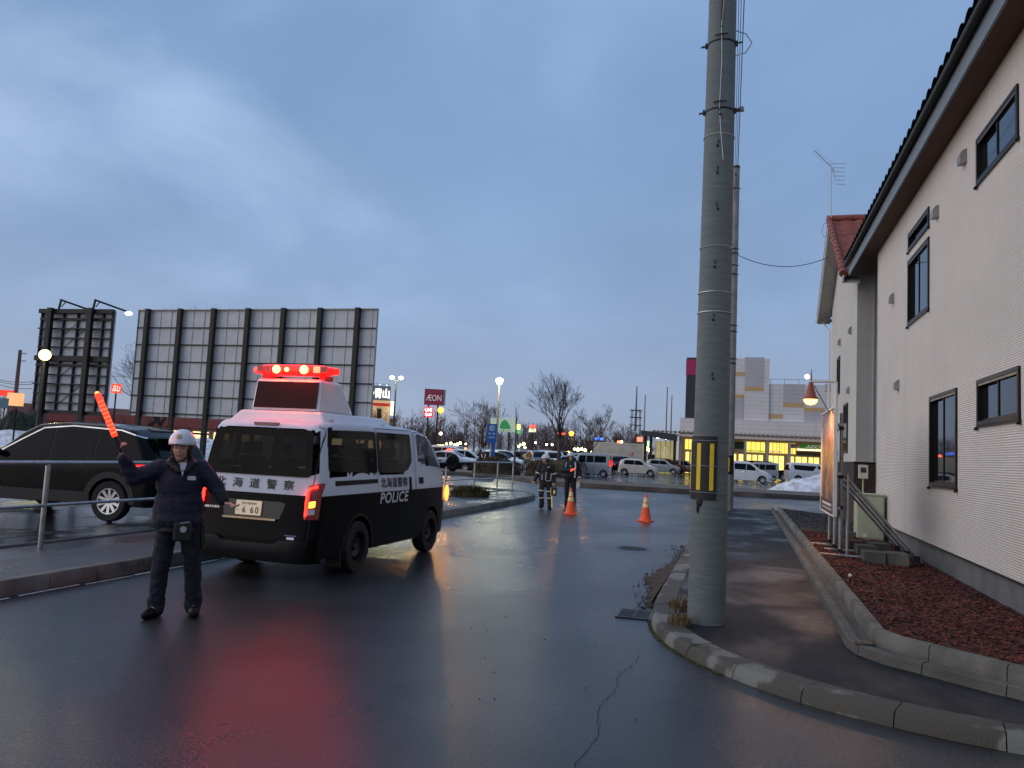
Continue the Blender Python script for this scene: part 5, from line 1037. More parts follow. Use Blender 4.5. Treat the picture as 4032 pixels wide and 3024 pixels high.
# ------------------------------------------------------------------ people
def figure(name, loc, F, label, J, cloth, leg_m, voxel, finger=True, fold=.006, cat='person', face=True):
    """one continuous body; jacket, trousers, helmet and gear are its children. Local axes: x = image right, -y = towards F (front), z up"""
    o = empty(name, loc, math.atan2(F[0], -F[1]), label, cat)
    V = lambda k: Vector(J[k]); P = []
    hd = V('head'); yaw = J.get('yaw', 0); HR = Matrix.Translation(hd) @ Matrix.Rotation(yaw, 4, 'Z') @ Matrix.Rotation(J.get('tilt', 0), 4, 'X')
    def hs(c, r, n=14, m=10): v, f = sphere((0, 0, 0), r, n, m); return [tuple(HR @ (Vector(q) + Vector(c))) for q in v], f
    P += [hs((0, .012, .035), (.074, .092, .092)), hs((0, -.018, -.035), (.056, .066, .072)), hs((0, -.044, -.082), (.030, .030, .026)), hs((0, -.050, -.015), (.060, .040, .062)), hs((0, -.084, .004), (.009, .014, .024)), hs((0, -.090, -.016), (.013, .012, .009)), hs((-.034, -.058, -.012), (.026, .024, .026)), hs((.034, -.058, -.012), (.026, .024, .026)),
          hs((0, -.066, .036), (.055, .020, .016)), hs((0, -.078, -.050), (.020, .012, .008)), hs((-.076, .01, -.005), (.010, .018, .028)), hs((.076, .01, -.005), (.010, .018, .028))]
    P.append(cap(hd + Vector((0, .015, -.06)), V('neck'), .052, .058)); P.append(cap(V('neck'), V('pelvis'), .075, .11)); P.append(cap(V('sl'), V('sr'), .055)); P.append(cap(V('hl'), V('hr'), .09))
    for s in 'lr':
        P += [cap(V('s' + s), V('e' + s), .046, .038), cap(V('e' + s), V('w' + s), .038, .028), cap(V('h' + s), V('k' + s), .075, .052), cap(V('k' + s), V('a' + s), .05, .036), cap(V('a' + s), V('a' + s) + Vector(J.get('toe' + s, (0, -.12, -.03))), .036, .03)]
        w_, hnd = V('w' + s), V('g' + s); d = (hnd - w_).normalized(); side = Vector(J.get('palm' + s, (1, 0, 0))); side = (side - d * side.dot(d)).normalized(); nrm = d.cross(side)
        curl = J.get('curl' + s, .5); c0 = w_ + d * .045
        for q in (-1, 0, 1): P.append(cap(w_ + side * .012 * q, w_ + d * .085 + side * .024 * q, .015, .014, 8))
        for i, (q, l) in enumerate(((-.033, .062), (-.011, .074), (.011, .070), (.033, .054))):
            a = w_ + d * .088 + side * q; b1 = a + (d * math.cos(curl) + nrm * math.sin(curl)) * l * .45; b2 = b1 + (d * math.cos(curl * 2.1) + nrm * math.sin(curl * 2.1)) * l * .35; b3 = b2 + (d * math.cos(curl * 3) + nrm * math.sin(curl * 3)) * l * .25
            P += [cap(a, b1, .0098, .009, 8), cap(b1, b2, .009, .0085, 8), cap(b2, b3, .0085, .0075, 8)]
        t0 = w_ + d * .03 - side * .022; t1 = t0 + (d * .7 - side * .75 + nrm * .25).normalized() * .035; P += [cap(t0, t1, .0125, .0105, 8), cap(t1, t1 + (d * .9 - side * .1 + nrm * .6).normalized() * .032, .0105, .009, 8)]
    body = blob('body', P, voxel, skin_m, o, smooth=3)
    # trousers
    Q = [cap(V('hl'), V('hr'), .105)] + [cap(V('a' + s) + Vector((0, .01, .06)), V('a' + s) + Vector((0, -.012, -.025)), .078, .072) for s in 'lr']
    for s in 'lr':
        Q += [cap(V('h' + s), V('k' + s), .100, .078), cap(V('k' + s), V('a' + s) + Vector((0, 0, .03)), .078, .072), cap(V('a' + s) + Vector((0, 0, .09)), V('a' + s) + Vector((0, .005, .015)), .074, .080)]
    blob('trousers', Q, .012, leg_m, o, fold, 10)
    for s in 'lr':
        a = V('a' + s); t = Vector(J.get('toe' + s, (0, -.12, -.03))); base = J.get('zs' + s, 0)
        sh = blob('shoe', [cap(a + Vector((0, .035, -.030)), a + t * 1.2 + Vector((0, 0, .002)), .054, .046), cap(a + Vector((0, 0, .02)), a + Vector((0, 0, -.02)), .052)], .009, plastic, o, smooth=2)
    # jacket
    ch = V('neck').lerp(V('pelvis'), .35); wa = V('neck').lerp(V('pelvis'), .75); bulk = J.get('bulk', 1)
    K = [sphere(tuple(ch), (.185 * bulk, .135 * bulk, .21), 16, 12), sphere(tuple(wa), (.20 * bulk, .145 * bulk, .24), 16, 12), sphere(tuple(V('pelvis') + Vector((0, 0, .06 + J.get('hem', -.0)))), (.208 * bulk, .155 * bulk, .16), 16, 12), cap(V('sl') + Vector((0, 0, -.01)), V('sr') + Vector((0, 0, -.01)), .078 * bulk), cap(V('neck') + Vector((0, 0, -.06)), V('neck') + Vector((0, .01, .015)), .10, .078)]
    for s in 'lr': K += [cap(V('s' + s), V('e' + s), .078 * bulk, .066 * bulk), cap(V('e' + s), V('e' + s).lerp(V('w' + s), .93), .066 * bulk, .050)]
    blob('jacket', K, .011, cloth, o, fold, 9)
    # helmet
    prof = []; 
    sh = MB(); n = 28; vs = []; fs = []; rows = 10
    for i in range(rows + 1):
        a = math.pi / 2 * i / rows
        for k in range(n):
            q = 2 * math.pi * k / n; fr = -math.sin(q); drop = -.035 * max(0, -fr) - .01 * abs(math.cos(q)); rx, ry = .112, .138
            z = .125 * math.cos(a) if i < rows else drop; rr = math.sin(a) if i < rows else 1.02
            peak = 1 + (.16 * max(0, fr) ** 2 if i == rows else 0)
            vs.append(HR @ Vector((rx * rr * math.cos(q), .01 + ry * rr * math.sin(q) * peak, .052 + z + (drop if i >= rows - 1 else 0) * .3)))
    for i in range(rows):
        for k in range(n): fs.append((i * n + k, i * n + (k + 1) % n, (i + 1) * n + (k + 1) % n, (i + 1) * n + k))
    sh.add((vs, fs)); he = sh.build('helmet', helmet_m, o, 60); sm = he.modifiers.new('s', 'SOLIDIFY'); sm.thickness = .005
    MB().add(lathe([(.026, 0), (.024, .006), (0, .008)], 16), 0, HR @ Matrix.Translation((0, -.108, .118)) @ Matrix.Rotation(R(52), 4, 'X')).build('emblem', mat('gold_badge', (.45, .38, .2), .35, .5) if 'gold_badge' not in MATS else MATS['gold_badge'], he, 60)
    MB().add(hs((0, .022, .03), (.086, .098, .095))).build('hair', hair_m, o, True) if 0 else None
    hh = [hs((0, .03, .012), (.084, .085, .085)), hs((-.074, .005, -.02), (.020, .034, .06)), hs((.074, .005, -.02), (.020, .034, .06)), hs((0, -.052, .062), (.062, .032, .024))]
    blob('hair', hh, .010, hair_m, o)
    MB().add(tube([HR @ Vector(p) for p in ((-.078, .0, .03), (-.070, -.02, -.06), (-.03, -.045, -.115), (.03, -.045, -.115), (.070, -.02, -.06), (.078, 0, .03))], .006, 6)).build('chin_strap', black_m, he, 60)
    if face:
        for sg in (-1, 1):
            e = MB().add(hs((sg * .030, -.0835, .012), (.0125, .005, .0045))).build('eye', mat('eye_white', (.30, .27, .24), .4) if 'eye_white' not in MATS else MATS['eye_white'], o, True); MB().add(hs((sg * .030, -.0875, .012), (.0062, .003, .0045))).build('iris', hair_m, e, True)
            MB().add(hs((sg * .031, -.0845, .029), (.017, .004, .0030))).build('eyebrow', hair_m, o, True)
        MB().add(hs((0, -.0895, -.051), (.017, .003, .0032))).build('mouth', mat('lips', (.30, .12, .10), .5) if 'lips' not in MATS else MATS['lips'], o, True)
    return o, HR, V
Fc = Vector((4.98, -6.15)).normalized()
J = dict(head=(-.02, -.02, 1.525), neck=(-.015, .015, 1.385), pelvis=(.0, .02, .86), sl=(-.175, .01, 1.345), sr=(.165, .01, 1.345), el=(-.40, -.03, 1.245), er=(.315, -.02, 1.17), wl=(-.505, -.10, 1.435), wr=(.385, -.09, 1.055), gl=(-.535, -.12, 1.53), gr=(.45, -.13, 1.02),
         hl=(-.085, .02, .80), hr=(.105, .02, .80), kl=(-.115, .0, .45), kr=(.155, .02, .45), al=(-.125, .02, .085), ar=(.19, .03, .085), toel=(-.06, -.12, -.035), toer=(.01, -.13, -.035), yaw=R(-14), tilt=R(3), palml=(.2, -1, 0), curll=.75, palmr=(.1, 1, .3), curlr=.35, bulk=1.12, hem=-.045)
off, HR, V = figure('person', (-4.98, 6.15, 0), Fc, 'officer in navy uniform and white helmet raising an arm in front of the police van', J, navy_m, navy_d, .0048, fold=.010)
mb = MB().add(cap((-.10, -.05, 1.40), (.06, -.05, 1.40), .045)).add(cap((-.105, .03, 1.41), (.08, .03, 1.41), .05)); blob('fur_collar', [cap((-.105, -.055, 1.385), (-.03, -.115, 1.33), .040, .034), cap((.075, -.055, 1.385), (.02, -.115, 1.33), .040, .034), cap((-.105, -.05, 1.39), (-.08, .06, 1.42), .042), cap((.08, -.05, 1.39), (.06, .06, 1.42), .042), cap((-.08, .06, 1.42), (.06, .06, 1.42), .042)], .009, hair_m, off, .010, 40)
MB().add(([(-.028, -.132, 1.40), (.036, -.132, 1.40), (.004, -.150, 1.275)], [(0, 1, 2)])).add(([(-.028, -.132, 1.40), (.0, -.11, 1.405), (.036, -.132, 1.40)], [(0, 1, 2)])).build('shirt', mat('white_shirt', (.6, .62, .68), .7), off)
MB().add(prism(rpoly([(-.04, -.018), (.04, -.018), (.034, .02), (-.034, .02)], .02), 0, .006), 0, Matrix.Translation((.085, -.162, 1.265)) @ Matrix.Rotation(R(82), 4, 'X')).build('chest_badge', mat('badge_pale', (.5, .5, .42), .5), off)
b = MB()
for i in range(4):
    for q in (-.012, .05): b.add(sphere((-.055 + q + i * -.004, -.166 + .003 * i, 1.22 - .115 * i), .008, 8, 5))
b.build('press_studs', steel_d, off, True)
MB().add(lathe([(.17, .775), (.18, .78), (.18, .81), (.17, .815)], 32)).build('belt', black_m, off, 60).scale = (1, .80, 1)
pouch = MB().add(bx(-.03, .12, -.215, -.135, .70, .87)).build('pouch', black_m, off, False, None, .02); MB().add(tube([(.05, -.215, .81), (.05, -.232, .81)], .028, 16)).build('torch_lens', lampglass, pouch, 60); MB().add(tube([(.02, -.22, .86), (.1, -.22, .875)], .006, 6)).build('buckle', steel, pouch)
MB().add(tube([(.21, .02, .84), (.235, .01, .60)], .028, 10)).build('holster', black_m, off, 60)
def baton(a, c, label, grp=None, m=None, r=.017):
    a = Vector(a); c = Vector(c); o = empty('signal_baton', a, 0, label, 'signal baton', grp); d = c - a
    MB().add(cap(d * .22, d, r, r * 1.05, 14)).build('glowing_tube', m or glow('baton_red_glow', (1, .025, .012), 3.4), o, 60); MB().add(tube([-d * .1, d * .22], r * .95, 12)).build('grip', black_m, o, 60)
    b = MB()
    for k in range(9): t = .28 + k * .075; b.add(lathe([(r * 1.03, -.004), (r * 1.12, 0), (r * 1.03, .004)], 14), 0, Matrix.Translation(d * t) @ d.to_track_quat('Z', 'Y').to_matrix().to_4x4())
    b.build('rib', glow('baton_amber_dots', (1, .10, .02), 3.4) if 'baton_amber_dots' not in MATS else MATS['baton_amber_dots'], o)
    MB().add(sphere(d * 1.04, r * .75, 10, 6)).build('tip', orange_e, o, True); return o
mw = off.matrix_world if 0 else Matrix.Translation((-4.98, 6.15, 0)) @ Matrix.Rotation(math.atan2(Fc[0], -Fc[1]), 4, 'Z')
baton(mw @ Vector((-.53, -.135, 1.52)), mw @ Vector((-.735, -.16, 1.965)), 'glowing red baton held up in the raised hand', r=.024)
bl2 = bpy.data.lights.new('baton_light', 'POINT'); bl2.energy = 3; bl2.color = (1, .05, .02); bl2.shadow_soft_size = .1; q = bpy.data.objects.new('baton_light', bl2); C.objects.link(q); q.location = mw @ Vector((-.66, -.22, 1.85))
# two officers in the road farther off
F2 = Vector((5.5, -22.7)).normalized()
J2 = dict(head=(-.03, -.03, 1.45), neck=(0, .01, 1.31), pelvis=(0, .01, .84), sl=(-.17, 0, 1.27), sr=(.17, 0, 1.27), el=(-.245, .03, 1.02), er=(.26, .02, 1.02), wl=(-.33, -.06, .82), wr=(.255, -.08, .80), gl=(-.36, -.10, .74), gr=(.25, -.11, .72),
          hl=(-.09, 0, .78), hr=(.09, 0, .78), kl=(-.11, -.04, .44), kr=(.135, -.02, .43), al=(-.085, .05, .11), ar=(.16, -.02, .085), toel=(-.03, -.12, -.03), toer=(.0, -.13, -.035), yaw=R(-35), bulk=1.0, curll=.6, curlr=.9)
o2, _, _ = figure('person', (-5.60, 22.8, 0), F2, 'walking officer in dark uniform with pale reflective bands, left of the cone', J2, mat('black_uniform', (.012, .013, .020), .75, var=.2), mat('brown_black_trousers', (.022, .018, .018), .8, var=.2), .012)
def bandm(par, c, r, h, m=refl_m, T=None, rx=1, nm='reflective_band'): q = MB().add(lathe([(r, -h / 2), (r + .003, 0), (r, h / 2)], 18), 0, T).build(nm, m, par, 60); q.location = c; return q
def limb(a, c, t): a = Vector(a); c = Vector(c); return Matrix.Translation(a.lerp(c, t)) @ (c - a).to_track_quat('Z', 'Y').to_matrix().to_4x4()
for s in 'lr':
    MB().add(lathe([(.077, -.014), (.080, 0), (.077, .014)], 18), 0, limb(J2['s' + s], J2['e' + s], .85)).build('arm_band', refl_m, o2, 60)
    for t in (.72,): MB().add(lathe([(.092, -.012), (.095, 0), (.092, .012)], 18), 0, limb(J2['h' + s], J2['k' + s], t)).build('knee_band', refl_m, o2, 60)
    MB().add(lathe([(.088, -.012), (.091, 0), (.088, .012)], 18), 0, limb(J2['k' + s], J2['a' + s], .28)).build('knee_band', refl_m, o2, 60)
b = MB().add(tube([(.01, -.160, 1.09), (-.0, -.175, .86), (.05, -.178, .835), (.15, -.160, .845), (.165, -.15, 1.07)], .008, 6)).add(tube([(-.105, -.15, 1.02), (-.11, -.165, .86)], .008, 6)); b.build('vest_piping', refl_m, o2, 60)
MB().add(sphere((.075, -.150, 1.24), (.035, .01, .025), 10, 6)).build('chest_badge', mat('orange_badge', (.6, .35, .2), .5), o2, True)
MB().add(tube([(-.19, -.01, .76), (-.215, -.03, .60)], .010, 6)).build('leg_stripe', refl_m, o2, 60)
M2 = Matrix.Translation((-5.60, 22.8, 0)) @ Matrix.Rotation(math.atan2(F2[0], -F2[1]), 4, 'Z')
bag = empty('carrying_case', M2 @ Vector((.25, -.10, .50)), math.atan2(F2[0], -F2[1]), 'black case with yellow edging carried by the walking officer', 'case'); MB().add(bx(-.09, .09, -.06, .06, -.10, .16)).build('body', black_m, bag, False, None, .02); MB().add(tube([(-.08, -.065, .15), (-.08, -.065, -.09), (.0, -.065, -.1)], .010, 6)).add(sphere((.02, -.065, .02), (.03, .008, .07), 10, 6)).build('yellow_edging', mat('pale_yellow', (.6, .5, .2), .5, emit=(.8, .65, .3), es=.15), bag, 60); MB().add(tube([(-.05, 0, .16), (-.03, 0, .22), (.03, 0, .22), (.05, 0, .16)], .008, 6)).build('handle', black_m, bag)
tag(MB().add(tube([M2 @ Vector((.20, -.14, .44)), M2 @ Vector((.225, -.13, .05))], .018, 10)).build('signal_baton', mat('yellow_rod', (.7, .62, .3), .4, emit=(.9, .75, .35), es=.2), None, 60), 'pale yellow rod hanging below the black case', 'signal baton')  # faint emission brightens the rod, which is no lamp
F3 = Vector((5.3, -25.3)).normalized()
J3 = dict(head=(.0, -.02, 1.56), neck=(.02, .01, 1.42), pelvis=(.02, .02, .90), sl=(-.17, .0, 1.36), sr=(.20, .0, 1.36), el=(-.235, -.08, 1.12), er=(.30, .05, 1.10), wl=(-.02, -.22, 1.13), wr=(.31, -.04, .88), gl=(.06, -.24, 1.16), gr=(.31, -.07, .80),
          hl=(-.08, .02, .84), hr=(.12, .02, .84), kl=(-.09, .0, .46), kr=(.14, .01, .46), al=(-.07, .02, .085), ar=(.16, .04, .085), toel=(-.03, -.12, -.035), toer=(.02, -.13, -.035), yaw=R(8), bulk=1.18, curll=.9, curlr=.8)
o3, _, _ = figure('person', (-5.40, 25.3, 0), F3, 'officer in bulky dark jacket with white shoulder sash, standing behind the cone', J3, mat('green_black_parka', (.014, .020, .020), .75, var=.2), MATS['brown_black_trousers'], .012)
MB().add(tube([(.155, -.12, 1.40), (.17, -.185, 1.28), (.165, -.20, 1.05), (.16, -.20, .90)], .022, 8)).build('sash', MATS['white_shirt'], o3, 60).scale = (1, 1, 1)
MB().add(tube([(-.13, -.13, 1.39), (-.16, -.17, 1.22)], .012, 8)).add(sphere((.01, -.185, 1.27), (.018, .01, .03), 8, 6)).build('white_mark', MATS['white_shirt'], o3, 60); MB().add(lathe([(.062, -.02), (.066, 0), (.062, .02)], 16), 0, limb(J3['er'], J3['wr'], .9)).build('cuff_band', refl_m, o3, 60)
M3 = Matrix.Translation((-5.40, 25.3, 0)) @ Matrix.Rotation(math.atan2(F3[0], -F3[1]), 4, 'Z')
baton(M3 @ Vector((-.03, -.25, 1.08)), M3 @ Vector((.16, -.24, 1.21)), 'short red baton held across the chest of the officer with the white sash', None, mat('dull_red_tube', (.5, .07, .06), .4, emit=(1, .1, .08), es=.35), .02)
tag(MB().add(sphere(M3 @ Vector((.28, -.06, .66)), (.07, .03, .13), 10, 8)).build('white_bag', MATS['white_shirt'], None, True), 'small grey-white bag hanging from the hand of the officer with the sash', 'bag')
F4 = Vector((17.6, -53)).normalized()
J4 = dict(head=(0, -.03, 1.52), neck=(0, .0, 1.38), pelvis=(0, .01, .88), sl=(-.18, 0, 1.32), sr=(.18, 0, 1.32), el=(-.29, .0, 1.08), er=(.30, 0, 1.08), wl=(-.17, -.16, .95), wr=(.17, -.16, .95), gl=(-.11, -.20, .95), gr=(.11, -.20, .95), hl=(-.09, 0, .82), hr=(.09, 0, .82), kl=(-.1, 0, .45), kr=(.1, 0, .45), al=(-.1, .02, .085), ar=(.1, .02, .085), bulk=1.05)
o4, _, _ = figure('person', (-17.7, 53.2, 0), F4, 'distant guard in dark jacket with a V-shaped pale reflective vest, by the patrol car', J4, MATS['black_uniform'], MATS['brown_black_trousers'], .02, face=False)
MB().add(tube([(-.15, -.13, 1.36), (-.04, -.19, .95)], .022, 6)).add(tube([(.15, -.13, 1.36), (.04, -.19, .95)], .022, 6)).build('vest_straps', mat('vest_pink', (.7, .5, .42), .5, emit=(1, .7, .6), es=.35), o4, 60); MB().add(lathe([(.205, -.02), (.21, 0), (.205, .02)], 20), 0, Matrix.Translation((0, 0, .9))).build('waist_band', MATS['vest_pink'], o4, 60)

# ------------------------------------------------------------------ trees, hedges, far wood
MINR = .012
def grow(b, rnd, p, d, l, r, lv, kids, ang, up_, ratio, seg=3, droop=0):
    P = [p]; Q = [r]; dd = d.copy()
    for i in range(seg):
        dd = (dd + Vector((rnd.gauss(0, .09), rnd.gauss(0, .09), up_ - droop * (1 if lv < 3 else 0)))).normalized(); P.append(P[-1] + dd * l / seg); Q.append(max(MINR, r * (1 - .45 * (i + 1) / seg)))
    b.add(tube(P, Q, 6 if r > .05 else (4 if r > .015 else 3), r > .02))
    if lv <= 0: return
    for k in range(kids):
        t = rnd.uniform(.45, 1) if k else 1; i = min(seg, max(1, int(t * seg + .5))); a = rnd.uniform(*ang); az = rnd.uniform(0, 6.28); o = dd.orthogonal().normalized(); o.rotate(Matrix.Rotation(az, 3, dd)); nd_ = (dd * math.cos(a) + o * math.sin(a)).normalized()
        grow(b, rnd, P[i], nd_, l * ratio * rnd.uniform(.75, 1.15), Q[i] * (.82 if k == 0 else .6), lv - 1, kids, ang, up_, ratio, 2 if lv < 3 else seg, droop)
def tree(loc, H, th, tr, lv, kids, ang, seed, label, grp=None, limbs=5, tilt=.42, up_=.06, ratio=.72, droop=0, lean=(0, 0), mt=None, name='bare_tree', minr=.012):
    global MINR
    MINR = .00011 * math.hypot(loc[0], loc[1])
    rnd = random.Random(seed); o = empty(name, loc, 0, label, 'tree', grp); top = Vector((lean[0] * th, lean[1] * th, th))
    MB().add(tube([(0, 0, -.1), (top.x * .4 + .05 * tr, top.y * .5, th * .5), top], [tr * 1.25, tr, tr * .85], 10)).build('trunk', bark_m, o, 60)
    b = MB(); s = (H - th) * .36
    for k in range(limbs):
        a = 6.28 * k / limbs + rnd.uniform(-.4, .4); q = tilt * rnd.uniform(.5, 1.15); d = Vector((math.sin(q) * math.cos(a) + lean[0] * .5, math.sin(q) * math.sin(a), math.cos(q))).normalized(); grow(b, rnd, top - Vector((0, 0, .05)), d, s * rnd.uniform(.85, 1.2), tr * .55, lv, kids, ang, up_, ratio, 3, droop)
    b.build('crown', mt or twig_m, o); return o
def hedge(x0, y0, x1, y1, wd, h, seed, label, name='hedge', m=hedge_m, n=5200, cat='hedge', z=.2, grp=None):
    rnd = random.Random(seed); o = empty(name, ((x0 + x1) / 2, (y0 + y1) / 2, z), 0, label, cat, grp); cx, cy = (x0 + x1) / 2, (y0 + y1) / 2; b = MB(); P = []
    L_ = math.hypot(x1 - x0, y1 - y0)
    for i in range(int(L_ / .3) + 1): t = (i + .5) / (int(L_ / .3) + 1); hh = h * rnd.uniform(.72, 1.0) * min(1, 1.6 * math.sin(math.pi * (t * .86 + .07)) ** .5); P.append((x0 + (x1 - x0) * t - cx + rnd.uniform(-.1, .1), y0 + (y1 - y0) * t - cy + rnd.uniform(-.15, .15), hh))
    dx_, dy_ = (x1 - x0) / L_, (y1 - y0) / L_; ns = max(6, int(L_ / .16)); vs = []; fs = []
    for i in range(ns + 1):
        t = i / ns; e_ = min(1, 3.2 * min(t, 1 - t) + .02) ** .5
        for k in range(13):
            a = math.pi * k / 12; q = Vector((t * L_ * 1.3, k * .35, seed)); nn = 1 + .30 * noise.noise(q) + .14 * noise.noise(q * 3.1); px_ = wd * .46 * e_ * math.cos(a) * nn; zz = h * .86 * e_ * math.sin(a) ** .75 * nn
            vs.append((x0 - cx + dx_ * t * L_ - dy_ * px_, y0 - cy + dy_ * t * L_ + dx_ * px_, zz))
    for i in range(ns):
        for k in range(12): j = i * 13 + k; fs.append((j, j + 13, j + 14, j + 1))
    b.add((vs, fs))
    core = b.build('core', m, o, True); b = MB()
    for _ in range(n):
        x, y, hh = rnd.choice(P); a = rnd.uniform(0, 6.28); u = rnd.uniform(-.2, 1); s = math.sqrt(max(0, 1 - u * u)); p = Vector((x + .3 * s * math.cos(a), y + wd * .44 * s * math.sin(a), hh * .42 + hh * .46 * u)); d = Vector((s * math.cos(a), s * math.sin(a), u + rnd.uniform(0, .8))).normalized(); l = rnd.uniform(.05, .16); e = d.orthogonal().normalized() * rnd.uniform(.006, .018)
        b.add(([p - e, p + e, p + d * l], [(0, 1, 2)]))
    b.build('twigs', island(mat(name + '_twigs_%d' % seed, (.10, .070, .038), .95, var=.3), .4, 1.7), o); return o
hedge(-16.3, 46.9, -13.3, 47.5, 1.3, 1.15, 1, 'dry brown clipped hedge left of the white sign post across the street'); hedge(-12.95, 47.2, -9.4, 47.8, 1.5, 1.2, 2, 'wider dry brown hedge around the foot of the bare tree')
tuft(-8.45, 24.2, .14, .62, .42, 1500, 5, 'low scrubby plant growing at the railing beyond the van', mat('dry_olive_shrub', (.085, .075, .035), .9, var=.4), 'low_shrub', 'shrub')
hedge(-70, 66, -38, 60, 3, 1.4, 9, 'long brown hedge behind the snow bank at far left', n=1500, z=0)
GT = 'bare winter trees beyond the street'
tree((-11.60, 50.6, .1), 6.2, 2.5, .13, 5, 3, (.2, .55), 3, 'large bare vase-shaped tree behind the left officer', GT, 6, .38, .07, .74)
tree((-14.55, 76.5, 0), 6.3, 1.9, .13, 5, 3, (.3, .75), 5, 'rounded bare tree above the cars right of the orange lamp', GT, 5, .62, .05, .72)
tree((-18.0, 112, 0), 6.2, 2.0, .14, 4, 3, (.3, .8), 6, 'drooping bare tree just above the delivery truck', GT, 4, .7, -.02, .72, .16)
tree((-21.0, 114, 0), 5.2, 2.2, .12, 4, 3, (.3, .8), 8, 'small drooping bare tree left of the one above the truck', GT, 3, .5, -.02, .7, .16)
tree((-31.6, 94.6, 0), 7.6, 2.0, .18, 5, 3, (.25, .65), 7, 'large bare tree behind the pale tree-picture sign', GT, 6, .65, .05, .74)
for i, (x, y, h, sd, lb) in enumerate(((-38.6, 80, 6.5, 21, 'bare tree under the orange street light beside the red shop sign'), (-43.5, 84, 6.6, 22, 'bare tree left of the red shop sign behind the van roof'), (-41.0, 96, 7.2, 23, 'taller bare tree behind the red shop sign'), (-47.5, 90, 5.6, 24, 'low bare tree at the foot of the double lamp post'), 
                                       (-25.2, 99, 6.0, 26, 'thin bare tree right of the pale tree-picture sign'), )):
    tree((x, y, 0), h, h * .28, .11, 4, 3, (.28, .7), sd, lb, GT, 4, .55, .05, .73)
tree((-16.9, 58.5, 0), 6.0, 3.4, .07, 2, 2, (.1, .3), 31, 'slender dark tree with few upright branches beside the pale tree-picture sign', GT, 3, .10, .12, .7, name='slender_tree')
tree((-36.0, 42, 0), 8.6, 2.2, .18, 5, 3, (.3, .75), 33, 'big bare tree showing between the two billboards', GT, 5, .5, .03, .74)
tree((-54.5, 113, 0), 6.8, 2.2, .1, 4, 3, (.25, .6), 34, 'bare tree against the lit cream shop tower', GT, 4, .45, .06, .72)
hedge(-76, 66, -71, 64, 4, 3.6, 12, 'dark evergreen bush by the lit shops at far left', 'evergreen_bush', mat('evergreen', (.025, .035, .022), .95, var=.5, vscale=3), 1500, 'bush', 0)
# far wood: one mass of simple bare trees
def wood(name, spots, h0, h1, seed, m):
    rnd = random.Random(seed); b = MB()
    for x, y in spots:
        h = rnd.uniform(h0, h1); b.add(tube([(x, y, 0), (x + rnd.uniform(-.2, .2), y, h)], [.12, .03], 4))
        for k in range(26): z = h * rnd.uniform(.25, .95); a = rnd.uniform(0, 6.28); l = (h - z * .6) * rnd.uniform(.2, .5); b.add(tube([(x, y, z), (x + l * .6 * math.cos(a), y + l * .6 * math.sin(a), z + l * .55), (x + l * .8 * math.cos(a), y + l * .8 * math.sin(a), z + l)], [.05, .03, .01], 3, False))
        for k in range(60): z = h * rnd.uniform(.3, 1.0); a = rnd.uniform(0, 6.28); q = (h * .32) * rnd.random() ** .5; p = Vector((x + q * math.cos(a), y + q * math.sin(a), z)); d = Vector((rnd.gauss(0, .4), rnd.gauss(0, .4), 1)).normalized() * rnd.uniform(.5, 1.1); b.add(([p + Vector((-.02, 0, 0)), p + Vector((.02, 0, 0)), p + d], [(0, 1, 2)]))
    return tag(b.build(name, m), kind='stuff')
rnd = random.Random(77); far_m = mat('far_wood_twigs', (.125, .09, .08), .95, var=.25, vscale=.2)  # twigs lightened to carry distance haze in their colour
SP = []
for i in range(230): t = rnd.random(); a = R(-37 + 31 * t); D = rnd.uniform(135, 165); SP.append((D * math.sin(a), D * math.cos(a)))
wood('far_wood', SP, 4.2, 7.2, 1, far_m)
SP = []
for i in range(90): t = rnd.random(); a = R(-62 + 22 * t); D = rnd.uniform(100, 125); SP.append((D * math.sin(a), D * math.cos(a)))
wood('far_wood_left', SP, 3.0, 5.0, 2, far_m)
# ------------------------------------------------------------------ billboards seen from behind
bbp = mat('billboard_back_panel', (.62, .62, .62), .6, .1, var=.08, vscale=.9)
bb = empty('billboard', (-25.3, 35.7, 0), 0, 'wide billboard seen from behind, pale panels between seven dark posts', 'billboard', 'billboards seen from behind')
X0, X1 = -32.75 + 25.3, -18.0 + 25.3; Z0, Z1 = 2.62, 8.52
MB().add(bx(X0, X1, .12, .22, Z0, Z1)).build('panel', bbp, bb)
rows = [Z1 - .95 * k for k in range(1, 7)]
for z in rows: MB().add(bx(X0 - .02, X1, .04, .115, z - .045, z + .01)).build('cross_rail', steel_d, bb)
MB().add(bx(X0 - .03, X1 + .03, .0, .23, Z1, Z1 + .05)).add(bx(X0 - .03, X0 - .001, .06, .2, Z0, Z1)).add(bx(X1 + .001, X1 + .03, .06, .2, Z0, Z1)).build('edge_frame', MATS['grey_vent_cover'], bb)
pst = [-32.0, -29.83, -27.66, -25.5, -23.33, -21.16, -19.0]
for i, x in enumerate(pst):
    x += 25.3; MB().add(bx(x - .13, x + .13, -.20, .03, 0, Z1 + .07)).build('post', steel_d, bb, False, None, .02)
for i, x in enumerate(pst):
    for q in (.72, 1.44):
        xx = x + 25.3 + q
        if xx < X1 - .1: MB().add(bx(xx - .035, xx + .035, .085, .118, Z0 + .01, Z1 - .01)).build('panel_joint', mat('pale_joint', (.60, .60, .60), .5) if 'pale_joint' not in MATS else MATS['pale_joint'], bb)
bs = empty('billboard', (-36.3, 34.9, 0), R(3), 'narrow dark-framed billboard seen from behind with two lamp arms on top', 'billboard', 'billboards seen from behind')
W_ = 2.42; MB().add(bx(-W_, W_, .25, .35, 2.6, 8.4)).build('panel', bbp, bs)
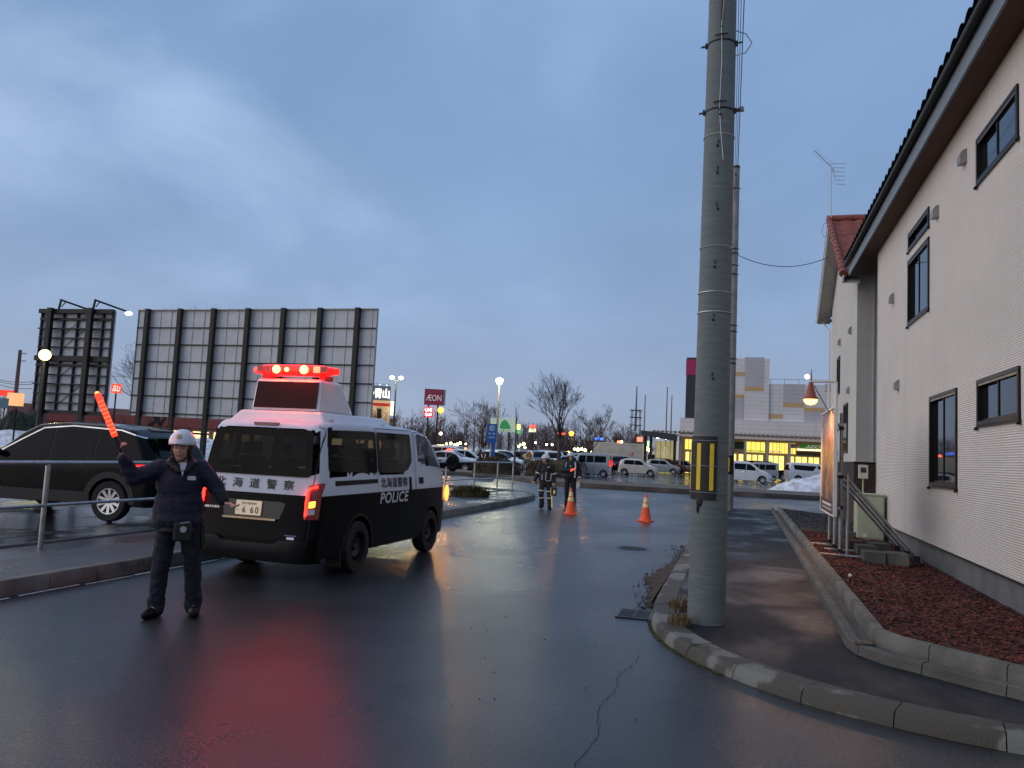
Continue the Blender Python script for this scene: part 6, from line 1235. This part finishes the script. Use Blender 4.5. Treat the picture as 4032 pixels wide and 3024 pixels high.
for x in (-1.55, 1.15): MB().add(bx(x - .16, x + .16, -.28, -.04, 0, 8.5)).build('post', steel_d, bs, False, None, .02)
for k in range(12): z = 2.62 + k * .525; MB().add(bx(-W_ - .04, W_ + .04, -.03 if k % 3 == 0 else .08, .18, z - .03, z + .03 + (.07 if k % 5 == 0 else 0))).build('cross_rail', steel_d, bs)
for z0_, z1_ in ((8.22, 8.46), (2.5, 2.72), (5.5, 5.75)): MB().add(bx(-W_ - .05, W_ + .05, -.06, .2, z0_, z1_)).build('girder', steel_d, bs)
for x in (-2.4, -.9, .05, .75, 1.75, 2.36): MB().add(bx(x - .04, x + .04, .10, .235, 2.6, 8.4)).build('stud', steel_d, bs)
for z in (3.0, 4.6, 6.2, 7.0): MB().add(beam((-.9, .20, z), (.75, .20, z + 1.3), .025)).build('brace', steel_d, bs)
for x in (-1.2, 1.1):
    MB().add(beam((x, -.0, 8.3), (x + .05, .1, 9.05), .10)).add(beam((x + .05, .1, 9.0), (x + 1.0, 1.5, 8.62), .09)).add(beam((x + .1, .1, 8.6), (x + .2, .3, 8.95), .05)).build('lamp_arm', steel_d, bs)
    MB().add(sphere((x + 1.05, 1.6, 8.52), (.22, .14, .10), 12, 7)).build('lamp', glow('sign_floodlight_lit', (1, .98, .75), 12) if x > 0 else lampglass, bs, True)
# ------------------------------------------------------------------ street lamps and lights
def pos(px, py, D):
    """surveyed point: bearing and height read from the photograph at a known distance D"""
    d = fw + r2 * ((px - 2016) / 3080) - u2 * ((py - 1512) / 3080); k = D / math.hypot(d.x, d.y); return Vector((d.x * k, d.y * k, CAM_H + d.z * k))
def lamp(px, py, D, r, col, st, label, pole=.06, head='ball', en=0, grp=None, pm=None, name='street_lamp'):
    p = pos(px, py, D); o = empty(name, (p.x, p.y, 0), math.atan2(-p.x, p.y), label, 'street lamp', grp); o.rotation_euler[2] = math.atan2(-p.x, p.y) 
    gm = glow('lamp_glow_%d_%d' % (px, py), col, st)
    if head == 'ball': MB().add(sphere((0, 0, p.z), r, 14, 9)).build('lamp_head', gm, o, True)
    elif head == 'twin':
        for s in (-1, 1): MB().add(sphere((s * .46, 0, p.z), (r * .85, r * .85, r * .62), 14, 9)).build('lamp_head', gm, o, True); MB().add(beam((0, 0, p.z - .35), (s * .42, 0, p.z - .12), .06)).build('arm', steel_d, o)
    else: MB().add(lathe([(0, p.z - .38), (.16, p.z - .36), (.33, p.z + .0), (.26, p.z + .12), (0, p.z + .22)], 6)).build('lamp_head', gm, o); MB().add(lathe([(.35, p.z + .02), (.1, p.z + .30), (0, p.z + .32)], 6)).build('cap', steel_d, o) if 0 else None
    if pole: MB().add(tube([(0, 0, 0), (0, 0, p.z * .4), (0, 0, p.z - r * .8)], [pole * 1.3, pole, pole * .75], 8)).build('pole', pm or steel_d, o, 60)
    if en: l = bpy.data.lights.new('lamp_light', 'POINT'); l.energy = en; l.color = col; l.shadow_soft_size = r; q = bpy.data.objects.new('lamp_light', l); C.objects.link(q); q.parent = o; q.location = (0, -1.2, p.z - .1)
    return o
lamp(1561, 1487, 80, .26, (1, .95, .50), 30, 'twin-headed lit street lamp on a black pole right of the wide billboard', .10, 'twin', 900)
lamp(1967, 1497, 66, .25, (1, .95, .62), 26, 'lantern street lamp with a faceted lit head on a pale pole by the blue sign', .09, 'lantern', 600, None, mat('brown_grey_pole', (.22, .18, .16), .6))
lamp(177, 1398, 33, .20, (1, .88, .30), 5, 'dazzling yellow floodlight in front of the narrow billboard', .05, 'ball', 110)
lamp(1735, 1615, 92, .36, (1, .42, .05), 2.6, 'orange sodium street light beside the red shop sign', .07, 'ball', 1500)
lamp(2250, 1707, 110, .36, (1, .40, .06), 2.6, 'orange sodium street light behind the two officers', .06, 'ball', 900)
for px, py, D, c, lb in ((1735, 1707, 75, (1, .93, .75), 'small round white lamp under the orange street light'), (2109, 1743, 120, (1, .95, .7), 'small globe lamp left of the vase-shaped tree'), (2152, 1750, 115, (1, .95, .7), 'small globe lamp, first left of the tree trunk'), (2174, 1751, 112, (1, .95, .75), 'brightest small globe lamp touching the tree trunk'), (2201, 1751, 118, (1, .9, .6), 'small globe lamp just right of the tree trunk'), (1834, 1748, 130, (1, .95, .5), 'small yellowish lamp under the brown wood')):
    lamp(px, py, D, .14, c, 12, lb, .04, 'ball', 0, 'small globe lamps of the car park')
lamp(3178, 1483, 100, .26, (.95, 1, .90), 20, 'white round floodlight on the mall roof', 0, 'ball', 0, None, None, 'roof_floodlight')
# little far lights between the cars
b = MB(); rnd = random.Random(3)
for px, py in ((1758, 1748), (1775, 1746), (1790, 1752), (1800, 1750), (1812, 1745), (2042, 1758), (2048, 1752), (2062, 1748), (2067, 1762), (2262, 1768), (2275, 1770), (2290, 1768), (2305, 1772), (2325, 1775), (2540, 1755), (2550, 1762), (2543, 1740), (2553, 1772), (2447, 1740)):
    b.add(sphere(pos(px, py, 125), .16 + rnd.random() * .12, 8, 5))
tag(b.build('far_town_lights', glow('far_town_lights', (1, .88, .35), 9), None, True), kind='stuff')
# ------------------------------------------------------------------ signs
def signbox(px0, py0, px1, py1, D, m, label, name='shop_sign', thick=.3, post=None, cat='sign', grp=None):
    a = pos(px0, py0, D); c = pos(px1, py1, D); cx = (a.x + c.x) / 2; cy = (a.y + c.y) / 2; wv = math.hypot(a.x - c.x, a.y - c.y); o = empty(name, (cx, cy, 0), math.atan2(-cx, cy), label, cat, grp)
    z0, z1 = min(a.z, c.z), max(a.z, c.z); dd = abs((py1 - py0)); 
    MB().add(bx(-wv / 2, wv / 2, 0, thick, z0, z1)).build('panel', m, o)
    if post: 
        for x in post[1:]: MB().add(bx(x - post[0], x + post[0], .05, .05 + post[0] * 2, 0, z0 + .02)).build('post', steel_d if len(post) < 9 else steel, o)
    return o, wv, z0, z1
fp = lambda cx, cz, off=.02: (lambda x, y, t: Vector((cx + x, -off - t, cz + y)))
o, wv, z0, z1 = signbox(1673, 1530, 1743, 1597, 150, mat('maroon_sign', (.20, .035, .06), .5, var=.05, emit=(.5, .05, .12), es=.10), 'tall maroon sign with pale slim letters beside the orange street light', post=(.15, -.9, .9))
text('ÆON', 1.15, fp(0, (z0 + z1) / 2 - .15), 'lettering', mat('pale_letters', (.7, .66, .66), .5, emit=(1, .9, .9), es=.25), o, 0, 0, 2.9, .03)
MB().add(bx(wv / 2, wv / 2 + .45, .1, .5, z0, z1)).build('side_face', mat('grey_side', (.35, .33, .33), .6), o)
o, wv, z0, z1 = signbox(1669, 1602, 1704, 1644, 149, mat('red_lit_sign', (.7, .02, .03), .4, emit=(1, .03, .05), es=.9), 'square lit red sign with white blocky letters under the maroon sign', post=(.1, 0))
lw = glow('white_lit_letters', (1, .95, .92), 3)
text('UNI', .62, fp(0, (z0 + z1) / 2 + .45), 'lettering', lw, o, .03, 0, 1.25, .03); text('QLO', .62, fp(0, (z0 + z1) / 2 - .45), 'lettering', lw, o, .03, 0, 1.25, .03)
o, wv, z0, z1 = signbox(440, 1510, 477, 1549, 95, mat('orange_red_lit', (.8, .06, .02), .4, emit=(1, .07, .02), es=1.3), 'small lit orange-red square sign between the billboards', post=(.08, 0))
text('au', .62, fp(0, (z0 + z1) / 2), 'lettering', mat('peach_letters', (.8, .6, .5), .4, emit=(1, .7, .6), es=1.0), o, .02, .2, .75, .03)
# pale board with a green tree picture
o, wv, z0, z1 = signbox(1932, 1645, 2031, 1702, 75, mat('pale_green_white', (.66, .74, .58), .5, var=.03, emit=(.75, 1, .65), es=.12), 'pale board with a green tree picture behind the lamp post', post=(.06, .62), thick=.12, name='picture_sign')
grn = mat('leaf_green_print', (.04, .36, .12), .5, var=.1, emit=(.03, .5, .15), es=.12)
cz = (z0 + z1) / 2; cr_ = [(-.52, -.32), (-.50, .0), (-.36, .28), (-.14, .50), (.02, .56), (.2, .48), (.42, .22), (.62, -.05), (.70, -.32), (.55, -.42), (.30, -.38), (.1, -.40), (-.1, -.36), (-.3, -.42)]
MB().add(prism([(x * .85 + .12, y * .92) for x, y in cr_], 0, .01), 0, Matrix.Translation((0, -.015, cz)) @ Matrix.Rotation(R(90), 4, 'X')).build('tree_picture', grn, o); MB().add(bx(.02, .09, -.025, -.012, cz - .60, cz - .36)).build('trunk_picture', grn, o)
MB().add(bx(-.35, .75, -.02, -.012, z0 + .08, z0 + .12)).build('caption_line', mat('faint_text', (.35, .42, .35), .6), o); MB().add(bx(wv / 2, wv / 2 + .05, 0, .15, z0, z1)).build('edge', steel_d, o)
# blue parking direction sign
o, wv, z0, z1 = signbox(1919, 1668, 1954, 1745, 52, mat('blue_sign', (.02, .10, .34), .45, var=.05, emit=(.02, .12, .5), es=.12), 'blue parking sign with a white round arrow by the hedge', post=None, thick=.05, name='direction_sign')
ww = mat('white_print', (.62, .68, .74), .5); cz = z1 - .28
MB().add(lathe([(0, 0), (.19, 0)], 24), 0, Matrix.Translation((0, -.012, cz)) @ Matrix.Rotation(R(90), 4, 'X')).build('arrow_disc', ww, o)
bl_ = MATS['blue_sign']; MB().add(beam((-.13, -.018, cz), (.10, -.018, cz), .03, .006, (0, 1, 0))).add(beam((.0, -.018, cz + .12), (.12, -.018, cz), .035, .006, (0, 1, 0))).add(beam((.0, -.018, cz - .12), (.12, -.018, cz), .035, .006, (0, 1, 0))).build('arrow', bl_, o)
for x in (-.14, .14): MB().add(bx(x - .08, x + .08, -.012, -.008, cz - .42, cz - .35)).add(bx(x - .05, x + .05, -.012, -.008, cz - .35, cz - .30)).build('car_symbol', ww, o)
for k in range(4): MB().add(bx(-.18 + k * .10, -.11 + k * .10, -.012, -.008, cz - .66, cz - .56)).build('character', ww, o)
MB().add(bx(-.09, .0, .06, .14, 0, z0 + .1)).build('post', whitep, o); MB().add(bx(.14, .16, .0, .05, .9, z0)).add(bx(.02, .26, .1, .14, 1.0, z0 - .02)).build('lower_panel', bl_, o)
# other shop lights far away
o, *_ = signbox(2031, 1670, 2049, 1692, 120, glow('yellow_sign_lit', (1, .80, .25), 1.6), 'small lit yellow sign right of the green tree picture', post=(.06, 0)); MB().add(bx(-.38, .38, 0, .3, 6.5 - 1.0, 6.5 - .3)).build('green_panel', mat('green_lit', (.05, .4, .08), .5, emit=(.05, .8, .15), es=.5), o) if 0 else None
o, *_ = signbox(2032, 1693, 2048, 1708, 120, mat('green_lit_sign', (.1, .4, .1), .5, emit=(.15, .8, .2), es=.5), 'small green sign below the yellow one')
o, *_ = signbox(2084, 1672, 2112, 1686, 120, glow('red_sign_lit', (1, .16, .10), 1.4), 'small red lit sign behind the slender dark tree', post=(.08, 0)); o, *_ = signbox(2083, 1687, 2110, 1702, 120, glow('cream_sign_lit', (.95, 1, .60), 1.1), 'small cream lit sign under the red one')
o, *_ = signbox(2340, 1722, 2376, 1734, 120, glow('blue_sign_lit', (.08, .22, 1), 2.2), 'lit blue shop sign left of the delivery truck', post=(.06, 0))
o, *_ = signbox(2508, 1720, 2530, 1740, 120, glow('salmon_sign_lit', (1, .25, .15), 1.5), 'cluster sign glowing red between truck and mall', post=(.06, 0)); o, *_ = signbox(2541, 1735, 2562, 1757, 118, glow('mint_sign_lit', (.55, 1, .6), 1.1), 'pale green lit sign right of the glowing red one', post=(.06, 0))
o, *_ = signbox(2196, 1703, 2226, 1712, 120, glow('tiny_red_sign', (1, .1, .05), 1.6), 'small red lit strip left of the orange lamp', post=(.05, 0))
o, *_ = signbox(-60, 1530, 62, 1562, 100, glow('red_shop_band', (1, .06, .03), .9), 'red lit shop band at the far left edge'); o, *_ = signbox(30, 1545, 92, 1600, 98, mat('pachinko_front', (.7, .35, .2), .5, var=.5, vscale=1.2, emit=(1, .50, .20), es=.9), 'orange glowing shop front at the far left', name='lit_shop_front')
o, *_ = signbox(-30, 1565, 32, 1608, 60, mat('mint_board', (.30, .42, .40), .5), 'pale green board cut by the left picture edge', post=(.05, .9))
text('♣' if 0 else '^', .3, fp(.9, 3.0), 'green_mark', mat('deep_green', (.02, .30, .12), .5), o, .06, 0, .4, .02) if 0 else None
# lit clothing shop tower
ao = empty('shop_building', (-60.6, 115.6, 0), R(27), 'cream lit shop tower with red stripe and glowing white characters, right of the wide billboard', 'building')
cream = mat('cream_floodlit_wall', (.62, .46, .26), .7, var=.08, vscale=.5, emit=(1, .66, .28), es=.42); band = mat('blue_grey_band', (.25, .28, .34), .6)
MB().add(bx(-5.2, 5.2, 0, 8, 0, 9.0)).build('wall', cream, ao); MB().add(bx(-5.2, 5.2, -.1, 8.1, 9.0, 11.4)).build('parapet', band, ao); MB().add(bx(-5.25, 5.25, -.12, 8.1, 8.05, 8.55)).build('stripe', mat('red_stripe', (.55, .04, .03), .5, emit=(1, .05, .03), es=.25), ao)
text('洋服の青山', 1.55, fp(1.9, 10.15, .12), 'lettering', glow('cream_lit_letters', (1, .93, .72), 3), ao, .03, 0, 6.2, .05)
for k in range(9): MB().add(sphere((-4.6 + k * 1.15, -.5, 5.3), .17, 8, 5)).build('wall_lamp', glow('shop_wall_lamp', (1, .75, .3), 8) if 'shop_wall_lamp' not in MATS else MATS['shop_wall_lamp'], ao, True)
MB().add(bx(3.2, 3.9, -.15, -.02, 5.9, 7.6)).build('notice', plastic, ao); MB().add(bx(5.35, 5.9, -.6, -.5, 6.6, 8.9)).build('vertical_sign', glow('vertical_sign_lit', (1, .93, .7), 2), ao)
for k in range(6): MB().add(sphere((-1.0 + k * 1.1, -.6, 11.75 - k * .05), .09, 8, 5)).build('roof_lamp', MATS['white_lit_letters'], ao, True)
MB().add(bx(-5, 5, -.62, -.58, 11.6, 11.66)).build('lamp_rail', steel_d, ao)
# long low red-banded store far behind the billboards
rs = empty('low_store', (-62, 82, 0), R(40), 'long low store with a red fascia and lit windows behind the wide billboard', 'building')
MB().add(bx(-22, 22, 0, 10, 0, 4.4)).build('wall', mat('store_wall', (.28, .17, .14), .7), rs); MB().add(bx(-18, 22, -.3, 0, 2.6, 3.7)).build('fascia', mat('red_fascia', (.20, .075, .065), .6, emit=(1, .10, .06), es=.03), rs)
for k in range(16): MB().add(bx(-17 + k * 2.4, -15.2 + k * 2.4, -.08, -.01, 1.2, 2.2)).build('window', glow('store_window_lit', (1, .80, .38), 1.5) if 'store_window_lit' not in MATS else MATS['store_window_lit'], rs)
# sign board small between twin lamp and shop
o, *_ = signbox(1534, 1650, 1560, 1660, 90, mat('maroon_small', (.25, .04, .04), .5), 'small maroon-topped notice board below the twin street lamp', post=(.04, -.2, .2)); o2_, *_ = signbox(1532, 1661, 1561, 1672, 90.2, mat('grey_notice', (.4, .42, .38), .6), 'grey lower half board under the small maroon one')
# utility pole and wires at far left
up_ = pos(80, 1378, 100); o = empty('utility_pole', (up_.x, up_.y, 0), 0, 'thin reddish utility pole at the far left', 'utility pole'); MB().add(tube([(0, 0, 0), (0, 0, up_.z)], [.25, .17], 8)).build('shaft', mat('rusty_pole', (.16, .10, .085), .8), o, 60); MB().add(beam((-.1, 0, up_.z - .4), (.9, 0, up_.z - .4), .08)).add(beam((-.1, 0, up_.z - 1.2), (.9, 0, up_.z - 1.2), .08)).build('crossarm', steel_d, o)
for i, (p, q) in enumerate((((-40, 1483), (130, 1502)), ((-40, 1490), (130, 1512)), ((-40, 1500), (128, 1530)))): wire(pos(p[0], p[1], 102), pos(q[0], q[1], 100), .3, .03, ['uppermost', 'middle', 'lowest'][i] + ' of the thin wires left of the narrow billboard', 8, 'far left wires')
# guard barrier in front of the left snow bank
gb = empty('tube_barrier', (-27.0, 22.2, .1), R(50), 'low yellow-grey tubular barrier in front of the left snow bank', 'barrier'); MB().add(tube([(-1.4, 0, 0), (-1.4, 0, .62), (-1.25, 0, .75), (1.25, 0, .75), (1.4, 0, .62), (1.4, 0, 0)], .035, 8)).build('frame', steel, gb, 60); MB().add(tube([(-.5, 0, .75), (.9, 0, .75)], .042, 8)).build('yellow_sleeve', yel_m, gb, 60)
# flag poles and lattice tower
for px, py, D, lb in ((2541, 1556, 120, 'leftmost flag pole, close to the lattice mast'), (2628, 1524, 118, 'tallest flag pole above the mall entrance'), (2646, 1557, 121, 'short flag pole right of the tallest one')):
    p = pos(px, py, D); tag(MB().add(tube([(0, 0, 0), (0, 0, p.z)], [.12, .07], 8)).build('flag_pole', mat('pole_grey_violet', (.13, .12, .14), .6) if 'pole_grey_violet' not in MATS else MATS['pole_grey_violet'], None, 60, (p.x, p.y, 0)), lb, 'flag pole', 'flag poles by the mall')
p = pos(2508, 1520, 220); o = empty('lattice_mast', (p.x, p.y, 0), 0, 'hazy lattice telecom mast on the horizon left of the flag poles', 'mast'); hz = mat('mast_haze_tint', (.22, .20, .24), .8); b = MB()  # distance haze is put into the mast's pale tint
for s in ((-1, -1), (1, -1), (1, 1), (-1, 1)): b.add(beam((s[0] * 1.5, s[1] * 1.5, 0), (s[0] * 1.1, s[1] * 1.1, 15), .16))
for k in range(7):
    z = k * 2.1
    for s, e in (((-1, -1), (1, -1)), ((1, -1), (1, 1))): b.add(beam((s[0] * 1.4, s[1] * 1.4, z), (e[0] * 1.3, e[1] * 1.3, z + 2.1), .09)).add(beam((s[0] * 1.4, s[1] * 1.4, z + 2.1), (e[0] * 1.3, e[1] * 1.3, z + 2.1), .1))
b.build('lattice', hz, o); MB().add(tube([(0, 0, 9), (0, 0, p.z)], [.35, .14], 8)).build('spire', hz, o, 60); b = MB()
for z in (10.5, 12.7, 14.6): b.add(lathe([(1.2, z), (2.1, z + .12), (1.2, z + .2)], 10))
b.build('platform', hz, o)
# ------------------------------------------------------------------ the mall
Y = 96.0
ml = empty('shopping_mall', (0, Y, 0), 0, 'big pale shopping mall with panelled upper walls and a yellow-lit shop front', 'mall')
mw_ = brick('mall_cladding_white', (.74, .70, .68), (.71, .67, .65), (.50, .47, .46), .47, 4.0, 'xz', .3, .05, .7, 0); mg_ = brick('mall_cladding_grey', (.52, .49, .51), (.50, .47, .49), (.38, .36, .37), .47, 4.0, 'xz', .3, .05, .7, 0); mo_ = mat('mall_orange_panel', (.60, .38, .17), .7, var=.05)
MB().add(bx(-3.6, 2.84, 0, 30, 6.66, 14.0)).build('upper_block', mw_, ml); MB().add(bx(2.84, 40, .3, 30, 6.66, 11.06)).build('upper_block_low', mw_, ml)
MB().add(bx(-7.24, 40, -.4, 28, 4.75, 6.66)).build('white_band', mw_, ml)
MB().add(bx(-6.7, -3.9, -.1, 3, 6.66, 14.0)).build('dark_tower', mat('tower_charcoal', (.035, .034, .04), .6), ml); MB().add(bx(-6.75, -4.5, -.16, -.11, 11.9, 13.75)).build('magenta_sign', mat('magenta_panel', (.22, .012, .07), .5, emit=(.5, .01, .12), es=.12), ml)
ux = lambda u: (u - 485) / 81.97 - 6.69
uz = lambda u, v: 13.96 - (v - 140 - (u - 485) * .0335) / 77
for a, c, d, e, m, yy in ((1040, 1215, 146, 415, mg_, -.03), (1040, 1215, 417, 452, mo_, -.04), (945, 1040, 280, 312, mo_, -.04), (945, 1035, 485, 518, mo_, -.04), (945, 1035, 522, 720, mg_, -.03), (1395, 1585, 392, 563, mg_, .26), (1395, 1585, 565, 600, mo_, .26), (1585, 1765, 606, 640, mo_, .26), (1585, 1765, 643, 738, mg_, .26), (1213, 1393, 662, 700, mo_, .26), (1768, 1830, 395, 470, mg_, .26), (700, 940, 146, 280, mg_, -.03)):
    MB().add(bx(ux(a), ux(c), yy, yy + .05, uz(a, e), uz(a, d))).build('wall_panel', m, ml)
b = MB()
for k in range(12): b.add(bx(3 + k * 1.6, 3.06 + k * 1.6, 2, 2.05, 11.06, 11.8))
b.add(bx(2.9, 22, 2, 2.05, 11.76, 11.82)); b.build('roof_railing', steel, ml)
# canopy with corrugated edge
vs = []; fs = []; n = 400
for i in range(n + 1): x = -10.4 + 40 * i / n; z = .07 * math.sin(i * 2 * math.pi / 5); vs += [(x, -3.4, 4.72 + z), (x, -.3, 5.05 + z)]
for i in range(n): fs.append((2 * i, 2 * i + 2, 2 * i + 3, 2 * i + 1))
MB().add((vs, fs)).build('canopy_roof', mat('brown_canopy_tile', (.22, .14, .10), .7), ml); MB().add(bx(-10.3, 30, -3.35, -3.2, 4.36, 4.66)).build('canopy_fascia', mat('beige_fascia', (.66, .56, .48), .6), ml); MB().add(bx(-10.3, 30, -3.2, -.3, 4.55, 4.62)).build('canopy_soffit', mat('tan_soffit', (.20, .15, .12), .7), ml)
sf = glow('shop_front_lit', (1, .72, .13), 1.35); sf2 = glow('shop_door_lit', (1, .78, .20), 1.6); mu_ = mat('beige_mullion', (.30, .25, .20), .6)
MB().add(bx(-7.3, 40, .05, .2, 0, 4.5)).build('shop_wall', mat('tan_shop_wall', (.24, .19, .15), .7, emit=(1, .7, .3), es=.05), ml)  # faint emission puts spilled shop light into the wall
zf = lambda u, v: (ux(2 * 0 + u), v)
for x0, x1 in ((-6.6, -5.75), (.45, 1.45), (1.5, 2.5), (3.0, 3.75), (3.8, 4.35), (4.4, 5.0), (5.15, 5.85), (9.2, 10.8), (11.2, 12.8)):
    MB().add(bx(x0, x1, -.02, .04, 2.95, 4.15)).build('upper_window', sf, ml)
for x0, x1 in ((-6.5, -6.1), (-5.9, -5.5), (-1.1, -.7), (-.4, .1), (.5, 1.0), (1.15, 1.65), (1.8, 2.3), (2.95, 3.4), (3.5, 4.0), (4.1, 4.6), (5.1, 5.7), (5.9, 6.5), (6.6, 7.1), (7.3, 7.75), (7.85, 8.4), (9.2, 10), (10.2, 11), (11.5, 12.3)):
    MB().add(bx(x0, x1, -.02, .04, .15, 2.65)).build('shop_door', sf2, ml)
b = MB()
for x in (-6.95, -5.3, .3, 2.72, 5.05, 8.7): MB().add(bx(x - .14, x + .14, -3.1, -2.8, 0, 4.36)).build('column', MATS.get('grey_pink_column') or mat('grey_pink_column', (.42, .36, .34), .6), ml)
for x0, x1, c in ((.5, 1.4, 'g'), (1.55, 2.45, 'g'), (3.05, 3.7, 'w'), (3.85, 4.3, 'w')): MB().add(bx(x0, x1, -.05, -.025, 3.02, 3.2)).build('window_poster', MATS.get('poster_' + c) or mat('poster_' + c, (.25, .5, .05) if c == 'g' else (.7, .5, .3), .5, emit=(.5, .9, .1) if c == 'g' else (1, .7, .4), es=.6), ml)
for x in [-6.2, .95, 2.0, 3.37, 4.1, 4.7, 5.5]: MB().add(bx(x - .025, x + .025, -.06, -.02, 2.95, 4.15)).build('window_mullion', MATS['beige_mullion'], ml)
MB().add(bx(-.9, .25, -.12, -.03, 3.25, 4.1)).build('dark_green_sign', mat('dark_green', (.05, .08, .05), .5), ml)
gs = MB().add(bx(6.3, 14, -.2, -.05, 3.62, 4.12)).build('shop_sign', mat('green_shop_sign', (.06, .22, .05), .5, emit=(.1, .5, .08), es=.12), ml); MB().add(bx(5.15, 6.28, -.2, -.05, 3.62, 4.12)).build('sign_emblem_panel', mat('pale_pink_panel', (.5, .42, .38), .6), ml)
text('AEONBIKE', .36, lambda x, y, t: Vector((8.85 + x, -.21 - t, 3.87 + y)), 'lettering', mat('pale_bike_letters', (.6, .62, .58), .5, emit=(1, 1, .9), es=.2), gs, .03, .25, 3.9, .02)
MB().add(bx(6.0, 14, -.3, -.2, 3.42, 3.56)).build('strip_light', glow('strip_light_lit', (1, .85, .35), 4), ml); MB().add(bx(5.95, 14, -.9, -.15, 2.8, 3.3)).build('awning', mat('olive_awning', (.10, .085, .045), .7), ml)
# entrance hall with dark slanted canopy
b = MB().add(prism([(-11.1, 4.25), (-7.3, 3.75), (-7.3, 4.5), (-8.5, 4.62), (-11.15, 4.78)], -6.2, -3.0), 0, Matrix(((1, 0, 0, 0), (0, 0, 1, 0), (0, 1, 0, 0), (0, 0, 0, 1)))); e_ = b.build('entrance_canopy', mat('slate_canopy', (.035, .045, .05), .5), ml); bmesh_fix(e_)
hall = mat('hall_glass_dim', (.25, .24, .14), .3, var=.5, vscale=1.5, emit=(1, .88, .42), es=.28)
MB().add(bx(-9.8, -7.5, -3.2, -.2, 0, 3.75)).build('entrance_hall', hall, ml); b = MB()
for x in (-10.7, -10.1, -7.4): b.add(bx(x - .15, x + .15, -5.2, -4.9, 0, 4.2))
b.build('entrance_post', steel_d, ml); b = MB()
for k in range(5): b.add(bx(-9.75 + k * .56, -9.70 + k * .56, -3.25, -3.21, 0, 3.7))
b.build('mullion', mu_, ml)
for x, z in ((-9.2, 4.05), (-8.2, 3.95)): MB().add(bx(x - .25, x + .25, -5.6, -4.8, z - .06, z + .02)).build('downlight', glow('downlight_lit', (1, .95, .6), 10) if 'downlight_lit' not in MATS else MATS['downlight_lit'], ml)
MB().add(bx(-8.8, -8.5, -3.23, -3.21, 1.2, 3.1)).build('banner', mat('pale_banner', (.55, .55, .42), .6, emit=(1, .95, .6), es=.3), ml)
